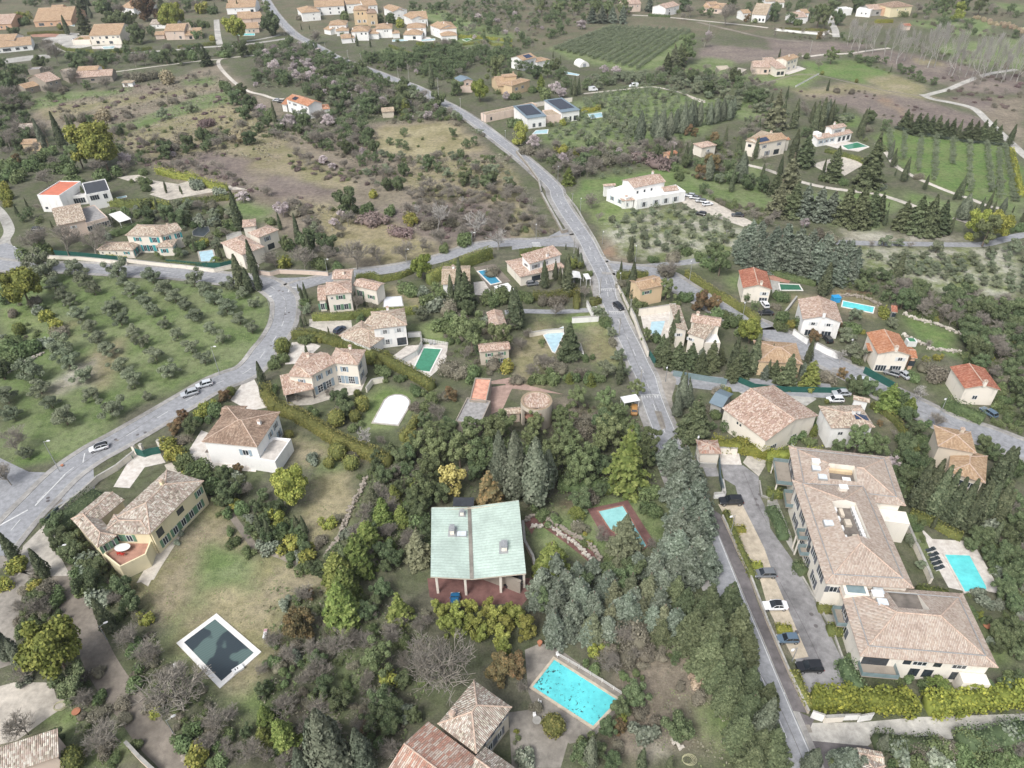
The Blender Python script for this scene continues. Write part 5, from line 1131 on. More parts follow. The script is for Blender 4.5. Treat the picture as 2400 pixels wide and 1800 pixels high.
house('big white farmhouse with salmon tiled roof beside the parked cars','white',[w('20',(1055,1624),(1332,1568),(1275,1490),7,'g','pink',wins=FARM,chim=[(.95,.9)]),w('20',(795,1610),(900,1600),(858,1585),4.4,'g','pink'),w('21',(820,-10),(985,60),(1060,-60),4,'f','white',wins=[(0,[.3,.7],2,1,1.6,'n','b')]),w('21',(950,76),(1060,68),(1035,20),3.4,'h','pink',wins=[(0,[.4],1.5,1,1.6,'n','w')]),w('20',(1315,1655),(1445,1640),(1400,1600),4.2,'g','pink'),w('21',(1080,70),(1500,0),(1430,-60),3.8,'f','white',wins=[(0,[.15,.4,.6,.8],1.6,1.4,2,'n','w')])])
# right side
house('white gabled house with brick-red roof below the silvery cedars','cream',[w('21',(1995,828),(2250,842),(2205,688),5,'G','red',wins=[(0,[.8],3.2,1.2,1.1,'n','w'),(0,[.8],1,2.4,1.8,'n')],chim=[(.6,.05)])])
house('white gabled house with salmon tiles and two garage doors','white',[w('31',(300,1098),(645,1128),(545,948),5.6,'G','pink',wins=[(0,[.28,.7],4.2,1.1,1,'n','w'),(0,[.25,.7],1.2,2.6,2,'n')],chim=[(.5,.02)])])
house('cream gabled house with orange-red roof above a green fence','cream',[w('31',(948,1398),(1245,1412),(1150,1226),5.8,'G','orange',wins=[(0,[.75],4.2,1.2,1.1,'n','w'),(0,[.22,.7],1.2,2.8,1.9,'n')],chim=[(.5,.03)]),w('31',(1235,1432),(1295,1436),(1262,1342),4,'g','orange',wall='orange',wins=[(0,[.5],2,1.6,1.6,'open')]),w('31',(865,1372),(945,1378),(925,1320),4,'s','orange',rise=.4,skipwall='0')])
house('cream house with wide terracotta red roof beside the dark wood','cream',[w('31',(1700,1698),(2015,1712),(1850,1520),5,'G','red',chim=[(.5,.03)],wins=[(0,[.4],2.2,1.2,1.2,'n')])])
house('low house with plain tan hipped roof beside the lower road','ochre',[w('31',(-85,1462),(302,1488),(300,1308),4.6,'h','tan',wins=[(3,[.5],2.4,1.2,1.2,'dark')])])
house('small white garden shed with tiled roof and brown door','white',[w('31',(1068,1032),(1122,1040),(1172,1000),2.8,'s','red',rise=.3,wins=[(0,[.6],1.2,1,2,'dark')])],name='garden_shed',cat='shed')
house('wide pink speckled hip-roofed house with cut-in roof terrace','cream',[w('22',(1815,206),(2196,492),(2505,172),5.6,'g','pink',rise=2.4,wins=[(0,[.35,.42],4.3,.5,.6,'dark'),(1,[.2,.6],1.6,2,2,'n')],holes=[])])
house('villa with grey-brown hip roof, blue solar panels and outside stair','white',[w('32',(548,380),(925,372),(962,178),6.2,'h','mix',chim=[(.62,.45),(.75,.5)],wins=[(0,[.25],4.2,1.2,1.,'n')]),w('32',(735,130),(880,160),(860,120),5.6,'g','mix')])
house('tan-roofed villa with lower wing behind the row of cypresses','beige',[w('32',(1468,536),(1802,598),(1782,418),6.6,'h','tan',chim=[(.7,.8)]),w('32',(1556,758),(1880,858),(1822,600),4.4,'h','tan',wins=[(0,[.35,.7],2.4,1.6,1.4,'n')])])
house('tiny hip-roofed gatehouse with orange tiles beside the white street lamp','cream',[w('22',(1620,600),(1812,602),(1796,484),3.2,'h','stripe')],name='gatehouse',cat='gatehouse')
house('small blue metal lean-to roofed annex beside the pink speckled house','grey',[w('22',(1702,160),(1818,205),(1950,98),3.4,'g','bluegrey',ridge=False)],name='annex',cat='annex')
# lower left
YW=[(1,[.14,.34,.5,.66,.83],1.7,1.2,1.9,'n','g'),(1,[.9],4.6,1.1,1.6,'n','g'),(1,[.52],4.7,1.8,1.4,'dark'),(1,[.12],4.4,1.6,2,'dark')]
house('large yellow villa with green shutters, tiled courtyard roof and corner terrace','yellow',[w('02',(963,1176),(1300,1290),(1602,788),6.5,'h','grey',rise=1.9,wins=YW,chim=[(.4,.68)]),w('02',(615,1165),(840,1412),(1020,1322),6.1,'h','grey',rise=1.2,wins=[(1,[.35,.7],4.5,1.1,1.8,'n','g')]),w('02',(615,1168),(787,1240),(999,967),6.15,'G','grey',rise=1.1),w('02',(880,1290),(1292,1296),(1290,1130),6.25,'h','grey',rise=1.,wins=[(0,[.2,.5],4.5,1.2,1.8,'n','g')])])
house('cream villa with brown hip roof, blue shutters and white side terrace','white',[w('02',(1742,498),(2222,545),(2416,240),6.6,'h','brown',chim=[(.82,.55)],wins=[(0,[.75],4.2,1.4,1.6,'n','b'),(1,[.12],1.6,1.6,3,'n','b'),(1,[.55],4.4,1,1.4,'n','b'),(1,[.8],4.6,1,1.4,'n','G'),(1,[.85],1.7,1,2,'n','b')]),w('02',(1900,260),(2100,262),(2130,188),5.6,'g','brown')])
house('big stone-tiled hip roofed house at the bottom edge, white chimney','beige',[w('13',(1570,1278),(1905,1535),(2262,1168),6.4,'h','grey',rise=2.,chim=[(.18,.22)],wins=[(1,[.35,.62,.85],5.2,1.,1.5,'n','d'),(1,[.4,.7],2,1.1,2,'n','d')]),w('13',(1080,1760),(1520,2120),(1885,1548),6.6,'g','stripe',rise=1.8),w('13',(1795,1740),(2090,1960),(2330,1720),5.6,'g','grey',rise=1.4)])
house('pink-walled house with grey-white tiled roof in the bottom left corner','pink',[w('03',(-170,1790),(505,1560),(430,1388),4.6,'s','grey',rise=1.4)])
# ruin, tower, kiosks
house('derelict building with peeling orange and grey flat roof','stone',[w('12',(1722,328),(1935,362),(2000,150),3.2,'f','greyflat'),w('12',(1845,150),(1990,158),(2022,-40),3.4,'f','peel')],name='derelict_building',cat='building')
# top centre hamlet
HW=[(0,n3,4.6,1.1,1.2),(0,n2,1.7,1.3,1.9)]
for lab,ws in(('long white terrace house at the top of the hamlet, left end',[w('10',(505,62),(765,48),(742,12),6.5,'g','tan',wins=[(0,[.15,.5,.8],4.6,1.4,1.4,'dark'),(0,n3,1.6,1.2,1.8)])]),('white terrace house at the top middle of the hamlet',[w('10',(778,38),(918,28),(900,-2),7,'g','tan',wins=[(0,n3,4.6,1,1.1)])]),('white terrace house at the top of the hamlet behind the ochre block',[w('10',(925,52),(1052,42),(1030,10),6.5,'g','tan',wins=[(0,n3,4.6,1.,1.1)])]),('white house with hipped roof and blank gable beside the far road',[w('10',(392,112),(556,98),(520,58),6.5,'h','tan',wins=[(0,[.62],4.6,.9,1),(0,[.62],1.6,1,1.6)]),w('10',(378,85),(440,100),(470,60),5.,'g','tan')]),('white gabled house right of the ochre block',[w('10',(1180,102),(1284,92),(1240,46),6,'G','tan',wins=[(0,[.5],3,1,1)]),w('10',(1105,70),(1182,95),(1215,50),5.5,'g','tan')]),('white house with two offset tiled roofs, upper right of the hamlet',[w('10',(1335,168),(1486,160),(1400,118),5.5,'g','tan',wins=[(0,n2,3.8,1,1)],chim=[(.8,.6)]),w('10',(1270,130),(1345,165),(1385,120),6.,'g','tan')]),('white house with a low front annex, left end of the front row',[w('10',(625,220),(782,214),(755,180),6.2,'h','tan',wins=[(0,n3,4.6,1,1)]),w('10',(690,270),(805,264),(785,236),3.4,'h','tan'),w('10',(580,250),(640,262),(660,232),3.4,'g','tan')]),('white house with a separate front garage, second in the front row',[w('10',(818,274),(972,270),(945,230),6.2,'h','tan',wins=[(0,[.6,.85],4.6,1.1,1.2,'dark')],chim=[(.05,.4)]),w('10',(735,334),(855,326),(825,296),3.4,'h','tan'),w('10',(970,292),(1062,290),(1040,248),3.8,'h','tan')]),('white house with tall chimney, middle of the front row',[w('10',(1032,252),(1178,246),(1150,208),6.2,'h','tan',wins=[(0,[.55,.7],4.6,1.,1.2)],chim=[(.7,.7)]),w('10',(1178,290),(1245,286),(1225,262),3.4,'h','tan')]),('white house with wide front annex and dark arches in the front row',[w('10',(1300,243),(1468,238),(1440,206),6.2,'h','tan',wins=[(0,[.35,.8],4.8,.9,1),(0,[.85],1.6,1.6,1.9,'dark')]),w('10',(1268,302),(1432,300),(1400,262),3.6,'h','tan',wins=[(0,[.6],1.6,2,1.8,'dark')])]),('large white gabled house at the right end of the hamlet',[w('10',(1585,252),(1738,242),(1650,192),6.4,'h','tan',wins=[(0,[.5],3.4,1,1)]),w('10',(1500,218),(1590,252),(1650,205),6.4,'g','tan',wins=[(0,n2,4,.9,1)],chim=[(.6,.5)]),w('10',(1600,312),(1742,304),(1710,276),3.4,'h','tan')]),):house(lab,'white',ws,group='white houses of the hamlet')
house('tall ochre apartment block with square windows in the hamlet','ochre',[w('10',(835,90),(960,86),(930,54),10.5,'h','tan',wins=[(0,[.35,.65],8,.9,1.6,'dark'),(0,[.35,.75],2.6,1.4,2,'n','w')]),w('10',(955,116),(1048,110),(1030,80),9,'h','brown',wins=[(0,[.5],6.5,.9,1.2,'dark'),(0,[.5],2,1.4,2,'n','w')])])
house('white farmhouse with bright orange roof at the end of the white track','white',[w('10',(255,855),(448,918),(572,884),6.6,'g','orange',rise=1.6,wins=[(0,[.12,.32,.4,.7,.9],5,.9,1.1,'n','G'),(0,[.2,.55,.7,.9],1.6,1,2,'n','G'),(1,[.75],1.8,.9,1.1)]),w('10',(578,945),(642,938),(610,900),4,'h','orange'),w('10',(215,900),(262,905),(270,872),3.8,'s','orange')])
house('little ruined yellow stone hut in the scrub','beige',[w('10',(1085,968),(1196,960),(1170,928),3.2,'g','cream')],name='stone_hut',cat='hut')
house('small pale house with slate blue roof above a pink garage','pink',[w('10',(1770,708),(1882,692),(1850,655),5.5,'G','bluegrey',wins=[(0,[.5],3.8,1.6,1.2,'n')]),w('10',(1762,750),(1865,752),(1870,715),3,'f','cream')])
house('golden yellow villa with square tower in front of dark cypresses','ochre',[w('20',(-125,745),(5,735),(0,660),4.5,'g','tan'),w('20',(0,742),(160,692),(125,658),5.5,'h','tan',wins=[(0,[.25,.6],3,1.1,1.5,'n','G')]),w('20',(-75,665),(45,655),(30,636),8,'h','tan',chim=[(.8,.5)])])
house('long pink wall building with flat coping beside the main road','pink',[w('10',(1985,1000),(2430,905),(2420,880),3.4,'f','cream',wins=[(0,[.1],1.4,1,1.6,'dark')])],name='outbuilding',cat='outbuilding')
house('white villa with solar panels behind the row of pencil cypresses','white',[w('20',(95,524),(216,494),(165,455),6,'g','tan',wins=[(0,[.4,.7],3.6,1.2,1.5,'n','G')]),w('20',(216,536),(330,514),(290,486),3.6,'h','tan')])
def solar_house(label,a,b,c,wn):return house(label,'white',[w('20',a,b,c,5.2,'s','bluegrey',rise=.9,wins=wn)])
solar_house('modern white house with dark solar roof and orange front, nearest the road',(130,1024),(302,1002),(236,902),[(0,[.35],1.4,1.6,2,'n'),(0,[.68],1.4,1.6,2,'n')])
solar_house('modern white house with dark solar roof and covered peach porch',(428,972),(592,948),(525,844),[(0,[.2],1.5,1.8,2.2,'dark'),(0,[.5],1.5,1.,2.2,'dark'),(0,[.8],1.5,2.2,2.2,'open')])
house('beige flat block between the two solar-roofed houses','pink',[w('20',(295,1002),(465,990),(430,945),3.6,'f','cream')],name='outbuilding',cat='outbuilding')
house('white house with pink roof by the far road, top centre','white',[w('20',(1330,72),(1452,44),(1412,10),6,'g','pink',wins=[(0,[.3,.7],3.8,1.2,1.2,'n'),(0,[.3],1.6,2,1.6,'dark')]),w('20',(1288,52),(1345,66),(1352,32),5,'g','pink')])
house('pink house at the top edge among dark pines','pink',[w('20',(975,38),(1120,30),(1100,2),6,'g','pink',wins=[(0,n3,4.2,1,1)])])
house('low villa with terraced tiled roofs at the top edge','pink',[w('20',(1640,62),(1815,78),(1780,40),3.8,'g','tan',wins=[(0,n2,2,1.6,1.4,'dark')]),w('20',(1710,40),(1785,36),(1760,20),6,'g','tan')])
house('white and cream villa with porch at the top right of centre','white',[w('20',(1998,116),(2070,112),(2055,88),5,'g','tan'),w('20',(2070,122),(2200,130),(2180,62),5.4,'g','cream',wins=[(0,[.3,.6,.85],1.8,1.4,1.8,'dark')])])
house('small salmon cottage with striped awning and hipped roof','cream',[w('20',(1642,1278),(1772,1252),(1700,1214),4.4,'h','pink',wins=[(0,[.5],2.4,1,1.2,'n','w')]),w('20',(1585,1262),(1642,1282),(1690,1240),3.6,'s','tan',rise=.3)])
house('tiny orange-roofed shed beside four thin cypresses','orange',[w('20',(1300,1322),(1362,1345),(1365,1295),2.8,'G','orange')],name='shed',cat='shed')
house('cream villa with tiled roof, solar panels and a grid of shutters','cream',[w('30',(-72,1244),(172,1196),(118,1136),6.8,'g','tan',chim=[(.85,.95)],wins=[(0,[.2,.75],5,1.1,1.3,'n','G'),(0,[.35],1.8,1.4,2,'n','G'),(0,[.7],1.6,3,2.2,'dark')]),w('20',(2015,1215),(2145,1245),(2212,1160),6.4,'s','cream',rise=1.,wins=[(0,[.3],4.6,1.6,1.2,'dark')]),w('30',(160,1210),(196,1205),(190,1180),5,'g','orange')])
house('white villa with green pool and salmon annex roofs','white',[w('30',(558,1116),(684,1090),(650,1060),6.6,'g','pink',wins=[(0,[.35,.6],5,1,1.1,'n','G')],chim=[(.6,.9)]),w('30',(432,1204),(605,1172),(562,1135),3.6,'g','pink',wins=[(0,n3,1.9,1.2,1.2,'n','b')]),w('30',(600,1176),(738,1146),(700,1110),3.6,'g','pink',wins=[(0,n3,1.7,1.6,2,'dark')]),w('30',(436,1160),(468,1155),(460,1130),5.4,'f','white')])
house('pink-roofed farmhouse on the lawn above the vegetable plots','cream',[w('30',(168,526),(270,492),(195,465),7,'g','tan',wins=[(0,[.2,.5,.75],5.2,.8,1.2,'n','G'),(0,[.3,.75],2,1,1.5,'n','G')],chim=[(.5,.4)]),w('30',(72,594),(165,588),(205,512),4.6,'s','pink',rise=2.,wins=[(0,[.3,.7],1.8,2,2,'dark')]),w('30',(-100,580),(85,578),(100,530),4,'g','pink',wins=[(0,[.3,.7],1.8,1.6,1.4,'n')])])
house('white house with cut-in tiled roofs, top right behind cypresses','white',[w('30',(240,152),(345,146),(325,110),4.5,'g','pink'),w('30',(300,115),(362,112),(345,86),6,'g','tan')])
house('grey house with pink roof above the hilltop pool','grey',[w('30',(885,86),(1006,78),(975,44),4.6,'g','pink',wins=[(0,[.6],2,2.4,1.8,'dark')])])
house('red-walled annex between the grey and the yellow house','red' if 'red' in WALL else 'orange',[w('30',(1004,72),(1062,68),(1050,34),5.5,'f','redflat')])
house('pale yellow country house with brown roof at the top right','yellow',[w('30',(1070,66),(1256,52),(1235,14),7,'h','brown',wins=[(0,[.3,.7],5,.9,1.1),(0,[.75],2,1.2,1.8,'dark')])])
house('long white wing with dark cypresses in front, top right','white',[w('30',(620,86),(735,76),(715,56),4.5,'f','white')])
house('bright white villa with terraces left of the hilltop pool','white',[w('30',(768,80),(890,90),(880,56),5,'f','white',wins=[(0,[.4,.7],2.5,1.2,1.2)])])
house('white bungalow at the top right among dark trees','white',[w('30',(-20,12),(60,10),(50,-12),5,'g','cream'),w('30',(70,22),(150,20),(140,2),4,'g','cream')])
house('small roofed garage of red tiles far out on the right meadow','pink',[w('30',(1180,224),(1242,222),(1230,206),3,'g','red')],name='garage',cat='garage')
house('low salmon tiled farm building at the right end of the garden plots','pink',[w('20',(2080,580),(2230,584),(2215,540),4,'g','pink',wins=[(0,[.8],1.8,1.6,1.6,'dark')])])
house('small yellow-walled gable shed with grey roof in the bottom right lane','beige',[w('33',(812,1720),(1000,1800),(1040,1650),3.6,'h','grey'),w('33',(790,1600),(1010,1640),(960,1514),3.4,'g','mix')],name='gatehouse',cat='gatehouse')
for i,(t,a,b,c,lab)in enumerate((('00',(1935,30),(1990,28),(1980,5),'x'),)):pass
# more distant roofs along the top edge
for t,x,y,wd,rf,wl,lab in(('10',20,140,0,'','',''),):pass
# ------------------------------------------------------------------ green butterfly roof house
def roof_metal(name,c,pitch):
 m,nt,b=newmat(name,.55,.4);uv=nd(nt,'UVMap').outputs[0];sp=nd(nt,'SeparateXYZ');nt.links.new(uv,sp.inputs[0])
 fr=math_(nt,'FRACT',math_(nt,'DIVIDE',sp.outputs[1],pitch));g=nd(nt,'NewGeometry').outputs['Position']
 seam=math_(nt,'LESS_THAN',fr,.14);f=noise(nt,g,.25,5,.6);f2=noise(nt,g,2.5,4,.7)
 c0=ramp(nt,f,[(.3,tuple(x*.8 for x in c)),(.7,tuple(min(1,x*1.12)for x in c))])
 c0=mixc(nt,.35,c0,ramp(nt,f2,[(.3,(.3,)*3),(.7,(.7,)*3)]),'OVERLAY')
 nt.links.new(mixc(nt,math_(nt,'MULTIPLY',seam,.55),c0,tuple(x*.5 for x in c)),b.inputs['Base Color'])
 bump(nt,b,math_(nt,'SUBTRACT',1.0,seam),.6,.05);return m
roof_metal('green_metal_roof',(.47,.57,.5),.62)
def native_at(x,y,z):return W((x,y),z)
def green_house():
 h=6.2;TL,TR,BR,BL=(native_at(*p,h)[:2]for p in((1011,1189),(1216,1174),(1233,1346),(1009,1352)))
 u=(TR-TL);L=np.linalg.norm(u);c=(TL+TR+BR+BL)/4;root=empty('green_roofed_house',(c[0],c[1],0))
 q=lambda p,z:(p[0]-c[0],p[1]-c[1],z)
 f=.43;VT=TL*(1-f)+TR*f;VB=BL*(1-f)+BR*f+(BL-TL)/np.linalg.norm(BL-TL)*.2;zv=h-.7
 m=MB();D=np.linalg.norm(BL-TL)
 def plane(P,uv):m.face([q(p,z)for p,z in P],0,uv);m.face([q(p,z-.22)for p,z in P][::-1],1)
 plane([(BL,h),(VB,zv),(VT,zv),(TL,h)],[(0,0),(L*f,0),(L*f,D),(0,D)]);plane([(VB,zv),(BR,h+.2),(TR,h+.2),(VT,zv)],[(0,0),(L*(1-f),0),(L*(1-f),D),(0,D)])
 R=[(TL,h),(BL,h),(VB,zv),(BR,h+.2),(TR,h+.2),(VT,zv)]
 for(p,z0),(r,z1)in zip(R,R[1:]+R[:1]):m.face([q(p,z0-.24),q(r,z1-.24),q(r,z1+.05),q(p,z0+.05)],1)
 ex=(VT-TL)/np.linalg.norm(VT-TL)
 m.face([q(VB-ex*.35,zv+.15),q(VB+ex*.35,zv+.15),q(VT+ex*.35,zv+.15),q(VT-ex*.35,zv+.15)],2)
 roof=m.build('roof',[MATS['green_metal_roof'],WALL['beige'],MATS['old_paving']],root)
 # walls set back from the front: the near third is an open carport
 e1=(TR-TL)/L;e2=(BL-TL)/D
 def P(a,b):return TL+e1*a+e2*b
 def wallq(name,pts,z1,mat,z0=-.2):
  k=MB()
  for a,b in zip(pts,pts[1:]):
   k.face([q(a,z0),q(b,z0),q(b,z1 if not callable(z1)else z1(b)),q(a,z1 if not callable(z1)else z1(a))])
  return k.build(name,mat,root)
 def zr(p):
  a=(p-TL)@e1;
  return(h-.7*a/(L*f)if a<L*f else zv+.9*(a-L*f)/(L*(1-f)))-.24
 wallq('wall',[P(.6,.6),P(.6,D*.72),P(L*.42,D*.72),P(L*.42,D*.72)],zr,WALL['beige']);wallq('wall',[P(L*.42,D*.72),P(L*.97,D*.72),P(L*.97,.6),P(.6,.6)],zr,WALL['beige'])
 # stone retaining wall slanting through the carport
 k=MB();a,b=P(L*.42,D*.72),P(L*.93,D*1.02);d=b-a;ln=np.linalg.norm(d);d/=ln
 fr=Matrix(((d[0],-d[1],0,a[0]-c[0]),(d[1],d[0],0,a[1]-c[1]),(0,0,1,0),(0,0,0,1)));k.box(0,ln,-.25,.25,-.2,3.2,0,fr);k.box(-.02,ln+.02,-.3,.3,3.2,3.35,0,fr);k.build('stone_wall',WALL['stone'],root)
 for a_,b_ in((.9,D*.93),(L*.35,D*.985),(L*.72,D*.99),(L*.97,D*.95)):
  k=MB();p=P(a_,b_);k.box(p[0]-c[0]-.22,p[0]-c[0]+.22,p[1]-c[1]-.22,p[1]-c[1]+.22,-.2,zr(p)+.02);k.build('column',WALL['cream'],root)
 for a_ in(.2,.5,.8):
  p=P(L*.97+.03,D*.7*a_+.5);k=MB();k.box(p[0]-c[0]-.05,p[0]-c[0]+.05,p[1]-c[1]-.8,p[1]-c[1]+.8,1.,2.8);k.build('window',GLASS,root)
  # chimneys and skylight
 for(nx,ny,sx,sy,hh)in((1083,1203,.7,.8,1.1),(1060,1246,.8,1.5,1.3),(1182,1285,1.0,1.7,1.2)):
  p=native_at(nx,ny,h-.3)[:2];z=zr(p)+.1;k=MB();x,y=p-c
  k.box(x-sx*.95,x+sx*.95,y-sy*.85,y+sy*.85,z,z+.22,1);k.box(x-sx/2,x+sx/2,y-sy/2,y+sy/2,z+.22,z+hh,0);k.box(x-sx/2-.08,x+sx/2+.08,y-sy/2-.08,y+sy/2+.08,z+hh,z+hh+.12,1)
  k.tube((x,y-sy*.2,z+hh+.1),(x,y-sy*.2,z+hh+.2),.16,n=8,m=1);k.tube((x,y+sy*.2,z+hh+.1),(x,y+sy*.2,z+hh+.2),.16,n=8,m=1);k.build('chimney',[WALL['cream'],STEEL],roof)
 p=native_at(1082,1251,h-.4)[:2];z=zr(p)+.15;k=MB();x,y=p-c;k.box(x-1.,x+1.,y-.7,y+.7,z,z+.3,1);k.box(x-.85,x+.85,y-.55,y+.55,z+.3,z+.36,0);k.build('skylight',[plain('skylight_white',(.62,.66,.68),.2),STEEL],roof)
 nogo([TL,TR,BR,BL]);tag(root,'house with a broad pale green metal butterfly roof over an open carport','house')
 # red brick side stair wing on the right
 w2=MB();a=native_at(1219,1195,0)[:2]
 wall('22 95,1180 110,1350 180,1480 205,1600',1.2,'low stepped brick wall along the right side of the green-roofed house','pink',.4)
green_house()
plain('teal_glass',(.2,.27,.28),.1,.6)
# ------------------------------------------------------------------ the long apartment building, three blocks
def apartment():
 H2,H1,H3=8.0,7.6,6.2
 APW=[(3,[.12,.3,.5,.68,.86],5.6,1.5,2.1,'n','d'),(3,[.2,.42,.6,.8],2.,1.5,2.1,'n','d'),(0,[.1],5.6,1.4,1.5,'n','d')]
 F0=[(0,[.47,.78],4.5,2.2,1.1,'n'),(0,[.37,.61],4.5,1.2,1.1,'dark'),(0,[.46,.57,.79],1.9,1.5,2.1,'dark')]
 ws=[w('33',(500,62),(1262,106),(850,-799),H2,'h','apt',rise=2.6,wins=APW,over=.7),w('32',(252,940),(1192,1052),(952,618),H1,'h','apt',rise=2.2,over=.7,wins=[(3,[.2,.5,.8],5,1.5,1.8,'n','d')]),w('33',(798,690),(1990,792),(1655,148),H3,'h','apt',rise=2.6,over=.7,wins=F0+[(3,[.3],4.2,1.6,2,'n','d'),(3,[.42],2,1.6,2,'n','d')])]
 def loc(i,t,x,y,z):
  """picture point at height z -> local metres of a wing"""
  q=ws[i];A,B=(W(N(q['tile'],*q[k]),q['h'])[:2]for k in 'AB');u=(B-A)/np.linalg.norm(B-A);v=np.array([-u[1],u[0]]);p=W(N(t,x,y),z)[:2]-A;return float(p@u),float(p@v)
 def rect(i,pts,z):L=[loc(i,*p,z)for p in pts];xs=sorted(a for a,b in L);ys=sorted(b for a,b in L);return((xs[0]+xs[1])/2,(xs[2]+xs[3])/2,(ys[0]+ys[1])/2,(ys[2]+ys[3])/2)
 ws[0]['holes']=[rect(0,(('32',553,1042),('32',745,1050),('32',880,1362),('32',650,1352)),H2+1.)]
 ws[1]['holes']=[rect(1,(('32',512,722),('32',748,732),('32',755,842),('32',530,832)),H1+1.)]
 ws[2]['holes']=[rect(2,(('33',1040,105),('33',1280,130),('33',1400,322),('33',1105,312)),H3+1.)]
 root,info=house('long cream apartment building of three joined blocks with tiled hip roofs','apt',ws,name='apartment_building',cat='apartment building')
 def put_box(i,name,mats,bs,parent=None):
  m=MB();M=info[i][0]
  for b in bs:m.box(*b[:6],b[6]if len(b)>6 else 0,M)
  return m.build(name,mats,parent or root)
  # white condensers and white chimney boxes on the roofs
 x0,x1,y0,y1=ws[0]['holes'][0];zb=H2+.2;n=9;ws_=ROOF['white']
 for k in range(n):
  y=y0+.7+(y1-y0-1.4)*k/(n-1);put_box(0,'air_conditioner',[ws_,STEEL],[(x1-.75,x1-.2,y-.38,y+.38,zb,zb+.85),(x1-.8,x1-.755,y-.25,y+.25,zb+.15,zb+.7,1)])
 for k in range(4):
  y=y0+.8+(y1-y0)*.26*k;put_box(0,'air_conditioner',[ws_,STEEL],[(x0+.2,x0+.75,y-.5,y+.5,zb,zb+.9),(x0+.755,x0+.8,y-.3,y+.3,zb+.15,zb+.7,1)])
 for k,(a,b,c,d)in enumerate(((.3,.45,.72,.92),(.35,.6,.45,.62),(.45,.65,.08,.2))):put_box(0,'air_duct',[WALL['beige'],ws_],[(x0+(x1-x0)*a,x0+(x1-x0)*b,y0+(y1-y0)*c,y0+(y1-y0)*d,zb,zb+.6)])
 xb=ws[1]['holes'][0];put_box(1,'planter',[WALL['ochre']],[(xb[0]+.3,xb[1]-.3,xb[3]-.9,xb[3]-.2,H1+.2,H1+.9)]);put_box(1,'terrace_table',[ws_],[(xb[0]+(xb[1]-xb[0])*.5,xb[0]+(xb[1]-xb[0])*.8,xb[2]+.3,xb[2]+1.3,H1+.85,H1+.92),(xb[0]+(xb[1]-xb[0])*.64,xb[0]+(xb[1]-xb[0])*.66,xb[2]+.7,xb[2]+.9,H1+.2,H1+.85)])
 for i,t,x,y,s in((0,'32',640,925,1.),(1,'32',402,700,1.),(2,'33',930,185,1.1)):
  a,b=loc(i,t,x,y,info[i][3]+1.);z=roof_z('h',*info[i][1:5],a,b);put_box(i,'chimney',[WALL['apt'],ws_],[(a-.7*s,a+.7*s,b-.5*s,b+.5*s,z-.4,z+.9),(a-.8*s,a+.8*s,b-.6*s,b+.6*s,z+.9,z+1.05,1)],info[i][7])
 for i,t,x,y in((0,'32',518,1220),(1,'32',412,748),(1,'32',465,820),(2,'33',958,125),(2,'33',975,258)):
  a,b=loc(i,t,x,y,info[i][3]+.8);z=roof_z('h',*info[i][1:5],a,b);put_box(i,'skylight',[plain('skylight_white',(.62,.66,.68),.2),STEEL],[(a-.8,a+.8,b-.65,b+.65,z-.3,z+.3),(a-.9,a+.9,b-.75,b+.75,z-.35,z+.2,1)],info[i][7])
 a,b=loc(2,'33',750,125,H3+.8);put_box(2,'stair_cap',[WALL['apt'],MATS['teal_glass']],[(a-2,a+2,b-1.3,b+1.3,H3-.5,H3+1.3),(a-1.5,a+1.5,b-.9,b+.9,H3+1.3,H3+1.36,1)])
 for i in range(3):
  M,L,Wd,h,rise=info[i][:5];m=MB();d=1.5;z=roof_z('h',L,Wd,h,rise,L/2,d)+.14;c=[(d,d),(L-d,d),(L-d,Wd-d),(d,Wd-d)]
  for a,b in zip(c,c[1:]+c[:1]):m.tube(M@Vector((*a,z)),M@Vector((*b,z)),.09,n=5,cap=False)
  m.build('roof_bar',STEEL,info[i][7])
  # glass-fronted balconies on the left face and the corner
 def balcony(i,face_y0,face_y1,z,left=True,dp=1.6):
  M=info[i][0];L,Wd=info[i][1:3];o=.7
  r=empty('balcony',(0,0,0));r.parent=root
  bx=(o-dp,o+.0,face_y0,face_y1)if left else(face_y0,face_y1,o-dp,o)
  m=MB();m.box(bx[0],bx[1],bx[2],bx[3],z-.2,z,0,M);m.build('slab',WALL['stone'],r)
  m=MB();t=.05
  if left:bs=[(bx[0],bx[0]+t,bx[2],bx[3]),(bx[0]+t,bx[1],bx[2],bx[2]+t),(bx[0]+t,bx[1],bx[3]-t,bx[3])]
  else:bs=[(bx[0],bx[1],bx[2],bx[2]+t),(bx[0],bx[0]+t,bx[2]+t,bx[3]),(bx[1]-t,bx[1],bx[2]+t,bx[3])]
  for b_ in bs:m.box(*b_,z+.05,z+1.,0,M)
  m.build('glass_railing',MATS['teal_glass'],r)
  m=MB();
  if left:m.box(o-.02,o-.002+.0,bx[2]+.3,bx[3]-.3,z+.05,z+2.2,0,M)
  else:m.box(bx[0]+.4,bx[1]-1.2,o-.02,o-.002,z+.05,z+2.2,0,M)
  m.build('window',GLASS,r)
  if z>3:
   for q in((bx[0]+.1,bx[2]+.1),(bx[0]+.1,bx[3]-.3))if left else((bx[0]+.1,bx[2]+.1),(bx[1]-.3,bx[2]+.1)):
    m=MB();m.box(q[0],q[0]+.25,q[1],q[1]+.25,-.1,z-.2,0,M);m.build('column',WALL['apt'],r)
 Wd=info[0][2];balcony(0,Wd*.50,Wd*.58,4.6);balcony(0,Wd*.40,Wd*.48,3.);Wd=info[1][2];balcony(1,Wd*.45,Wd*.95,3.4,dp=3.2);balcony(1,Wd*.05,Wd*.35,2.6,dp=1.8)
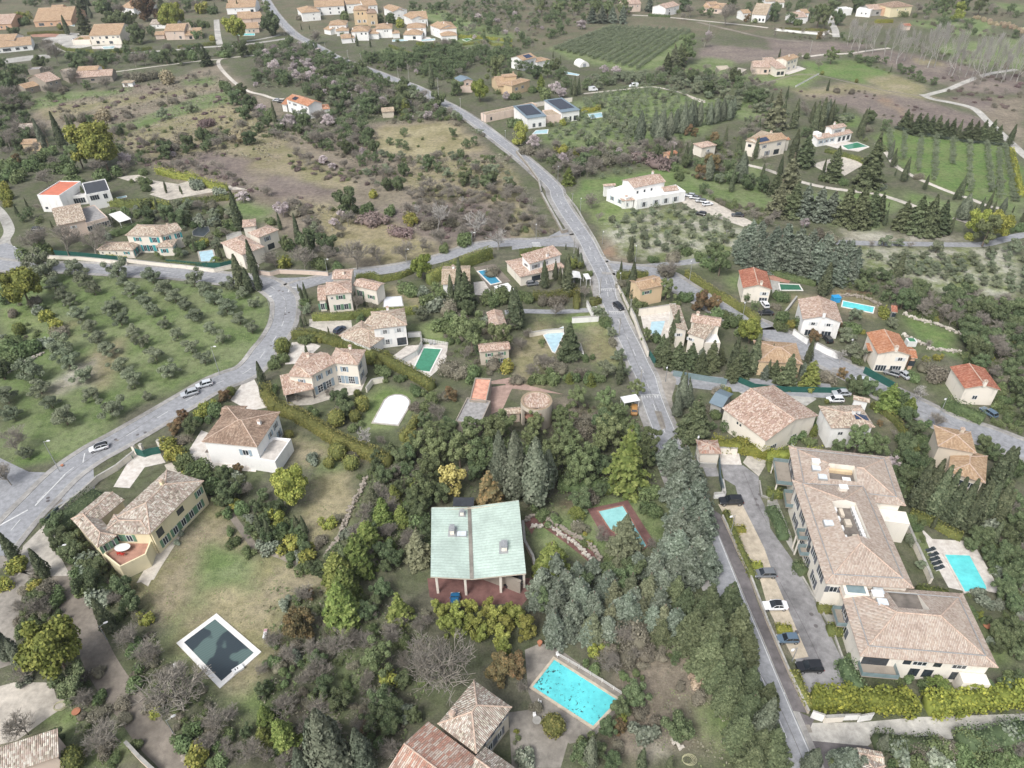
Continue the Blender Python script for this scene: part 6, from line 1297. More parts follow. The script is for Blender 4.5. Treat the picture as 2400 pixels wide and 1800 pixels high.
 Wd=info[2][2];balcony(2,Wd*.55,Wd*.8,2.8);L=info[2][1];balcony(2,.6,L*.3,3.,False,2.2)
 put_box(2,'corner_wall',[WALL['apt']],[(info[2][1]-4.6,info[2][1]-.5,-1.2,.6,-.2,3.2)]);put_box(1,'stair_tower',[WALL['apt']],[(info[1][1]-4.5,info[1][1]+.8,-2.6,.6,-.2,5.4)])
apartment()
# terraces attached to villas
def terrace(owner,s,z,wallm,floor,par=.8,dark=()):
 """raised terrace with solid walls, floor and parapet; belongs to the house it is built onto"""
 root=owner[0];P=ccw([tuple(p[:2])for p in WP(s,z)]);c=root.location;P=[(p[0]-c.x,p[1]-c.y)for p in P];m=MB();n=len(P)
 for i in range(n):a,b=P[i],P[(i+1)%n];m.face([(*a,-.2),(*b,-.2),(*b,z+par),(*a,z+par)])
 cx=sum(p[0]for p in P)/n;cy=sum(p[1]for p in P)/n;Q=[]
 for i in range(n):
  a,b,d=(np.array(P[i-1]),np.array(P[i]),np.array(P[(i+1)%n]));e1=(b-a)/np.linalg.norm(b-a);e2=(d-b)/np.linalg.norm(d-b);nn=np.array([-e1[1],e1[0]])+np.array([-e2[1],e2[0]]);Q.append(tuple(b+nn/(nn@nn)*2*.25))
 for i in range(n):j=(i+1)%n;m.face([(*P[i],z+par),(*P[j],z+par),(*Q[j],z+par),(*Q[i],z+par)]);m.face([(*Q[j],z),(*Q[i],z),(*Q[i],z+par),(*Q[j],z+par)][::-1])
 m.build('terrace_wall',WALL[wallm],root);m=MB();m.face([(*q,z+.01)for q in Q]);m.build('terrace_floor',MATS[floor],root);nogo([(p[0]+c.x,p[1]+c.y)for p in P])
 for(i,u0,u1,hh)in dark:
  a,b=np.array(P[i]),np.array(P[(i+1)%n]);d=b-a;L=np.linalg.norm(d);d/=L;fr=Matrix(((d[0],-d[1],0,a[0]),(d[1],d[0],0,a[1]),(0,0,1,0),(0,0,0,1)));m=MB();x0,x1=u0*L,u1*L;r=(x1-x0)/2;k=10
  pts=[(x1,-.012,0),(x1,-.012,hh-r*.6)]+[((x0+x1)/2+r*math.cos(math.pi*t/k),-.012,hh-r*.6+r*.6*math.sin(math.pi*t/k))for t in range(1,k)]+[(x0,-.012,hh-r*.6),(x0,-.012,0)]
  m.face([fr@Vector(p)for p in pts][::-1]);m.build('archway',plain('arch_interior',(.16,.11,.08),.9),root)
def find(words):return[h for h in HOUSES if words in h[0]['label']][0]
YV=find('large yellow villa');terrace(YV,'02 905,1490 985,1380 1290,1330 1345,1300 1270,1490 1045,1600',3.,'yellow','terracotta_floor',.7,dark=[(i,.2,.8,2.3)for i in range(0)])
BV=find('cream villa with brown hip roof');terrace(BV,'12 150,478 308,492 170,690 -80,650',3.,'white','pale_paving',.7)
# dark solar fields on roofs
def solar(owner,wi,x0,x1,y0,y1,n=3,m_=2,c=None):
 root,info=owner;M,L,Wd,h,rise,k,fr,rf=info[wi];mb=MB()
 for i in range(n):
  for j in range(m_):
   a0,a1=x0+(x1-x0)*i/n+.04,x0+(x1-x0)*(i+1)/n-.04;b0,b1=y0+(y1-y0)*j/m_+.03,y0+(y1-y0)*(j+1)/m_-.03;a0,a1,b0,b1=L*(x0+(x1-x0)*i/n)+.03,L*(x0+(x1-x0)*(i+1)/n)-.03,Wd*(y0+(y1-y0)*j/m_)+.03,Wd*(y0+(y1-y0)*(j+1)/m_)-.03
   P=[(a0,b0),(a1,b0),(a1,b1),(a0,b1)];mb.face([M@Vector((p[0],p[1],roof_z(k,L,Wd,h,rise,*p)+.12))for p in P]);mb.face([M@Vector((p[0],p[1],roof_z(k,L,Wd,h,rise,*p)+.04))for p in P][::-1])
 mb.build('solar_panel',plain(c or 'solar_dark',(.015,.018,.03)if not c else(.03,.05,.1),.2,.6),rf)
solar(find('orange front, nearest the road'),0,.12,.88,.2,.92,6,5);solar(find('covered peach porch'),0,.12,.88,.2,.92,6,5)
solar(find('solar panels and a grid of shutters'),0,.05,.4,.1,.4,3,2,'solar_blue');solar(find('white villa with solar panels behind'),0,.35,.8,.1,.42,3,2,'solar_blue');solar(find('blue solar panels and outside stair'),0,.62,.95,.25,.48,3,2,'solar_blue');solar(find('bright orange roof at the end'),0,.2,.38,.12,.38,2,1)
# ------------------------------------------------------------------ pools
roofc=MATS
m_,nt_,b_=newmat('pool_cover_green',.6,.3)
g_=nd(nt_,'NewGeometry').outputs['Position'];r_=nd(nt_,'Mapping');r_.inputs['Rotation'].default_value=(0,0,R_(-38));nt_.links.new(g_,r_.inputs[0])
s_=nd(nt_,'SeparateXYZ');nt_.links.new(r_.outputs[0],s_.inputs[0]);fr_=math_(nt_,'FRACT',math_(nt_,'MULTIPLY',s_.outputs[1],2.2))
f_=noise(nt_,g_,.16,2,.4);cc_=ramp(nt_,f_,[(.47,(.1,.15,.14)),(.49,(.035,.05,.06))])
nt_.links.new(mixc(nt_,math_(nt_,'MULTIPLY',math_(nt_,'LESS_THAN',fr_,.2),.3),cc_,(.02,.03,.03)),b_.inputs['Base Color'])
plain('cover_white',(.74,.76,.78),.5,var=.05,scale=.5);plain('cover_blue',(.4,.56,.62),.35,var=.15,scale=.8);plain('cover_black',(.04,.05,.055),.3,var=.3)
plain('rim_white',(.72,.7,.66),.7,var=.08);plain('rim_brick',(.3,.16,.12),.8,var=.2)
plain('blue_paint',(.03,.3,.6),.4);plain('red_cloth',(.5,.04,.03),.8);plain('terracotta',(.42,.18,.1),.8);plain('wood',(.25,.17,.1),.8);plain('green_fence',(.02,.1,.08),.7);plain('dark_gate',(.07,.1,.11),.6)
plain('wicker',(.35,.22,.12),.8);plain('thatch',(.16,.13,.11),.95,var=.3,scale=3);plain('bin_green',(.06,.2,.1),.6);plain('canvas_white',(.72,.71,.68),.8,var=.05)
pool('03 1592,578 1860,378 2195,668 1915,912','pool_cover_green','pool closed by a ribbed dark green cover with two black wet patches','rim_white',.9,cover=True)
pool('23 365,728 905,1072 900,1090 700,1300 180,962','water_leafy','rectangular turquoise pool with dark leaves floating, bottom centre','beige_bay',.45)
pool('32 1525,1478 1740,1486 1880,1750 33 1885,120 1700,140 1690,120','water_turquoise','clear turquoise pool behind the apartment building with wide cream deck','pale_paving',.3)
pool('22 748,1105 955,1058 1160,1400 1130,1425 850,1260','water_milky','pale aqua pool with sunken leaves set in red brick paving','rim_brick',.3)
pool('11 1362,1540 1452,1352 1600,1362 1500,1556','water_green','bright green pool beside the white villa','rim_white',.4)
pool('11 1920,688 2008,672 2110,782 2030,800','water_blue','deep blue pool beside the cream villa with pale tiles','rim_white',.4)
pool('12 1015,335 1095,185 1115,145 1150,115 1200,100 1250,100 1295,118 1322,150 1318,195 1225,355','cover_white','arched pool under a taut white cover on the round lawn','stone_paving',.4,cover=True)
pool('21 1205,1125 1322,1118 1285,1240 1185,1230','cover_blue','small pool with a pale blue slatted cover inside the walled terrace','pale_paving',.3,cover=True)
pool('31 98,798 265,806 292,850 112,850','water_dark_green','small dark green pool beside the red-roofed gabled house','rim_white',.35)
pool('31 650,945 915,998 902,1046 640,992','water_turquoise','long turquoise pool beside the olive tree on bare soil','rim_white',.3)
pool('30 640,1262 770,1232 862,1268 690,1294','water_green','teal green pool in front of the white villa with salmon annex roofs','rim_white',.4)
pool('20 180,1160 210,1130 310,1122 305,1155','water_pale','small pale pool below the solar-roofed houses','rim_white',.3)
pool('20 660,990 770,975 790,1010 680,1028','water_pale','light aqua pool under the edge of the olive grove','rim_white',.35)
pool('20 455,620 580,645 570,655 460,640','water_pale','small aqua pool behind the yellow tower villa','rim_white',.3)
pool('00 880,405 990,400 980,420 900,425','water_pale','light blue pool in front of the cream yellow villa','rim_white',.3)
pool('00 2060,292 2200,290 2200,308 2050,308','water_turquoise','oval turquoise pool beside the big umbrella pine at the far left','rim_white',.3)
pool('00 600,205 640,208 645,228 605,222','water_pale','tiny pale pool beside the tall cypress in the top left corner','rim_white',.2)
pool('10 1180,345 1310,340 1310,352 1180,362','water_pale','narrow pool in front of the hamlet, middle','rim_white',.3)
pool('10 1430,345 1545,335 1545,350 1430,357','water_pale','narrow pool in front of the hamlet, right','rim_white',.3)
pool('10 1785,345 1830,332 1865,340 1820,358','water_green','small green pool at the right end of the hamlet','rim_white',.3)
pool('30 960,120 1060,122 1050,138 970,135','water_pale','round hilltop pool on the pale terrace, top right','rim_white',.3)
pool('11 1110,912 1255,905 1268,985 1105,998','cover_white','pool hidden under a bright white tarpaulin beside the yellow villa','concrete',.3,cover=True)
pool('01 1010,50 1090,35 1095,45 1020,62','water_pale','thin pale pool beside the white modern villas','rim_white',.2)
pool('21 275,1240 320,1225 440,1170 445,1230 370,1390 350,1380','cover_blue','angular covered pool with teal lining behind the conifer','rim_white',.2,cover=True)
pool('01 1720,520 1835,505 1860,600 1740,605','cover_blue','pool with a square gridded pale blue cover in the villa garden','stone_paving',.5,cover=True)
pool('01 1662,345 1720,300 1800,298 1812,340 1760,388 1670,380','cover_black','small round garden pond covered by a dark net','concrete',.1,cover=True,name='garden_pond')
# ------------------------------------------------------------------ hedges
hedge('11 310,1190 520,1205 760,1270 950,1345 1100,1400 1290,1500 1450,1590 1520,1640',2.6,2.6,'long clipped hedge sweeping down between the green pool and the arched villa')
hedge('12 70,-20 80,60 150,150 300,200 430,270 560,350 700,440 850,500 1000,560 1150,620',3.,2.9,'long clipped hedge with yellowing top between the two big villas')
hedge('11 480,1050 800,1040 920,1010 1270,1000 1400,990',2.4,1.3,'straight dark hedge in front of the yellow villa with pale green shutters')
hedge('11 1480,700 1700,600 1850,530 2030,470',4.2,2.4,'very tall dense hedge rising along the branch road')
hedge('11 860,712 1000,690 1080,730 1230,700 1350,650',2.,1.4,'low hedge along the branch road behind the yellow villa')
hedge('12 1390,260 1340,340 1250,430',2.4,1.6,'short clipped hedge right of the white covered pool, upper piece');hedge('12 1350,380 1330,470 1270,560',2.6,2.,'short clipped hedge right of the white covered pool, lower piece')
hedge('01 930,60 1100,75 1300,60 1450,90',2.6,3.0,'thick dark hedge block behind the salmon house with the canvas pergola');hedge('01 1560,60 1700,50 1850,30 2050,10 2150,0',2.4,1.6,'clipped hedge bordering the gravel yard on the left')
hedge('02 850,910 720,1010 560,1130 430,1260',2.6,5.5,'broad hedge bank behind the cream road wall of the yellow villa',lump=.5,mat='ev')
hedge('01 850,300 1000,330 1100,290 1300,230',2.2,2.4,'leafy hedge above the villa with turquoise shutters',lump=.4,mat='bu')
hedge('32 900,150 1020,210 1120,290 1200,400 1270,500 1290,570',1.8,1.2,'curving clipped hedge beside the villa with solar panels')
hedge('32 1540,120 1650,170 1750,210 1880,270',2.4,3.2,'bright green hedge block beside the east road',mat='bu',lump=.4)
hedge('33 400,1010 500,1030 700,1020 850,1030 1050,1040 1300,1060',2.6,3.2,'bright yellow-green hedge behind the recycling gates, left half',mat='hy',lump=.5,ls=.34,dens=20);hedge('33 1400,1070 1600,1060 1800,1030 2000,1010 2212,985 2500,950',2.6,3.2,'bright yellow-green hedge along the paved lane, right half',mat='hy',lump=.5,ls=.34,dens=20)
hedge('22 1850,1080 1925,1270 2005,1460 2085,1640',1.4,1.3,'narrow hedge between the main road and the parking bays')
hedge('21 1510,670 1600,730 1750,830 1900,920 2050,1010 2140,1080',2.2,1.6,'long dark hedge on the upper side of the east road')
hedge('21 910,690 1050,680 1180,690',2.4,2.4,'box-shaped hedge at the road junction');hedge('21 685,930 765,905',2.0,2.2,'short block of hedge beside the driveway gate')
hedge('21 180,860 300,870 450,850 570,810',2.6,2.4,'clipped hedge below the salmon villa carport');hedge('21 560,830 560,950',2.6,2.,'tall hedge end beside the parking pocket')
hedge('21 70,500 200,480 330,480',2.4,1.6,'dark brown hedge behind the salmon villa')
hedge('31 0,650 150,700 300,740 420,770',1.8,1.6,'yellow-green hedge under the silvery cedars',mat='bu');hedge('30 2110,1270 2150,1450 2200,1659',2.2,1.8,'ochre hedge along the right edge of the olive orchard',mat='hy')
hedge('00 480,370 560,410 750,425 900,435 1050,425 1310,400',2.2,1.8,'clipped hedge around the garden of the cream yellow villa');hedge('00 230,275 400,265 560,268',2.,1.6,'hedge in front of the orange stucco villa');hedge('00 1530,395 1700,375 1860,362',2.,1.6,'hedge below the peach villa')
hedge('00 1350,1440 1500,1480 1650,1500 1800,1560 1950,1590',3.,2.4,'tall ragged green hedge above the gravel yard',mat='pi',lump=.6);hedge('10 1750,300 1900,305 2100,325 2212,335',2.,1.6,'ochre hedge below the terraces at the top',mat='hy');hedge('10 1780,370 1990,345 2050,370 2212,390',1.8,1.6,'dark hedge below the terraces at the top');hedge('10 1150,380 1280,430 1400,470',1.6,1.4,'thin hedge bordering the hamlet lawn')
hedge('20 600,940 680,930 760,912',2.,2.6,'golden yellow hedge beside the solar-roofed houses',mat='hy',lump=.4);hedge('20 1180,115 1370,128',2.,2.,'yellow-green hedge by the far road',mat='bu');hedge('30 930,170 1080,165',2.4,3,'tall yellow-green hedge on the hilltop',mat='hy');hedge('30 100,235 400,245 520,250',1.8,1.4,'dark hedge behind the white far wall')
hedge('30 500,1280 640,1310 780,1350 860,1390',1.8,1.6,'dark hedge in front of the pool of the white villa');hedge('32 0,690 50,690',1.4,3,'clipped hedge in front of the apartment entrance, upper piece');hedge('32 0,920 130,925',1.6,2.2,'clipped hedge in front of the apartment entrance, lower piece')
hedge('01 1430,590 1600,605 1780,610 1900,605 2000,580',1.6,1.2,'green hedge behind the cream road wall of the villa garden',mat='bu');hedge('01 860,520 1000,550 1090,560',1.5,1.,'flowering hedge behind the teal fence of the villa',mat='by')
hedge('33 1300,90 1440,110 1570,130',1.4,1.6,'low hedge between the apartment roof and the pool deck');hedge('33 670,700 740,850 800,950',2.2,2.6,'bushy hedge strip in front of the apartment corner',mat='ev',lump=.5);hedge('33 530,440 670,440',1.6,2.2,'clipped hedge block beside the apartment wall');hedge('33 440,245 570,250',1.4,2.0,'low clipped hedge under the glass balcony')
hedge('32 30,1040 100,1150 150,1300',1.8,2.4,'leafy hedge between the path and the apartment wall',mat='ev',lump=.4);hedge('32 250,1520 330,1600',1.8,2.2,'leafy shrub strip at the apartment wall beside the access road',mat='ev',lump=.4)
hedge('33 940,1400 1000,1400 1300,1430 1500,1420',2.2,2.6,'dark hedge below the paved lane, left piece',lump=.5,mat='ev');hedge('33 1700,1420 1900,1400 2100,1340 2300,1310',2.4,4,'dark hedge below the paved lane, right piece',lump=.6,mat='ev')
hedge('22 1920,1240 2020,1240',.9,1.6,'yellow-green planting strip between two parking bays, upper one',mat='hy',lump=.3);hedge('22 2060,1550 2170,1560',.9,1.6,'yellow-green planting strip between two parking bays, middle one',mat='hy',lump=.3);hedge('33 80,440 210,445',.9,1.8,'ochre planting strip between two parking bays, lower one',mat='hy',lump=.3)
hedge('22 400,830 550,850 700,830 850,850',2.,2.6,'bright green shrub row in front of the golden cedar',mat='bu',lump=.6);hedge('22 1730,480 1850,490 1980,500 2212,560',2.4,3.,'yellow-green shrub row behind the gatehouse',mat='hy',lump=.6)
hedge('32 0,590 200,580 500,580',2.2,3,'yellow-green shrub row behind the apartment roof',mat='hy',lump=.5);hedge('32 1240,1090 1400,1150 1600,1260 1690,1300',1.6,1.8,'dark clipped hedge at the foot of the cypress row')
# ------------------------------------------------------------------ walls and fences
wall('01 230,530 450,548 700,560 900,580 1090,600',1.3,'long cream road wall below the bare plane trees','cream');wall('01 1090,575 1200,590 1420,615 1600,632 1850,662 2005,625',1.4,'cream road wall in front of the villa with turquoise shutters','cream')
wall('01 460,505 700,525 900,545 1090,565',1.7,'teal mesh fence above the road wall','green_fence',.08,'fence','fence');wall('01 1430,585 1700,610 1900,615 2005,590',1.8,'teal mesh fence around the villa garden with the gridded pool','green_fence',.08,'fence','fence')
wall('11 10,675 120,690 200,668 400,675 620,690',1.5,'pink road wall below the salmon villa','pink');wall('02 1150,580 1000,700 830,800 700,920 560,1030 390,1195',1.5,'long cream road wall with thin fence beside the yellow villa','cream',.35)
wall('02 380,1200 480,1320 580,1500',1.4,'cream boundary wall beside the driveway with cracked paving','cream',.25);wall('02 500,1060 430,1120 380,1175',2.2,'dark solid gate panels in the road wall','dark_gate',.1,'gate','gate',posts=3)
wall('02 1160,560 1230,580 1290,560 1370,545',1.9,'green slatted entrance gate of the yellow villa','green_fence',.1,'gate','gate');
for x,y,lab in((1140,530,'left'),(1205,520,'middle'),(1358,485,'right')):
 wall(f'02 {x-8},{y} {x+14},{y+2}',2.3,f'cream gate pillar at the yellow villa entrance, {lab} one','cream',.6,'gate_pillar','pillar',group='gate pillars of the yellow villa')
wall('21 1100,1010 1415,965',2.4,'tall cream wall behind the walled pool terrace','cream');wall('21 1030,1000 1060,1060 1110,1200 1180,1370',2.2,'cream wall along the main road beside the walled pool','cream');wall('21 1190,1370 1240,1450',1.8,'green fence panel by the main road','green_fence',.1,'fence','fence')
wall('21 250,-10 320,120 385,235 435,330 480,318',1.2,'stone retaining wall along the bend of the main road','stone',.6);wall('20 40,1300 140,1420 230,1545 21 255,0',1.2,'stone retaining wall between the main road and the scrub','stone',.5)
wall('21 455,0 560,130 640,270 720,400 790,540',.9,'low kerb wall on the right of the main road','concrete',.3,cap=False);wall('21 900,770 960,880 1010,990',1.2,'low wall beside the pavement below the ochre house','cream',.3)
wall('21 1395,1545 1560,1572 1700,1595 1860,1620',1.6,'pale green fence panels above the side driveway','teal_glass',.1,'fence','fence');wall('22 1960,-60 2100,0 32 150,25 400,30 670,35',1.6,'dark green mesh fence above the parking ground','green_fence',.08,'fence','fence')
wall('20 95,905 300,870 520,842',2.2,'long cream garden wall behind the solar-roofed houses','cream');wall('30 60,245 300,270 490,285 530,260',1.5,'white curved boundary wall at the top right','white')
wall('31 425,1300 520,1350 620,1390',2.,'white garage wall panels along the east road','white',.4);wall('31 840,1510 950,1570 1100,1650',2.,'dark green fence in front of the orange-red roofed house','green_fence',.1,'fence','fence')
wall('31 225,1185 290,1230 350,1270',1.8,'pale gate and wall of the white house with two garage doors','white',.3);wall('31 150,1030 250,900',1.2,'low grey wall beside the salmon gabled house','grey',.4)
rubble('31 600,905 720,900 850,930 960,980',.9,1.2,'rough dry stone wall above the long pool');rubble('31 1170,1055 1300,1110 1450,1150 1690,1240',.9,1.0,'pale dry stone terrace wall below the dark wood');rubble('31 1160,1230 1300,1300 1400,1340',.7,.9,'pale tumbled stone wall in the right-hand garden');rubble('31 1380,1355 1500,1370 1670,1390',.8,1.,'pale low stone wall at the end of the right-hand garden')
rubble('12 955,815 900,940 820,1080 760,1230 690,1370 600,1500',.8,.8,'long dry stone wall crossing the tan lawn');rubble('22 170,1240 240,1235 330,1240 450,1330 560,1400 640,1480 700,1560',.9,.7,'pale stone edging on the inner side of the red path');rubble('22 110,1190 200,1140 300,1180 470,1280 600,1350 700,1430 770,1540',.9,.7,'stone edging on the outer side of the red path')
rubble('03 1540,1500 1600,1580 1680,1680',.6,.6,'stones edging the dirt lane at the bottom');rubble('20 1450,800 1550,840 1660,880',.6,.9,'pale stone row at the top of the olive grove');rubble('01 0,1600 150,1520 380,1390',.7,.7,'pale stone terrace wall at the left edge');rubble('23 1390,1410 1430,1480 1500,1490',.7,.6,'pale ring of stones under the big round bush')
wall('03 1080,1430 1200,1560 1330,1680',1.6,'pinkish wall beside the dirt lane at the bottom','pink',.4);wall('22 1820,820 1840,940 1750,945',1.4,'white angled wall at the apartment entrance','white',.5);wall('22 1795,640 1800,780 1830,900',1.6,'dark sliding gate of the apartment access','dark_gate',.15,'gate','gate');wall('22 1800,548 1952,556',1.8,'cream wall behind the forecourt of the gatehouse','cream')
wall('22 1600,600 1610,680 1770,690',1.2,'grey wall below the gatehouse','grey',.3);wall('33 300,0 450,260 560,460 680,790',.5,'concrete kerb wall between the access road and the planting','concrete',.3,cap=False);wall('22 2140,830 2160,960 2230,980',.5,'curved kerb wall round the clipped lawn','concrete',.3,cap=False)
wall('22 1820,1130 1900,1300 1980,1480 2060,1640 33 -5,370 90,590 200,845 355,1165',.9,'long low wall between the main road pavement and the parking bays','beige',.25);hedge('33 225,800 290,940 365,1110',1.2,1.5,'narrow hedge at the lower end of the parking wall');wall('32 1210,1200 1280,1360 1400,1620 33 1420,20',1.6,'cream wall between the lawn and the pool deck','cream',.4);wall('21 650,940 700,1040',1.8,'white gate wall at the end of the driveway','white',.4);wall('21 700,995 790,985',1.6,'cream wall stub with mail boxes beside the main road','cream',.5)
wall('21 520,1085 750,1070',1.8,'white wall at the top of the sloping lawn','white',.5);wall('21 150,1215 300,1190 445,1180',1.4,'cream wall behind the covered pool','cream',.4);wall('21 590,1310 615,1390',1.8,'white wall fragment right of the conifer','white',.3)
wall('33 495,1215 660,1205',1.6,'cream wall between the two white utility gates','cream',.4);wall('33 390,1165 495,1200',2.,'white gate leaf, left','white',.12,'gate','gate');wall('33 800,1205 920,1185',2.,'white gate leaf, right','white',.12,'gate','gate');wall('33 655,1200 800,1195',1.6,'white slatted gate in the yellow hedge','white',.12,'gate','gate',posts=.4)
wall('11 1430,1265 1660,1300',1.2,'white balustrade behind the green pool','rim_white',.1,'balustrade','railing',posts=.5,rail=True);wall('11 1310,1215 1420,1208 1430,1290 1390,1370 1300,1420 1190,1480',1.6,'white curved terrace wall of the white villa','white',.35);wall('30 240,740 440,632',.8,'low white wall across the farmhouse lawn','white',.3)
wall('30 1100,1090 1400,1160 1700,1210 2050,1240',1.4,'dark fence at the top of the right olive orchard','dark_gate',.08,'fence','fence',posts=4,rail=True);wall('31 900,870 700,850 550,850',1.,'thin wire fence above the long pool','wood',.05,'fence','fence',posts=2,rail=True)
wall('12 950,30 1000,-40 1100,-60',1.6,'cream curved balustrade above the round lawn','cream',.3);wall('23 390,660 580,770 780,890 950,1000',1.,'thin white railing beside the leafy pool','rim_white',.05,'railing','railing',posts=2.2,rail=True)
# ------------------------------------------------------------------ cars
WH=('white',(.75,.76,.77));BK=('black',(.015,.016,.018));SV=('silver',(.42,.44,.46));BL=('blue',(.02,.12,.25));DB=('dark_blue',(.03,.045,.075));GY=('grey',(.16,.17,.18));OR=('ochre',(.45,.24,.08));LG=('pale_grey',(.55,.58,.6));SB=('steel_blue',(.1,.15,.2));CR_=('cream',(.6,.56,.48));BB=('light_blue',(.14,.3,.4))
car('02',862,565,207,'hatch',WH,'white hatchback with black panoramic roof parked in the lay-by',roof=BK)
car('02',1645,95,207,'suv',SV,'silver minivan parked on the lay-by, nearer of the two',4.4,1.85,1.62);car('02',1770,18,207,'hatch',LG,'silver blue hatchback parked behind the silver minivan',4.3)
car('21',920,1002,297,'hatch',BK,'black hatchback driving between the two zebra markings on the main road')
car('22',1888,1030,180,'suv',BK,'long black estate car with dark roof, topmost in the parking bays',5.,1.95,1.8)
car('22',2180,1655,180,'hatch',GY,'dark grey hatchback in the parking bays, second from the top',4.2)
car('23',2262,272,180,'coupe',WH,'white convertible with black soft top in the parking bays',4.7,1.85,1.4,roof=BK)
car('33',165,560,180,'hatch',SB,'small steel-blue hatchback in the parking bays',3.7,1.65,1.5);car('33',350,805,180,'suv',BK,'black off-road car at the lower end of the parking bays',4.4,1.9,1.7)
car('13',1722,240,92,'hatch',BL,'bright blue hatchback in front of the open carport',3.9);car('23',10,60,20,'hatch',BK,'black car half hidden under the green roof',4.1)
car('22',1055,235,80,'old',OR,'old ochre saloon under the white carport canopy',4.3,1.65,1.35)
car('11',725,1205,60,'hatch',DB,'dark blue car in the courtyard of the white villa',4.2)
car('21',1535,42,160,'hatch',SV,'silver car in the farmhouse parking, first from the left',group='cars parked beside the farmhouse');car('21',1578,62,160,'sedan',GY,'grey saloon in the farmhouse parking, second from the left',4.5,group='cars parked beside the farmhouse');car('21',1630,90,160,'suv',GY,'dark off-road car in the farmhouse parking, third from the left',group='cars parked beside the farmhouse');car('21',1688,115,15,'hatch',WH,'white car in the farmhouse parking, fourth from the left',group='cars parked beside the farmhouse')
car('21',1948,212,168,'sedan',BK,'black saloon alone on the farmhouse drive',4.6);car('21',1630,200,150,'hatch',BK,'black car half hidden by an olive tree below the farmhouse drive')
car('31',510,1285,95,'hatch',BK,'black car beside the white house with two garage doors',4.);car('31',1065,1580,145,'hatch',GY,'charcoal car in front of the orange-red roofed house',4.);car('31',1165,1590,110,'sedan',SV,'silver saloon beside the charcoal car',4.4)
car('31',810,1645,160,'hatch',LG,'pale silver car on the east road behind the bushes');car('32',630,95,178,'sedan',SV,'silver saloon above the villa with solar panels',4.6);car('32',575,150,178,'hatch',WH,'white car half hidden by the villa with solar panels');car('32',1900,262,110,'hatch',SB,'grey-blue car beside the bright green hedge block')
car('21',2180,985,95,'hatch',WH,'white hatchback in front of the brick-red roofed house',4.);car('21',2190,1060,175,'sedan',BK,'black car at the corner of the east road',4.4);car('21',175,805,10,'hatch',GY,'grey car under the edge of the salmon tiled villa',4.);car('21',520,780,85,'hatch',BK,'dark car under the white arched carport',4.)
car('01',330,335,5,'hatch',BK,'black car in the courtyard of the salmon house at the left',4.);car('10',175,875,170,'hatch',SV,'silver car on the white track beside the orange-roofed farmhouse',4.);car('10',215,888,170,'hatch',BK,'dark car beside the orange-roofed farmhouse',4.)
car('00',640,345,170,'hatch',WH,'white car beside the cream yellow villa',4.)
# caravan and van in the olive grove
def van(tile,x,y,ang,label,c=WH,L=5.2,H=2.4):
 p=W(N(tile,x,y));root=empty('van',(p[0],p[1],.04),R_(ang));pm=paint(WH[1],'white');m=MB()
 pr=[(-.5,.12),(-.5,.42),(-.46,.5),(-.34,.56),(-.22,.95),(-.15,1),(.47,1),(.5,.95),(.5,.12)]
 for y0,s in((-.95,1),(.95,-1)):
  P=[(a*L,y0,b*H)for a,b in pr];m.face(P if s<0 else P[::-1])
 for a,b in zip(pr,pr[1:]+pr[:1]):m.face([(a[0]*L,-.95,a[1]*H),(b[0]*L,-.95,b[1]*H),(b[0]*L,.95,b[1]*H),(a[0]*L,.95,a[1]*H)])
 m.build('body',pm,root);m=MB();m.face([(-.325*L,-.8,.6*H),(-.325*L,.8,.6*H),(-.245*L,.8,.92*H),(-.245*L,-.8,.92*H)]);
 for s in(-.96,.96):m.box(-.2*L,.1*L,min(s,s*1.004),max(s,s*1.004),.6*H,.88*H)
 m.build('window',CGLASS,root)
 for sx in(-.33,.3):
  for sy in(-.85,.85):
   k=MB();k.tube((0,-.1,0),(0,.1,0),.33,n=12);o=k.build('wheel',TYRE,root);o.location=(sx*L,sy,.33)
 tag(root,label,'van')
van('20',700,785,190,'white box van parked at the left end of the grove track');van('20',1050,755,10,'white camper van parked on the grove track')
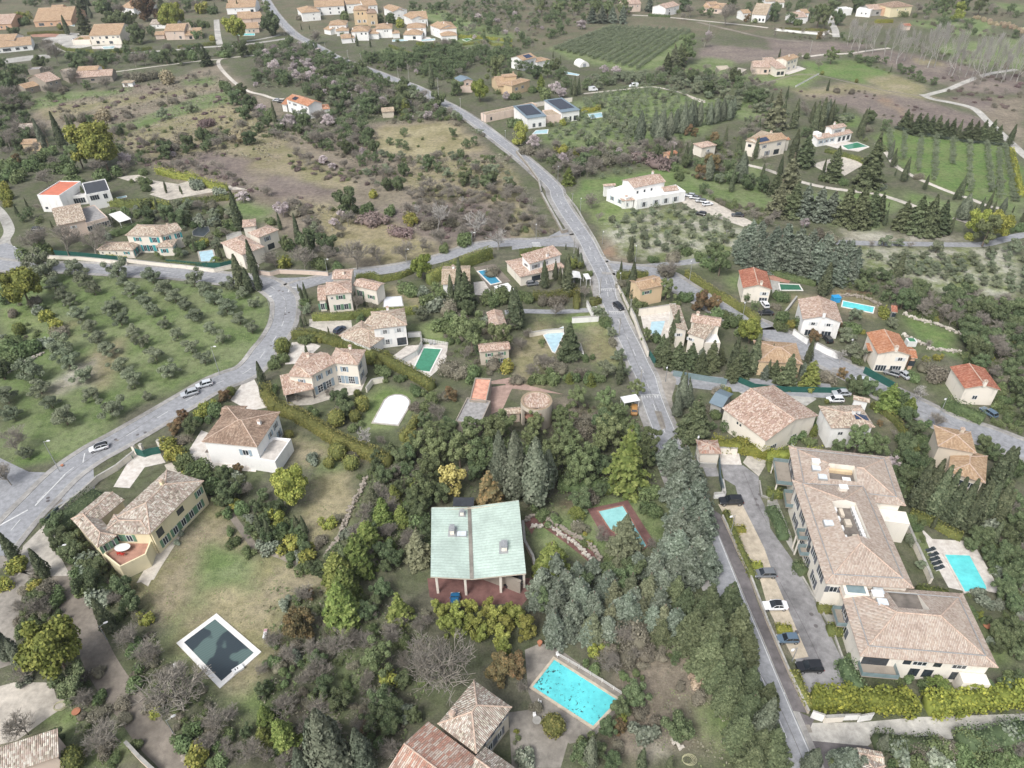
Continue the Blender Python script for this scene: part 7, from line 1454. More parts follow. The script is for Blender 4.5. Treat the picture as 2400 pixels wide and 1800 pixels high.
# ------------------------------------------------------------------ street lamps, poles, signs
for t,bx,by,tx,ty,arm,lab in(('02',517,757,393,492,90,'street lamp on the grass corner above the left junction'),('01',1900,1580,1832,1343,80,'street lamp beside the two silver cars'),('01',175,610,115,460,60,'street lamp at the left end of the curving road'),('01',1030,600,1005,505,0,'street lamp in front of the villa with turquoise shutters'),('11',145,1110,100,900,90,'street lamp on the inside of the left road bend'),('11',622,722,590,573,60,'street lamp behind the yellow villa with pale green shutters'),('11',1307,635,1290,487,60,'street lamp halfway up the branch road'),('11',1869,487,1857,340,60,'street lamp at the top of the branch road'),('21',208,410,207,284,0,'street lamp above the crosswalk stripes'),('21',590,180,595,40,0,'street lamp right of the main road below the farmhouse lawn'),('21',780,450,782,330,0,'street lamp above the rust-coloured bank'),('21',1063,625,1078,463,-20,'street lamp behind the junction cypress'),('21',1533,762,1548,588,-30,'street lamp at the upper end of the east road'),('21',1988,1100,2015,955,-30,'street lamp in the middle of the east road'),('31',697,1400,735,1262,-40,'street lamp beside the white garage wall'),('32',1485,260,1535,125,-50,'street lamp beside the red-twigged tree on the east road'),('22',1578,640,1597,440,-20,'tall street lamp beside the gatehouse'),('22',1885,1310,1918,1135,-60,'street lamp on the upper parking bays'),('33',208,735,237,605,-60,'street lamp on the lower parking bays'),('21',935,790,937,712,-20,'street lamp beside the ochre house'),('21',1325,1640,1340,1515,-20,'street lamp at the mouth of the side driveway'),('03',925,550,870,465,120,'street lamp on the upper dirt lane'),('03',1500,1360,1410,1245,120,'street lamp on the lower dirt lane'),('02',575,1520,495,1410,100,'street lamp beside the cracked driveway'),('20',395,1600,393,1428,0,'street lamp on the bend of the main road'),('10',2155,1200,2165,1150,0,'street lamp beside the yellow-green tree on the main road'),('10',1580,830,1590,770,0,'street lamp by the dark clipped hedge row'),('10',908,520,912,475,0,'street lamp in the dark trees along the main road'),('01',2,0,0,0,0,None),):
 if lab:lamp(t,bx,by,tx,ty,lab,arm)
for t,bx,by,tx,ty,lab in(('10',1232,690,1222,575,'concrete pole left of the main road with a lamp behind'),('10',1325,720,1305,530,'tall pole beside the far main road'),('10',1578,830,1573,670,'pole beside the lone tall cypress on the main road'),('10',1497,880,1492,770,'pole in the scrub left of the main road'),('10',1132,910,1122,820,'pole beside the ruined yellow hut'),('10',1768,925,1765,845,'pole in front of the dark clipped hedge row'),('10',1970,1090,1958,975,'pole beside the long pink wall'),('10',610,480,592,370,'pole at the far crossroads'),('10',800,520,788,430,'pole in the trees below the hamlet'),('10',245,300,230,180,'pole beside the far main road at the left'),('10',350,330,338,250,'pole in the middle of the far junction'),('30',900,410,918,310,'pole at the end of the gravel track in front of the poplars'),('30',360,465,382,350,'pole above the winding gravel drive'),('30',1740,722,1775,610,'leaning white pole beside the farm lane bend'),('20',848,180,852,92,'pole at the far edge of the striped olive field'),('20',1700,265,1705,195,'pole above the blossom-topped bare tree'),('21',535,530,536,395,'dark pole above the salmon villa'),('21',520,120,526,10,'pole at the right edge of the main road'),('21',925,1240,930,1090,'dark wooden pole beside the main road below the zebra marking'),('21',1108,1659,1120,1530,'dark pole on the lower main road'),('21',760,880,766,745,'white pole beside the upper zebra marking'),('21',1845,410,1855,325,'pole in the olive field below the farmhouse'),('21',1020,1050,1025,925,'pole beside the walled pool'),('33',170,1659,175,1500,None),):
 if lab:lamp(t,bx,by,tx,ty,lab,kind='pole')
def sign(tile,x,y,label,face='limit',h=2.3,rz=-150):
 p=W(N(tile,x,y));root=empty('road_sign',(p[0],p[1],0),R_(rz));m=MB();m.tube((0,0,-.1),(0,0,h),.035,n=6);m.build('post',STEEL,root)
 m=MB();m.tube((0,.04,h),(0,.07,h),.34,n=20,m=0);m.tube((0,.07,h),(0,.075,h),.26,n=20,m=1);m.build('disc',[plain('sign_red',(.55,.03,.03),.4),WHITEP],root)
 c=bpy.data.curves.new('speed_number','FONT');c.body='30';c.size=.34;c.align_x='CENTER';c.align_y='CENTER';c.extrude=.004
 t=link(bpy.data.objects.new('text',c));me=bpy.data.meshes.new_from_object(t.evaluated_get(bpy.context.evaluated_depsgraph_get()));bpy.data.objects.remove(t);me.materials.clear();me.materials.append(BLKP)
 t=obj('speed_number',me,root);t.location=(0,.082,h);t.rotation_euler=(R_(90),0,R_(180))
 tag(root,label,'road sign')
 # ------------------------------------------------------------------ canopies, furniture and small things
def canopy(tile,A,B,C,h,mat,label,name='canopy',cat='canopy',slope=0.,arch=False):
 A,B,C=(W(N(tile,*q),h)[:2]for q in(A,B,C));u=B-A;L=np.linalg.norm(u);u/=L;v=np.array([-u[1],u[0]]);Wd=abs(float((C-B)@v));c=A+u*L/2+v*Wd/2
 root=empty(name,(c[0],c[1],0),math.atan2(u[1],u[0]));m=MB();n=6 if arch else 1
 for i in range(n):
  x0,x1=-L/2+L*i/n,-L/2+L*(i+1)/n;z0=h+(.5*math.sin(math.pi*i/n)if arch else 0);z1=h+(.5*math.sin(math.pi*(i+1)/n)if arch else 0)
  m.face([(x0,-Wd/2,z0),(x1,-Wd/2,z1),(x1,Wd/2,z1+slope),(x0,Wd/2,z0+slope)]);m.face([(x0,Wd/2,z0-.08+slope),(x1,Wd/2,z1-.08+slope),(x1,-Wd/2,z1-.08),(x0,-Wd/2,z0-.08)])
  for s in(-1,1):m.face([(x0,s*Wd/2,z0-.08+(slope if s>0 else 0)),(x1,s*Wd/2,z1-.08+(slope if s>0 else 0)),(x1,s*Wd/2,z1+(slope if s>0 else 0)),(x0,s*Wd/2,z0+(slope if s>0 else 0))][::s])
 for s in(-1,1):m.face([(s*L/2,-Wd/2,h-.08),(s*L/2,Wd/2,h-.08+slope),(s*L/2,Wd/2,h+slope),(s*L/2,-Wd/2,h)][::s])
 m.build('roof',mat,root)
 for sx in(-1,1):
  for sy in(-1,1):k=MB();k.box(sx*(L/2-.2)-.06,sx*(L/2-.2)+.06,sy*(Wd/2-.2)-.06,sy*(Wd/2-.2)+.06,-.1,h-.05);k.build('post',WHITEP,root)
 return tag(root,label,cat)
canopy('01',(938,192),(1032,262),(962,108),3.,MATS['canvas_white'],'white canvas pergola at the end of the salmon house','pergola','pergola')
canopy('21',(490,752),(600,748),(592,690),2.6,MATS['canvas_white'],'arched white carport beside the salmon villa','carport','carport',arch=True)
canopy('22',(970,166),(1108,140),(1060,88),2.8,ROOF['white'],'white carport canopy over the old ochre saloon','carport','carport')
canopy('02',(1770,590),(2035,610),(2055,535),2.8,MATS['thatch'],'brown vine-covered pergola on the pale patio','pergola','pergola')
canopy('11',(2115,880),(2240,850),(2212,775),3.,MATS['canvas_white'],'flat white canopy right of the deep blue pool','pergola','pergola');canopy('21',(640,755),(685,750),(678,700),2.6,MATS['canvas_white'],'small white bus shelter beside the main road','bus_shelter','bus shelter')
canopy('12',(1700,1055),(1880,1055),(1870,980),2.2,ROOF['dark'],'round dark trampoline mat behind the green-roofed house','trampoline','trampoline')
def boxes(name,cat,label,tile,x,y,parts,rz=0,z=0.,group=None):
 """small piece of furniture; parts = (name, material, list of boxes x0,x1,y0,y1,z0,z1)"""
 p=W(N(tile,x,y),z);root=empty(name,(p[0],p[1],z),R_(rz))
 for nm,mt,bs in parts:
  m=MB()
  for b in bs:m.box(*b)
  m.build(nm,mt,root)
 return tag(root,label,cat,group)
def lounger(t,x,y,rz,label,mat=None,z=.03,group=None):
 return boxes('sun_lounger','lounger',label,t,x,y,[('bed',mat or MATS['cover_black'],[(-.35,.35,-1.,.35,.28,.36)]),('backrest',mat or MATS['cover_black'],[(-.35,.35,.36,.95,.38,.6)]),('frame',WHITEP,[(-.36,-.3,-.95,.9,0,.27),(.3,.36,-.95,.9,0,.27)])],rz,z,group)
for i,(x,y)in enumerate(((1400,1440),(1425,1482),(1435,1520),(1455,1556),(1475,1596))):lounger('32',x,y,-75,f'{["topmost","second","middle","fourth","lowest"][i]} dark sun lounger in the row on the pool deck',group='sun loungers on the pool deck')
lounger('11',1508,1305,15,'grey sun lounger behind the green pool, left one',STEEL);lounger('11',1540,1308,15,'grey sun lounger behind the green pool, right one',STEEL);lounger('32',215,520,-30,'white sun lounger on the dark deck below the speckled roof',WHITEP)
def table(t,x,y,z,r,label,mat,ry=None):
 p=W(N(t,x,y),z);root=empty('table',(p[0],p[1],z-.0));m=MB();n=20;ry=ry or r
 top=[(r*math.cos(6.283*i/n),ry*math.sin(6.283*i/n))for i in range(n)];m.prism(top,.7,.75);m.build('tabletop',mat,root);m=MB();m.tube((0,0,0),(0,0,.7),.07,n=8);m.tube((0,0,0),(0,0,.04),.35,n=12);m.build('leg',mat,root);return tag(root,label,'table')
table('02',1068,1432,3.2,1.5,'long oval grey-white table on the red corner terrace',WHITEP,1.0);table('23',215,1265,0.05,.7,'round grey table on the old paving beside the leafy pool',MATS['concrete'])
def chair(t,x,y,z,rz,label,mat,group=None):return boxes('garden_chair','chair',label,t,x,y,[('seat',mat,[(-.25,.25,-.25,.25,.4,.46)]),('backrest',mat,[(-.25,.25,.2,.26,.46,.95)]),('frame',mat,[(-.25,-.2,-.25,-.2,0,.4),(.2,.25,-.25,-.2,0,.4),(-.25,-.2,.2,.25,0,.4),(.2,.25,.2,.25,0,.4)])],rz,z,group)
chair('02',1035,1475,3.2,180,'red and white folding chair at the oval table, left one',MATS['red_cloth']);chair('02',1068,1480,3.2,170,'red and white folding chair at the oval table, right one',MATS['red_cloth']);chair('02',1022,1405,3.2,40,'white armchair behind the oval table',WHITEP)
chair('23',395,690,.1,30,'white garden chair at the top corner of the leafy pool',WHITEP);chair('23',240,1100,.1,80,'white curved seat left of the leafy pool',WHITEP);chair('23',195,1215,.05,10,'white chair beside the round grey table',WHITEP)
boxes('filter_box','box','white box with slots standing on the rim of the dark green pool cover','03',2060,815,[('body',WHITEP,[(-.9,.9,-.5,.5,.1,.55)]),('slot',BLKP,[(-.45,-.3,-.1,.3,.55,.57),(-.05,.1,-.1,.3,.55,.57)])],40)
boxes('bench','bench','pink-topped white bench on the lawn right of the covered pool','13',82,510,[('seat',WHITEP,[(-.3,.3,-.9,.9,.35,.45)]),('cushion',plain('pink_cloth',(.5,.3,.33),.8),[(-.3,.3,.4,.88,.45,.55)]),('leg',WHITEP,[(-.25,.25,-.85,-.75,0,.35),(-.25,.25,.75,.85,0,.35)])],5)
boxes('deck_chair','chair','white folded deck chair on the grass left of the covered pool','03',1520,800,[('seat',WHITEP,[(-.25,.25,-.8,.1,.2,.28)]),('backrest',WHITEP,[(-.25,.25,.1,.8,.3,.5)]),('leg',WHITEP,[(-.22,-.18,-.7,.7,0,.2),(.18,.22,-.7,.7,0,.2)])],25)
boxes('wheelie_bin','bin','green wheelie bin beside the gate of the yellow villa, left one','02',1115,650,[('body',MATS['bin_green'],[(-.28,.28,-.33,.33,.05,1.0)]),('lid',MATS['canvas_white'],[(-.3,.3,-.36,.36,1.0,1.07)])],30);boxes('wheelie_bin','bin','green wheelie bin beside the gate of the yellow villa, right one','02',1140,640,[('body',MATS['bin_green'],[(-.28,.28,-.33,.33,.05,1.0)]),('lid',MATS['canvas_white'],[(-.3,.3,-.36,.36,1.0,1.07)])],30)
boxes('play_hut','hut','bright blue pool storage box beside the long turquoise pool','31',580,945,[('body',MATS['blue_paint'],[(-1.1,1.1,-.9,.9,0,1.6)]),('roof',MATS['blue_paint'],[(-1.2,1.2,-1.,1.,1.6,1.75)])],5)
boxes('garden_shed','shed','brown wooden shed with grass-green roof below the speckled house','32',125,455,[('wall',MATS['wood'],[(-1.6,1.6,-1.1,1.1,0,2.2)]),('roof',plain('astroturf',(.05,.22,.04),.9),[(-1.75,1.75,-1.25,1.25,2.2,2.35)])],-20)
boxes('garden_shed','shed','white plastic pump house on the slope lawn','31',1225,1320,[('wall',WHITEP,[(-1.2,1.2,-1,1,0,1.6)]),('roof',MATS['bin_green'],[(-.8,.8,-.8,.8,1.6,1.7)])],-5)
boxes('awning','awning','white and blue striped awning below the speckled house','32',65,520,[('canvas',MATS['canvas_white'],[(-1.9,1.9,-1.6,1.6,2.3,2.38)]),('post',WHITEP,[(-1.8,-1.72,-1.5,-1.42,0,2.3),(1.72,1.8,-1.5,-1.42,0,2.3),(-1.8,-1.72,1.42,1.5,0,2.3),(1.72,1.8,1.42,1.5,0,2.3)])],30)
def pot(t,x,y,label,r=.35,h=.6,m_=None):
 p=W(N(t,x,y));m=MB();m.tube((0,0,0),(0,0,h),r*.65,r,14);m.tube((0,0,h),(0,0,h+.08),r*1.12,r*1.12,14);return tag(m.build('flower_pot',m_ or MATS['terracotta'],None,(p[0],p[1],.02)),label,'flower pot')
pot('03',668,1185,'round terracotta pot on the lawn beside the gravel yard',.6,.5);pot('23',240,600,'tall terracotta jar at the top corner of the leafy pool',.4,.9);pot('33',1890,440,'terracotta bowl on the lawn right of the apartment',.6,.3);pot('22',550,1215,'pale stone bird bath on the lawn',.55,.7,MATS['stone_paving']);pot('02',540,710,'small orange pot on the grass corner',.3,.3)
def hose(t,x,y,label):
 p=W(N(t,x,y));m=MB();r=random.Random(2)
 for k in range(4):
  R=.75+.12*k;pts=[(R*math.cos(a/12*6.283)+.1*k,R*math.sin(a/12*6.283)*.8,.04+.02*k)for a in range(13)]
  for a,b in zip(pts,pts[1:]):m.tube(a,b,.03,n=4,cap=False)
 return tag(m.build('garden_hose',plain('hose',(.5,.48,.3),.6),None,(p[0],p[1],.03)),label,'hose')
hose('03',510,1125,'coiled yellow garden hose on the gravel yard');hose('23',1515,1590,'coiled pale garden hose at the bottom centre')
def tunnel():
 p=W(N('20',600,565));m=MB();n=10;L,R=9.,3.4;r0=Matrix.Rotation(R_(20),4,'Z')
 pr=[(R*math.cos(math.pi*i/n),R*math.sin(math.pi*i/n)*.95)for i in range(n+1)]
 for a,b in zip(pr,pr[1:]):m.face([r0@Vector((a[0],-L/2,a[1])),r0@Vector((b[0],-L/2,b[1])),r0@Vector((b[0],L/2,b[1])),r0@Vector((a[0],L/2,a[1]))][::-1])
 m.face([r0@Vector((a[0],-L/2,a[1]))for a in pr]);m.face([r0@Vector((a[0],L/2,a[1]))for a in pr][::-1]);root=empty('greenhouse',(p[0],p[1],0));m.build('cover',MATS['canvas_white'],root)
 k=MB();k.box(-1,1,-L/2-.05,-L/2-.02,0,2,fr=r0);k.build('door',SHUT['G'],root);tag(root,'white plastic tunnel greenhouse below the striped olive field','greenhouse')
tunnel()
# round tower house
def tower():
 h=6.;c=W(N('22',212,150),h)[:2];k=W(N('22',352,150),h)[:2];R=abs(k[0]-c[0]);root=empty('round_house',(c[0],c[1],0));n=28;m=MB()
 ring=lambda r,z,a0=0,a1=2*math.pi:[(r*math.cos(a0+(a1-a0)*i/n),r*math.sin(a0+(a1-a0)*i/n),z)for i in range(n+1)]
 # wall ring open towards the front left
 A0,A1=R_(-72),R_(205);o=ring(R*.98,-.2,A0,A1);i_=ring(R*.82,-.2,A0,A1)
 for q in range(n):
  for lst,s in((o,1),(i_,-1)):
   a,b=lst[q],lst[q+1];P=[a,b,(b[0],b[1],h+.3),(a[0],a[1],h+.3)];m.face(P[::s])
  m.face([(o[q][0],o[q][1],h+.3),(o[q+1][0],o[q+1][1],h+.3),(i_[q+1][0],i_[q+1][1],h+.3),(i_[q][0],i_[q][1],h+.3)],1)
 fo=ring(R*.98,h-.8,A1,A0+2*math.pi);fi=ring(R*.82,h-.8,A1,A0+2*math.pi)
 for q in range(n):
  a,b,c_,d_=fo[q],fo[q+1],fi[q+1],fi[q];m.face([a,b,(b[0],b[1],h+.3),(a[0],a[1],h+.3)]);m.face([c_,d_,(d_[0],d_[1],h+.3),(c_[0],c_[1],h+.3)]);m.face([b,a,d_,c_])
  m.face([(a[0],a[1],h+.3),(b[0],b[1],h+.3),(c_[0],c_[1],h+.3),(d_[0],d_[1],h+.3)],1)
 for q in(0,n):m.face([o[q],(o[q][0],o[q][1],h+.3),(i_[q][0],i_[q][1],h+.3),i_[q]])
 m.box(-R*.8,R*.75,-R*.05,0,-.2,h-.6);m.build('wall',[WALL['beige'],ROOF['cream']],root)
 m=MB();P=[(R*.83*math.cos(6.283*i/n),R*.83*math.sin(6.283*i/n))for i in range(n)];P=[p for p in P if p[1]>-R*.62]
 m.face([(x,y,h-.1+.1*y)for x,y in P],0,[(x,y)for x,y in P]);m.face([(x,y,h-.25+.1*y)for x,y in P][::-1],0);m.build('roof',ROOF['pink'],root)
 m=MB();m.prism([(R*.8*math.cos(6.283*i/n),R*.8*math.sin(6.283*i/n))for i in range(n)],2.2,2.4);m.build('terrace_floor',MATS['terracotta_floor'],root);m=MB();m.box(-R*.5,R*.1,-R*.056,-R*.052,2.5,4.3);m.build('window',GLASS,root);nogo([c+np.array(p[:2])for p in ring(R,0)]);tag(root,'round tower-like house with curved wall and tiled roof, partly roofless','house')
 house('low tiled annex left of the round house','pink',[w('22',(-60,262),(82,250),(70,196),3,'g','mix')],name='annex',cat='annex')
tower()
# person in red near the derelict building
def person(t,x,y,label,top=(.5,.03,.03),legs=(.02,.02,.025)):
 p=W(N(t,x,y));root=empty('person',(p[0],p[1],.03),R_(-20))
 pts={'pelvis':(0,0,.95,.14),'waist':(0,0,1.1,.12),'chest':(0,-.02,1.35,.155),'neck':(0,-.02,1.5,.055),'head0':(0,-.03,1.6,.09),'head':(0,-.04,1.69,.1),'crown':(0,-.03,1.78,.05)}
 for s,n in((-1,'l'),(1,'r')):
  pts.update({n+'hip':(s*.1,0,.9,.09),n+'knee':(s*.11,-.04,.5,.06),n+'ankle':(s*.12,.03,.09,.04),n+'toe':(s*.13,-.13,.04,.035),n+'sh':(s*.19,-.01,1.42,.06),n+'el':(s*.27,.02,1.15,.045),n+'wr':(s*.25,-.13,.95,.032),n+'hand':(s*.24,-.19,.9,.03)})
 names=list(pts);me=bpy.data.meshes.new('body');E=[('pelvis','waist'),('waist','chest'),('chest','neck'),('neck','head0'),('head0','head'),('head','crown')]
 for n in 'lr':E+=[('pelvis',n+'hip'),(n+'hip',n+'knee'),(n+'knee',n+'ankle'),(n+'ankle',n+'toe'),('chest',n+'sh'),(n+'sh',n+'el'),(n+'el',n+'wr'),(n+'wr',n+'hand')]
 me.from_pydata([pts[n][:3]for n in names],[(names.index(a),names.index(b))for a,b in E],[]);o=obj('body',me,root)
 sk=o.modifiers.new('skin','SKIN');me.skin_vertices.new()if not me.skin_vertices else None
 for i,n in enumerate(names):r=pts[n][3];me.skin_vertices[0].data[i].radius=(r,r*.8)
 me.skin_vertices[0].data[0].use_root=True;sb=o.modifiers.new('sub','SUBSURF');sb.levels=1;sb.render_levels=1
 dg=bpy.context.evaluated_depsgraph_get();ev=bpy.data.meshes.new_from_object(o.evaluated_get(dg));o.modifiers.clear();o.data=ev
 ms=[plain('skin',(.45,.27,.2),.6),plain('red_jacket',top,.8),plain('black_trousers',legs,.8),plain('hair',(.04,.025,.02),.8)]
 for m in ms:ev.materials.append(m)
 for f in ev.polygons:
  z=f.center.z;f.material_index=3 if z>1.72 or(z>1.6 and f.center.y>0)else 0 if z>1.5 or(abs(f.center.x)>.2 and z<.98)else 1 if z>.93 else 2
 tag(root,label,'person')
person('12',2005,240,'person in a red top and dark trousers standing beside the derelict building')
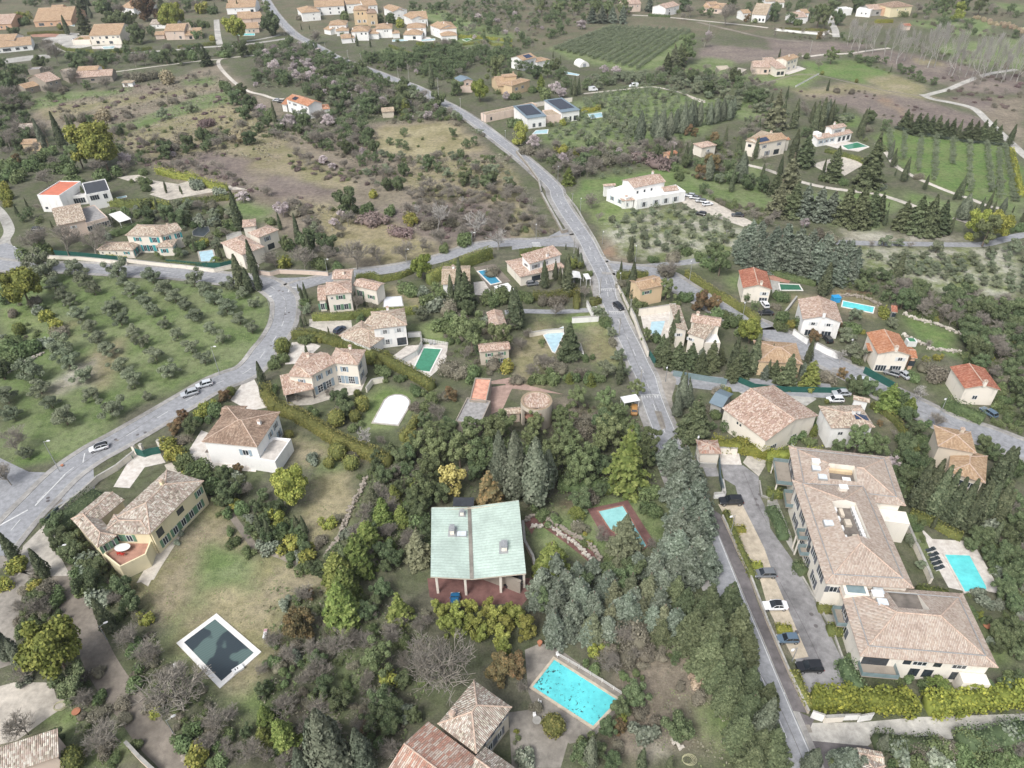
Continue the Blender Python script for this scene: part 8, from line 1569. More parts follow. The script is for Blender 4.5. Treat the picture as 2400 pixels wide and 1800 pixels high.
# ------------------------------------------------------------------ trees: kind, picture point of the crown's middle, width (cypresses: foot and tip)
trees('''
@01
= in the grassy grove inside the curving left road
ol 320 595 230;ol 390 690 210;ol 640 645 170;ol 700 720 190;ol 1000 665 200;ol 1300 710 180;ol 1665 740 180;ol 1060 765 120;ol 1130 835 140;ol 800 830 150;ol 455 780 150;ol 530 870 150;ol 580 935 130;ol 1410 815 170;ol 1760 820 150;ol 1970 790 130;ol 2090 865 120
ol 1235 925 140;ol 1500 890 150;ol 1590 970 130;ol 1840 905 160;ol 1950 975 180;ol 1320 1015 150;ol 975 960 130;ol 920 1000 130;ol 670 1045 160;ol 1030 1085 170;ol 1680 1055 150;ol 1415 1130 120;ol 2065 1090 130;ol 765 1150 150;ol 1140 1190 120;ol 830 1250 170;ol 1520 1215 130;ol 1810 1165 130;ol 1910 1250 140;ol 1215 1275 150;ol 920 1355 160;ol 1645 1335 140;ol 2170 1170 130;ol 2190 950 110
ol 1335 1395 160;ol 570 1430 210;ol 1030 1490 170;ol 1455 1525 180;ol 695 1570 190;ol 1760 1430 140;ol 250 1540 260;ol 1135 1580 180;ol 520 1320 220
@02
ol 95 245 190;ol 790 70 170;ol 950 195 230;ol 545 270 230;ol 430 150 150;ol 1265 105 100;ol 40 90 200;ol 330 20 180;ol 230 590 140;ol 1150 -10 120
ba 100 480 260;ba 30 760 300
@01
= in the garden at the left edge
pi 170 790 310;bu 50 880 150;by 395 1060 120;to 165 1180 120;br 490 1200 170;br 310 930 130;bu 250 1340 190;bu 150 1275 110;bu 60 1330 150;bu 40 1490 180;bu 90 1400 140;bg 390 1300 150;bg 330 1010 120;bu 350 1000 100;by 470 1140 120;br 30 720 150;br 100 1050 120;ev 0 1540 200
= beside the cream road wall
ba 260 370 330;ba 530 400 330;ba 770 400 330
@11
= along the branch road
ba 150 560 200;ba 400 570 220;ba 600 530 200;ba 850 530 290;ba 1060 530 210;ba 1285 500 220;ba 1430 440 170;ba 1600 380 220
bw 2090 390 180;bw 1560 200 230;bw 1880 250 240;br 1480 270 180!rust-orange leafless bush at the foot of the pale-branched tree;bu 1780 400 170;bu 1620 490 100;br 1700 250 150
bu 1170 160 120;by 1350 230 120;ev 790 90 230;bu 960 140 140;by 1010 15 90;pu 1250 340 210;pu 1000 240 250
= between the salmon villa and the branch road
ev 450 420 230;ev 600 440 220;bu 260 450 150;dp 250 430 120;cy 215 330 160;cy 370 430 190;cy 475 600 350 1.3;by 240 610 130;br 330 170 160;al 220 140 150;ba 320 90 180;ba 430 250 170;bu 120 250 100;ol 500 300 120;bu 700 640 120;bu 560 620 140;bu 130 430 100
@11
= at the inner bend of the left road
cy 30 850 620 1.3;to 230 1330 150;bu 150 1480 130;bu 230 1430 110;cy 370 860 790;cy 400 920 810;cy 440 950 790;bu 420 950 90;ol 425 1010 110;cy 400 1170 1060;cy 435 1160 1060
= around the yellow villa
bu 900 1100 90;ba 860 950 170;br 1000 970 90;cy 940 990 880;bu 1090 905 50;bu 1600 850 150;bu 1330 840 170;bg 1440 850 130;pi 1420 610 210;ol 1440 1050 150;bg 1550 960 200;br 1650 1010 220;bu 1500 920 200;bu 1680 1110 200
= beside the cream villa with pale roof
cy 1690 960 720 1.2;cy 1740 960 750 1.2;cy 1770 970 590 1.3;dk 1810 870 210;bu 2120 890 220;bu 2050 930 160;br 2030 690 150
@11
= between the green pool and the pines
dp 1860 1180 320!tall bright pine right of the green pool;dp 2110 1240 260!slim loose pine in front of the ochre cottage;br 1650 1500 220;br 1750 1560 180;bu 1700 1180 200;bu 1640 1150 160;by 2170 1510 130;bu 1880 1560 160;br 2050 1500 160;ba 2100 1400 150;bg 2000 1090 150;bu 1690 1280 100
= in the garden of the arched villa
to 985 1430 130;to 1060 1480 70;cy 985 1345 1260 1.3;cy 440 1400 1310 1.2;cy 630 1220 1165 1.2;to 1125 1395 70;bu 1110 1545 140;bu 1240 1600 100;bu 1110 1620 80;to 500 1280 60;to 550 1285 50;bu 420 1275 120;cy 1345 1530 1470 1.2;bu 960 1380 90;cy 60 1660 1470 1.6
@12
to 875 75 75;to 910 170 150;to 855 270 120;ev 740 130 190;ev 780 210 160;br 680 235 170;bu 850 370 110;ba 640 50 130;ba 350 120 80;to 690 290 170;cy 60 120 0 1.6;bu 140 60 110;bu 500 250 120
bw 965 440 190!flat-topped pollarded white-branched tree on the lawn;ba 1100 480 120
= in the garden below the brown-roofed villa
to 700 575 180;to 820 675 150;to 630 680 110;bg 475 640 130;to 280 430 90;pi 280 860 340!big umbrella pine at the left edge of the tan lawn;bu 900 800 80;br 860 610 120;cy 370 1290 1130 1.2;cy 430 1300 1140 1.2;cy 45 1290 1110 1.2;cy 125 1340 1165 1.2;by 620 1210 120!slim yellow-leaved tree on the tan lawn;ev 60 960 130;bu 100 1080 130;by 180 1130 140;bu 240 1230 150;bg 100 1400 180;by 300 1390 140;by 440 1490 170;bu 390 1340 160;bu 200 1290 120;br 560 1330 150;bg 380 1480 120;bu 430 1580 160;bu 300 1500 120;by 470 1400 90;by 190 1210 100;br 700 1150 120
@12
= in the thicket left of the green-roofed house
dp 1430 850 330;ev 1080 800 170;ev 1250 640 190;ev 1180 570 160;cf 1190 940 150;cf 1090 1110 230;cf 960 1300 260;ce 1000 980 170;ba 1180 1060 180;ba 1120 1270 150;ev 1050 640 150;br 1200 760 150;ru 1030 1340 130;ba 880 1230 160;bg 800 1290 150;bu 1430 1180 200;ce 1400 1400 300;cf 870 1480 330;cf 700 1590 330;ev 1200 1500 180;bu 1330 1060 150;ev 1480 1010 130;bu 1160 1170 120;cf 1160 1380 120
= behind the green-roofed house
oc 1690 800 250!tall yellow-ochre leaved tree behind the green roof, left;rc 2010 930 320!rusty brown conifer touching the green roof;ba 1880 730 130;cg 2110 850 390 .8;dp 1750 540 350;dp 1950 600 330;dp 1500 490 300;dp 2050 440 300;dp 1650 420 250;dp 2130 330 250;ev 1450 320 150;ba 1590 240 200;bu 1480 180 140;ev 1900 740 200;ev 1600 950 200;dp 1850 400 250;ru 1690 80 130;bu 1800 330 160;bu 1500 100 120;bu 1390 60 120;br 1400 180 120;br 1630 100 130
@22
cg 30 980 400 1.3;cg 200 1030 490 1.5;cg 310 900 560;dp 400 560 330;dp 550 620 310;dp 150 470 190;dp 820 400 300;dp 480 400 220;dp 820 120 230;dp 1180 480 250;dp 930 260 200;dp 1080 420 200;dp 680 650 250;dp 590 740 280;yc 1010 640 440!large golden cedar in front of the pines;ev 1200 620 150;ev 370 260 120;br 600 330 230;br 560 400 180;dp 1080 20 150;dp 570 90 200;dp 1150 620 200
= around the brick paved pool
ev 610 1000 210;ev 760 920 140;pm 560 1090 160!small palm on the lawn left of the brick pool;br 640 960 180;ce 980 1300 330!grey-green cedar leaning over the brick pool;cf 350 1500 320!dense golden-green yew right of the green roof;ba 740 1290 200;br 600 1230 150;bu 370 1170 120;bu 250 1120 150;br 380 1140 90;bu 1220 1080 180;bu 1200 930 180;bu 620 1370 90;by 660 1360 50;by 630 1290 40;ev 1100 880 120;bu 830 1530 130;ba 1200 1390 130
@22
= in the silvery belt beside the main road
cb 1370 590 260;cb 1480 690 280;cb 1560 800 280;cb 1440 880 300;cb 1600 960 300;cb 1500 1060 330;cb 1640 1120 300;cb 1440 1250 330;cb 1580 1300 330;cb 1650 1240 250;cb 1430 1430 320;cb 1600 1450 300;cb 1520 1560 330;cb 1350 1380 220;cb 1700 1530 260;cb 1080 1560 250;cb 1250 1550 280;cb 1400 1620 280;cb 700 1600 230;cb 560 1640 220;ce 900 1590 200
@23
cb 400 170 280;cb 580 140 280;cb 520 330 260;cb 370 460 270;cb 700 250 260;cb 210 220 160;ce 880 150 240;ce 1030 110 240;cb 1000 270 260;ce 1180 150 280;ce 1310 350 230;ce 860 350 220;dk 1420 150 280;ce 700 440 240;dk 1500 250 260;ce 1120 300 220;cb 460 60 240;cb 1300 60 260;dk 1300 480 200;cb 830 60 240
= in the dark wood beside the lower main road
dk 1700 250 380;dk 1880 230 360;dk 1560 470 350;dk 1750 500 400;dk 1950 450 360;dk 2020 620 300;dk 1720 700 380;dk 1880 720 360;dk 2060 920 300;dk 1900 960 330;dk 2060 1150 320;dk 2000 1330 300;dk 2150 1450 320;dk 2080 1600 330;dk 1640 330 260!brownish dying conifer top among the dark conifers;dk 2150 1150 240;ev 1430 680 110;ev 1400 740 100;cg 2130 1420 1080 .8;dk 1850 1060 240;dk 2210 1050 260;dk 1790 860 280
= around the leafy pool
ru 20 780 250;bo 130 450 200;bo 50 330 180;by 710 630 110;br 830 620 160;br 1080 560 300;br 1000 700 260;ba 850 740 230;br 1150 680 200;bu 700 790 130;ev 1080 1020 240;ev 920 1130 180;ru 930 1290 140;ev 830 1310 180;to 350 1280 220;ev 600 1520 230;ev 750 1500 200;cg 670 1659 1400 .5;ev 870 1600 200;bu 50 1400 70;by 40 1340 50;br 230 1120 130;bg 120 1570 240;ba 100 940 130;bu 620 1430 140;bu 980 1170 120;br 900 1450 120;by 950 1240 100
= on the scrubby slope at the bottom
ev 1460 1320 320!big round dark green bush on the bottom slope;cy 1110 1659 1500 1.6;cy 1350 1680 1560 1.6;bg 1150 1340 220;br 1600 1060 170;rd 1600 900 150;bu 1950 1350 110;br 980 1000 120;rd 1560 860 80;bu 2050 1560 150;br 1450 960 120;br 1100 1200 160;br 1250 1250 160
@13
= in the orchard thicket at the bottom centre
cf 730 230 380;cf 760 60 300;ru 350 400 300;cb 340 670 120;cf 80 1200 200;cf 220 1350 260;ba 700 570 290;ba 570 850 320;ba 240 1110 260;ba 540 1150 240;ba 870 480 200;dp 1040 680 330;by 1140 870 180!bright yellow-green shrub left of the great bare tree;ba 1620 730 700!great leafless grey tree left of the stone-tiled roof;bu 1280 560 150;yc 1230 260 280!yellow-green feathery tree left of the blue car;ba 1150 470 240;ba 1400 380 200;ev 960 300 180;ev 1080 110 200;ba 940 980 170;ev 1100 1060 280;ev 1180 1160 240;bg 1280 1170 160;ev 1010 1230 240;ev 1150 1280 240;bu 1050 1430 150;ru 950 1300 140;cg 690 1700 1200 1.4;cg 590 1660 1240 .7;cg 950 1680 1320 .8;cg 430 1720 1500 1.;bu 160 560 110;bu 145 750 130;bu 95 990 110;ba 480 1480 200;ru 2100 800 280;bg 250 230 120;ev 1360 1200 160;ev 1270 900 150;bu 580 1020 150;ru 450 150 110;bu 370 180 110;ba 50 1560 180;ba 60 1050 100;cf 60 1380 180;ba 380 1270 200;bu 470 720 140;br 560 700 150;bu 1150 990 130
bo 1620 300 160;bo 1720 340 180;bo 1660 420 190;bo 1850 250 170;bo 1900 420 190;bo 1990 270 170;bo 2060 350 180;bo 2110 530 180;bo 2140 600 160;bo 1750 440 150;bo 1940 500 150;bo 2170 420 150;bo 1830 380 130;bo 2030 440 140;bo 1560 250 110;bo 2180 280 120
@03
= beside the dirt lane at the bottom left
pi 430 600 540!huge bright yellow-green umbrella pine in the bottom left;cy 960 470 180 1.6;bg 850 190 230;ev 780 60 280;ev 1050 100 220;ev 1130 220 220;ba 1130 520 310;ba 1280 660 300;bu 1160 900 190;ba 1500 1010 560;bu 1000 350 120;by 1250 380 120;bu 1140 620 160;br 1180 330 140;ba 380 230 280;br 380 100 220;bu 490 200 160;by 290 90 130;ev 600 930 320;ba 680 1060 230;cg 100 720 450;cg 200 760 540 .7;ba 960 1320 420;br 870 1170 190;br 1030 1090 160;ba 170 1290 320;ev 480 1390 180;to 630 1570 230;bu 520 1450 90;bu 860 1040 130;ba 1870 1250 280;ba 1750 1440 220;bu 1600 1440 220;by 1700 1560 220;ba 2080 1500 320;by 1340 1190 110;ev 2130 1340 130;ba 190 840 200;bg 200 890 130;bu 1180 1450 110;bu 1000 1580 120;br 1300 1080 150;bu 1620 1350 160;bu 1980 1400 140;bu 1900 1560 180;br 900 1450 200;br 1100 1230 140;ba 1990 1180 180;br 160 380 120;by 30 60 150
cy 130 1590 1480 1.6;bu 760 100 180;bu 900 130 180;br 700 850 160;br 850 850 120
@02
= around the yellow villa with the courtyard
cy 150 1530 1270 1.5!slender cypress at the lane mouth, left one of two;cy 400 1659 1410 1.7!slender cypress at the lane mouth, right one of two;by 130 1570 170;ev 480 1200 200;bu 580 1400 130;bu 620 1480 200;bg 730 1540 250;ev 850 1600 170;bu 700 1650 200;ev 520 1290 170;by 560 1380 110;ev 650 1330 120
by 1450 520 160;by 1520 600 170;bu 1590 640 160;ev 1640 370 180;ru 1510 370 130;ru 1580 270 100;bu 1720 310 120;by 1720 260 110;bu 1830 220 160;by 1780 190 120;bg 1800 290 70;ru 1930 100 120;to 1990 60 90;bu 1690 720 190;bu 1740 800 240;bu 1850 850 230;ev 1960 950 240;bg 2030 800 150;bu 2060 1080 170;by 2030 1040 120;bg 2150 1160 110;ev 2150 1260 110;ba 2110 880 200;bu 1890 1120 60;bu 1990 1280 90;bu 2020 1360 120;ba 1710 660 90;ev 2050 880 180;bu 2130 1440 110;ru 2060 730 100;ev 1930 780 160;br 1590 470 130;bu 1640 1120 60;bg 1600 1200 60;bg 1560 1290 60;bg 1520 1370 60;bg 1680 1060 60
@12
bu 40 1180 120;ev 20 1050 150;bu 80 1250 130
@10
= at the end of the white track around the orange-roofed farmhouse
al 280 1030 160;al 620 1020 130;cy 180 1110 890;al 80 470 120;al 150 560 110;al 350 640 110;al 460 650 100;al 600 690 90;al 680 730 90;al 770 740 80;al 790 820 90;al 930 790 80;al 920 910 90;al 340 500 90;al 440 530 100;al 40 930 90;ev 430 770 110;ev 720 930 120;bu 820 1010 90;ol 650 860 110;ev 540 820 120;ba 540 1150 230;ba 680 1000 110;bu 110 1000 130;ba 470 1110 120;bu 1100 920 100;al 500 600 80;al 560 640 80
@10
= along the far main road and the hamlet
ev 120 190 220;dp 90 60 100;ba 510 310 130;br 380 150 80;bu 760 140 110;cy 395 260 205;cy 465 255 210;cy 835 370 290;cy 878 400 290;cy 990 410 320;by 1240 200 90;bu 1225 350 40;cy 1475 240 180;bu 740 290 60;ba 1090 70 90;dp 1725 90 40;ba 1650 370 120;pi 1420 390 80;by 1550 380 70;bu 1150 160 120;al 1920 130 60;al 2070 170 50;cy 1520 770 520 1.7!lone tall dark cypress beside the main road;pi 1930 760 160;dp 2080 590 200;ev 2170 640 120;al 2160 820 80;bu 1710 690 80;al 1390 610 60;bu 2090 790 70;ev 1730 760 130;ev 2020 530 100;cf 1290 920 100;bu 1190 950 80;br 1060 900 120
@10
= screening the far main road
ev 600 475 80;ev 660 510 80;ev 720 540 90;ev 790 570 90;ev 850 590 100;ev 920 615 90;ev 990 640 90;ev 1060 665 100;ev 1130 700 90;ev 1200 735 90;ev 1270 765 90;ev 1390 800 70;ba 960 600 80;ba 820 560 70;ev 1520 880 70;ev 1620 960 80;ev 1760 1020 80
@20
= around the golden yellow tower villa
dp 310 580 120;ev 60 560 100;ev 140 580 110;ev 210 620 120;ev 440 620 100;ev 470 700 110;ev 400 640 100;dp 380 560 110;cy 540 830 660 1.4;cy 575 820 670 1.4;cy 510 820 690 1.3;al 370 750 110;al 430 790 100;cf 250 720 100;bu 280 810 130;bu 190 770 90;cy 355 500 440;cy 418 560 480;bu 20 830 90;al 800 590 90;al 900 600 90;cy 20 520 440;cy 75 530 460;bu 60 640 80;bu 130 690 50
= beside the bend of the main road
bo 60 1150 170!bright yellow-green bamboo clump beside the main road;al 190 1210 130;by 435 1060 70;bu 340 1070 70;cf 490 1520 110;by 560 1300 90;by 430 1290 90;al 440 1350 110;ba 380 1430 130;bu 380 1390 70;ev 700 1350 140;al 680 1290 80;ba 550 1430 170;ba 650 1450 150;br 800 1370 200;ba 950 1360 160;ba 1060 1300 120;pu 1250 1400 250;pu 1100 1350 200;bu 540 1450 60;br 250 1300 150;bu 40 1060 130;br 160 1290 150;ol 900 1480 60;ol 1010 1470 70;ol 780 1520 60
= in the double row of broad cypresses
cg 1100 1250 970 1.2;cg 1225 1190 970 1.1;cg 1270 1250 950 1.3;cg 1350 1210 950 1.2;cg 1410 1150 930 1.1;cg 1470 1160 900 1.1;cg 1530 1110 880 1.1;cg 1610 1090 880 1.2;cg 1700 1080 880 1.1;cg 1750 1070 860 1.1;cg 1810 1050 850 1.1;cg 1870 1040 850 1.1;cg 1900 1020 840 1.;cg 1300 1160 940 1.1;cg 1560 1100 890 1.1
ev 1460 1180 50;ru 1520 1120 90;ru 1580 1140 70
= around the salmon cottage
cy 1372 1400 1250;cy 1395 1400 1320;cy 1425 1410 1300;cy 1495 1420 1245 1.3;cy 1530 1430 1245 1.2;cg 1690 1560 1330 1.7;ru 1740 1400 170;bu 1700 1190 70;ru 1760 1200 100;bu 1460 1510 110;bu 1400 1440 100;ev 1880 1440 130;cy 1960 1330 1180 1.5;cg 1970 1580 1290 1.5;cy 2100 1370 1190 1.8;cy 1890 1659 1470;ev 1650 1620 120;bu 1790 1260 80;bu 1870 1340 60
ev 1250 1300 120;ru 1640 1480 130
= around the striped olive field
dp 1520 400 190;ce 1400 520 150;dk 1340 560 120;ba 1670 330 140;al 1700 290 60;dk 1450 500 130;ba 1280 590 130;dp 1480 470 120
@20
= along the far road at the top centre
dp 960 40 130;dp 830 60 120;dp 720 50 120;dp 540 40 110;dp 260 30 130;dp 400 40 120;cb 690 130 100;cb 780 135 100;cb 870 130 100;cb 960 135 100;cb 1190 40 90;cg 1245 100 0 1.;ev 1270 50 60;ev 1640 90 80;ev 1710 100 90;ba 1860 100 200;ba 1540 80 120;by 1470 60 60;al 600 200 90;ev 1900 20 120;ev 2050 50 80;bu 1430 90 70;ru 2030 155 60;bu 2100 180 60;ev 1500 30 120;dp 2140 30 90;ba 1480 130 80
@30
= around the white villas at the top right
ev 180 50 80;ev 60 70 120;ev 200 150 110;ev 60 120 120;ev 380 120 100;dp 450 110 160;dp 500 160 120;ev 620 150 130;ev 560 60 120;ev 800 30 150;cy 680 120 50;cy 720 130 60;cy 655 110 60;ba 1140 60 90;ba 1290 60 110;ev 1380 70 90;dp 1550 50 160;bo 1650 100 130;ev 1380 130 70;bu 1180 120 80;ev 1450 30 100;ev 280 40 100;cy 1390 40 0;bu 1270 130 60;dp 1700 30 130;ev 640 300 50;br 1440 200 60;ev 900 20 110;ev 330 20 80;bu 250 185 90;dp 1850 20 140
= in the bare poplar belt
bp 760 270 90;bp 820 280 100;bp 880 290 90;bp 940 310 90;bp 1050 320 90;bp 1110 330 110;bp 1170 340 120;bp 1230 330 110;bp 1280 350 90;bp 1400 350 100;bp 1450 360 130;bp 1510 350 130;bp 1560 340 100;bp 1660 440 130;bp 1720 450 120;bp 1780 440 130;bp 1860 460 130;bp 1930 460 130;bp 1990 440 130;bp 2050 460 130;bp 2120 480 130;bp 2180 470 130;bp 1620 470 100;bp 2230 500 120;bp 2080 540 100;bp 1900 530 110;bp 1340 420 70;bp 720 250 80
= around the pink-roofed farmhouse
dp 560 460 120;ba 450 540 100;to 470 628 36;to 765 697 34;cy 510 790 685 1.3;cy 95 500 410;bu 330 480 80;cy 158 860 745;ba 350 930 130;ev 820 40 20;cy 1057 625 560;br 720 790 80;br 600 780 80
= in the cypress garden of the white villa
cy 215 1110 830 1.6;cy 370 1060 865 1.3;cy 380 1180 870 1.7;cy 430 1170 845 1.8;cg 470 1090 870 .8;cy 525 1080 870 1.3;cg 500 1050 850 .8;cy 555 1060 900;cy 655 990 885 1.3;cy 790 1190 950 1.8;cy 850 1040 915 1.4;cy 940 1310 1130 1.5;cy 205 1400 1100 2.;dk 330 1320 190;ce 80 960 220;cy 130 1000 830;cg 1045 1380 1220 .7;cy 1070 1440 1280 1.3;cy 1100 1440 1350;cy 1165 1570 1360 1.6;cy 1350 1640 1510 1.3;cy 1640 1720 1510 1.8;cy 475 1500 1370;cy 510 1470 1410;cy 840 1480 1330 1.3;cy 1095 1520 1450;cy 95 1520 1330 1.4;dk 580 1440 200;dk 900 1450 280;ev 880 1010 120;ev 1020 1080 100;cg 1910 1659 1600;ev 320 1140 90;bu 1000 1280 80;ba 480 880 100;ba 300 900 100;br 1290 1520 100;ce 200 1500 230;dk 70 1600 150;bu 840 1200 60;ol 610 1010 80;ol 700 1010 90;br 870 1110 80;bg 970 1610 90;ol 640 1030 80;ev 10 1250 60;ev 600 950 60;bu 650 1570 90;bu 480 1530 90
= in the dark conifer row above the right orchard
dk 1190 1040 120;dk 1290 1080 130;dk 1350 1080 130;dk 1410 1090 120;dk 1470 1090 120;dk 1530 1120 110;dk 1590 1120 110;cy 1630 1190 1030 1.5;dk 1730 1140 120;dk 1790 1150 120;dk 1860 1140 130;dk 1930 1150 120;dk 1990 1170 110;cy 2075 1260 1080 2.;dk 1230 1060 90
@31
= in the conifer belt below the winding drive
ce 100 60 220;dk 230 80 220;cb 330 100 210;cb 450 110 220;cb 560 120 200;dk 680 130 230;dk 800 160 240;dk 900 150 200;dk 970 140 160;cy 1000 290 150;cy 1040 130 80;dk 1180 210 190;dk 1300 200 240;dk 1400 230 230;dk 1500 240 200;cy 1565 360 200;cg 1670 240 10 1.6;cy 1600 70 -20;cy 1740 280 100;cy 1830 170 30;cy 1890 160 0;cg 2010 190 40 1.;cy 1940 170 60;cy 2110 180 120;pi 1850 250 230;pi 2000 260 230;dp 1920 300 250;cy 2190 270 100 1.3;al 320 260 100;ba 60 190 120;cg 1650 200 60;by 2110 250 70;bu 1720 100 100;bu 2170 310 110;by 1740 380 80
@31
= beside the grey lane on the right
ol 1470 470 130;ol 1940 500 110;ol 2130 470 150;ol 1010 420 110;ol 1140 430 90;ba 890 430 90;ba 1220 440 90;br 560 400 150;br 450 350 150
= in the silvery tree belt above the red-roofed house
cb 60 430 200;cb 160 400 220;cb 270 450 220;cb 90 540 220;cb 200 560 220;cb 320 520 220;cb 430 560 220;cb 380 440 180;cb 520 500 180;cb 620 530 200;cb 700 560 200;cb 760 580 180;cb 540 620 200;cb 650 660 190;cb 720 680 160;cb 330 630 180;cb 450 680 180;cb 40 620 140;cb 600 720 160;cb 500 440 140;cb 680 500 140;cb 770 640 130
@21
cb 1990 420 170;cb 2070 370 180;cb 2150 350 180;cb 2100 470 200;cb 2180 500 180;cb 2010 520 170;cb 2110 580 180;cb 1960 470 130;cb 2190 600 140;cb 2150 420 150
= around the long turquoise pool
cy 475 890 560 2.;ol 765 1040 140
@31
cy 470 890 590 2.2;ol 765 1040 140;cy 1100 780 520 1.9!tall cypress standing alone at the edge of the orchard;by 1010 1040 120!bright yellow-green tree beside the small shed;ol 1080 1130 110;ol 690 1240 150;ol 760 1360 190;bu 100 900 130;br 60 980 110;bu 140 1080 170;by 820 1210 50;by 1460 1420 70;by 1370 1440 70;ba 1390 1290 90;ru 600 1170 100;bu 740 1170 150;cy 340 1470 1270 1.6;ru 400 1240 120;ru 650 1560 90;bw 640 1410 120;bu 760 1450 100;cy 10 1490 1320 1.2;br 1480 1540 230;br 1340 1510 160;bu 1270 1600 120;dk 180 1560 220;cf 380 1580 200;dk 60 1540 120;cb 310 1520 90;br 1560 1600 130;bu 570 990 60;br 540 1600 150;bu 100 1160 120;by 200 1140 90;ev 750 1640 150
@21
= around the junction of the main road
cy 940 695 590;cy 1030 900 580 1.6;cy 1050 930 740 1.5;cy 1020 605 365;cy 465 500 445 1.5;cy 570 560 480 1.4;cg 520 660 540 1.;cg 590 660 530 1.1;to 520 610 110;to 590 620 90;cy 278 830 575 1.2;cy 300 830 650;cy 375 760 590 1.3;cy 415 800 650 1.2;cy 450 820 650 1.2;cy 478 790 590 1.3;dp 1340 820 180;br 1360 680 180;ba 1360 650 180;ru 1640 940 170;ru 1750 960 130;cf 1640 880 60;bu 1760 1060 150;bu 1920 1120 160;bu 2010 1180 140;pi 2080 1160 240;dp 1810 580 220;bu 1700 610 130;bu 1620 560 120;ev 1740 500 160;bu 1500 510 110;bu 1210 580 90;br 1390 560 160;bu 1850 1060 110;bu 1100 950 110;bu 1050 1010 80;bu 1430 960 70;bu 1500 910 130;bu 140 910 130;bu 60 890 100;br 260 940 140;br 400 920 170;cy 35 1180 800 2.2;cy 5 1140 830 1.5;cy 80 1170 960 1.5;ba 370 990 170;ba 630 860 130;br 770 1030 80;bu 800 1110 120;ol 870 1210 110;br 870 1280 120;ol 930 1400 140;cy 925 1659 1430 1.3;ol 980 1540 100;bu 960 1490 70;ol 830 1530 170;bu 820 1140 100;ol 800 1080 80;dp 1170 1230 120;bu 2040 900 70;bu 1250 1260 110;br 940 790 100;ev 2100 980 90;ev 2030 910 90;ba 740 200 110;ba 690 60 160;bu 650 700 90;br 60 600 80;br 1150 870 80;bu 980 870 80
= on the sloping lawn beside the main road
dk 500 1310 230!big dark conical conifer beside the covered pool;bu 640 1430 90;bu 260 1290 80;br 380 1480 170;ba 80 1280 190;ba 190 1520 170;ba 300 1450 160;bu 480 1600 90;cf 495 1600 80;bu 650 1610 150;br 430 1540 130;br 230 1430 130;ba 140 1200 120;bu 720 1600 120;br 560 1550 120;bu 350 1600 150;bu 250 1600 140;br 60 1620 150;bu 160 1620 100;cf 680 1620 90
= in the conifer hedge below the walled pool villa
dk 1330 1400 190;dk 1440 1420 180;dk 1550 1420 180;cb 1640 1420 130;dk 1730 1430 200;cy 1385 1260 1060 1.5;cy 1400 1300 1030 1.3;dk 1300 1340 140;dk 1810 1420 110;cy 1900 1560 1250 1.6;cy 2070 1560 1230 1.6;dk 1990 1470 220;dk 1930 1530 170;cy 1470 1640 1530 1.2;cy 1505 1640 1560;cy 1535 1650 1590;cy 2200 1600 1450 1.3;cb 2190 1560 100;dk 1640 1480 150
@22
= around the pink speckled house
cg 1455 200 -60 1.2;cg 1420 280 60 .8;dk 1590 310 320!big dark conifer beside the gatehouse;cg 1510 200 -20 .8;bu 1780 260 130;bu 1870 330 150;bu 1930 390 110;br 1700 200 100;ev 1740 360 100;bu 1830 50 80;by 1870 50 70;br 1750 60 110;ru 2020 400 100;bu 2080 480 120;by 2010 540 140;by 1960 500 130
@32
bu 340 260 120;bu 260 430 160;bu 430 350 120;bu 350 480 110;to 510 150 45;cf 400 400 80;br 400 270 60;bu 460 330 90
= around the villa with solar panels
dp 790 470 290;dp 950 520 260;ev 620 540 140;ev 1110 640 100;al 1100 660 130!white blossoming tree right of the apartment roof;ev 1070 740 120;bu 1190 530 150;ba 1110 420 90;ru 970 330 60;ev 760 30 150;ev 870 20 170;bu 990 90 110;cf 1060 120 200;bu 1180 200 180;cf 1230 190 150;bu 1150 110 150;ev 1200 260 160;ev 1280 400 170;bu 1350 480 150;ba 1470 310 190!leafless red-twigged tree beside the east road;bu 1330 350 120;bw 1330 80 150;ev 1350 560 120
@32
= in the row of tall cypresses
cy 1250 1060 660 1.5;cy 1320 1090 670 1.4;cy 1390 1130 715 1.5;cy 1460 1150 750 1.5;cy 1530 1190 790 1.5;cy 1610 1230 825 1.5;cy 1700 1270 850 1.5;cy 1740 1240 850 1.3;cy 1850 1150 850 1.4;cy 1950 1150 840 1.4;cy 2000 1180 940 1.3;cy 1930 900 550 2.;cy 2000 860 560 2.;cy 1930 1370 1180 1.3;cy 1415 1250 1140 1.1;cy 30 1010 940 1.2
= on the wooded slope behind the apartments
ev 1250 650 200;bu 1180 620 150;ev 1180 780 180;ev 1120 880 160;bu 1240 720 130;ev 2100 750 180;ev 2050 850 170;ev 2150 1000 170;ev 2170 1200 200;ba 2130 1050 160;ev 2050 1240 160;bg 1900 1220 220;br 2000 1300 200;ba 2180 1250 150;ev 1800 1340 150;bu 1900 1420 130;bu 2000 1560 150;ev 2140 1480 200;ev 2060 1440 170;ba 2200 1420 130;ev 1750 1390 130;bg 2060 1620 170;ev 2180 1600 180;ol 1240 1350 120;ol 1330 1560 110;bu 1220 1160 110;bu 1260 1140 90;bu 1340 1190 90;bu 1280 1240 110;bu 1340 1330 70;ev 1880 500 150;ev 1960 600 160;ev 2080 640 120;bu 2180 700 150;al 2190 1400 100;bu 1210 1220 80;ev 1130 960 120;ba 2020 1020 120
@33
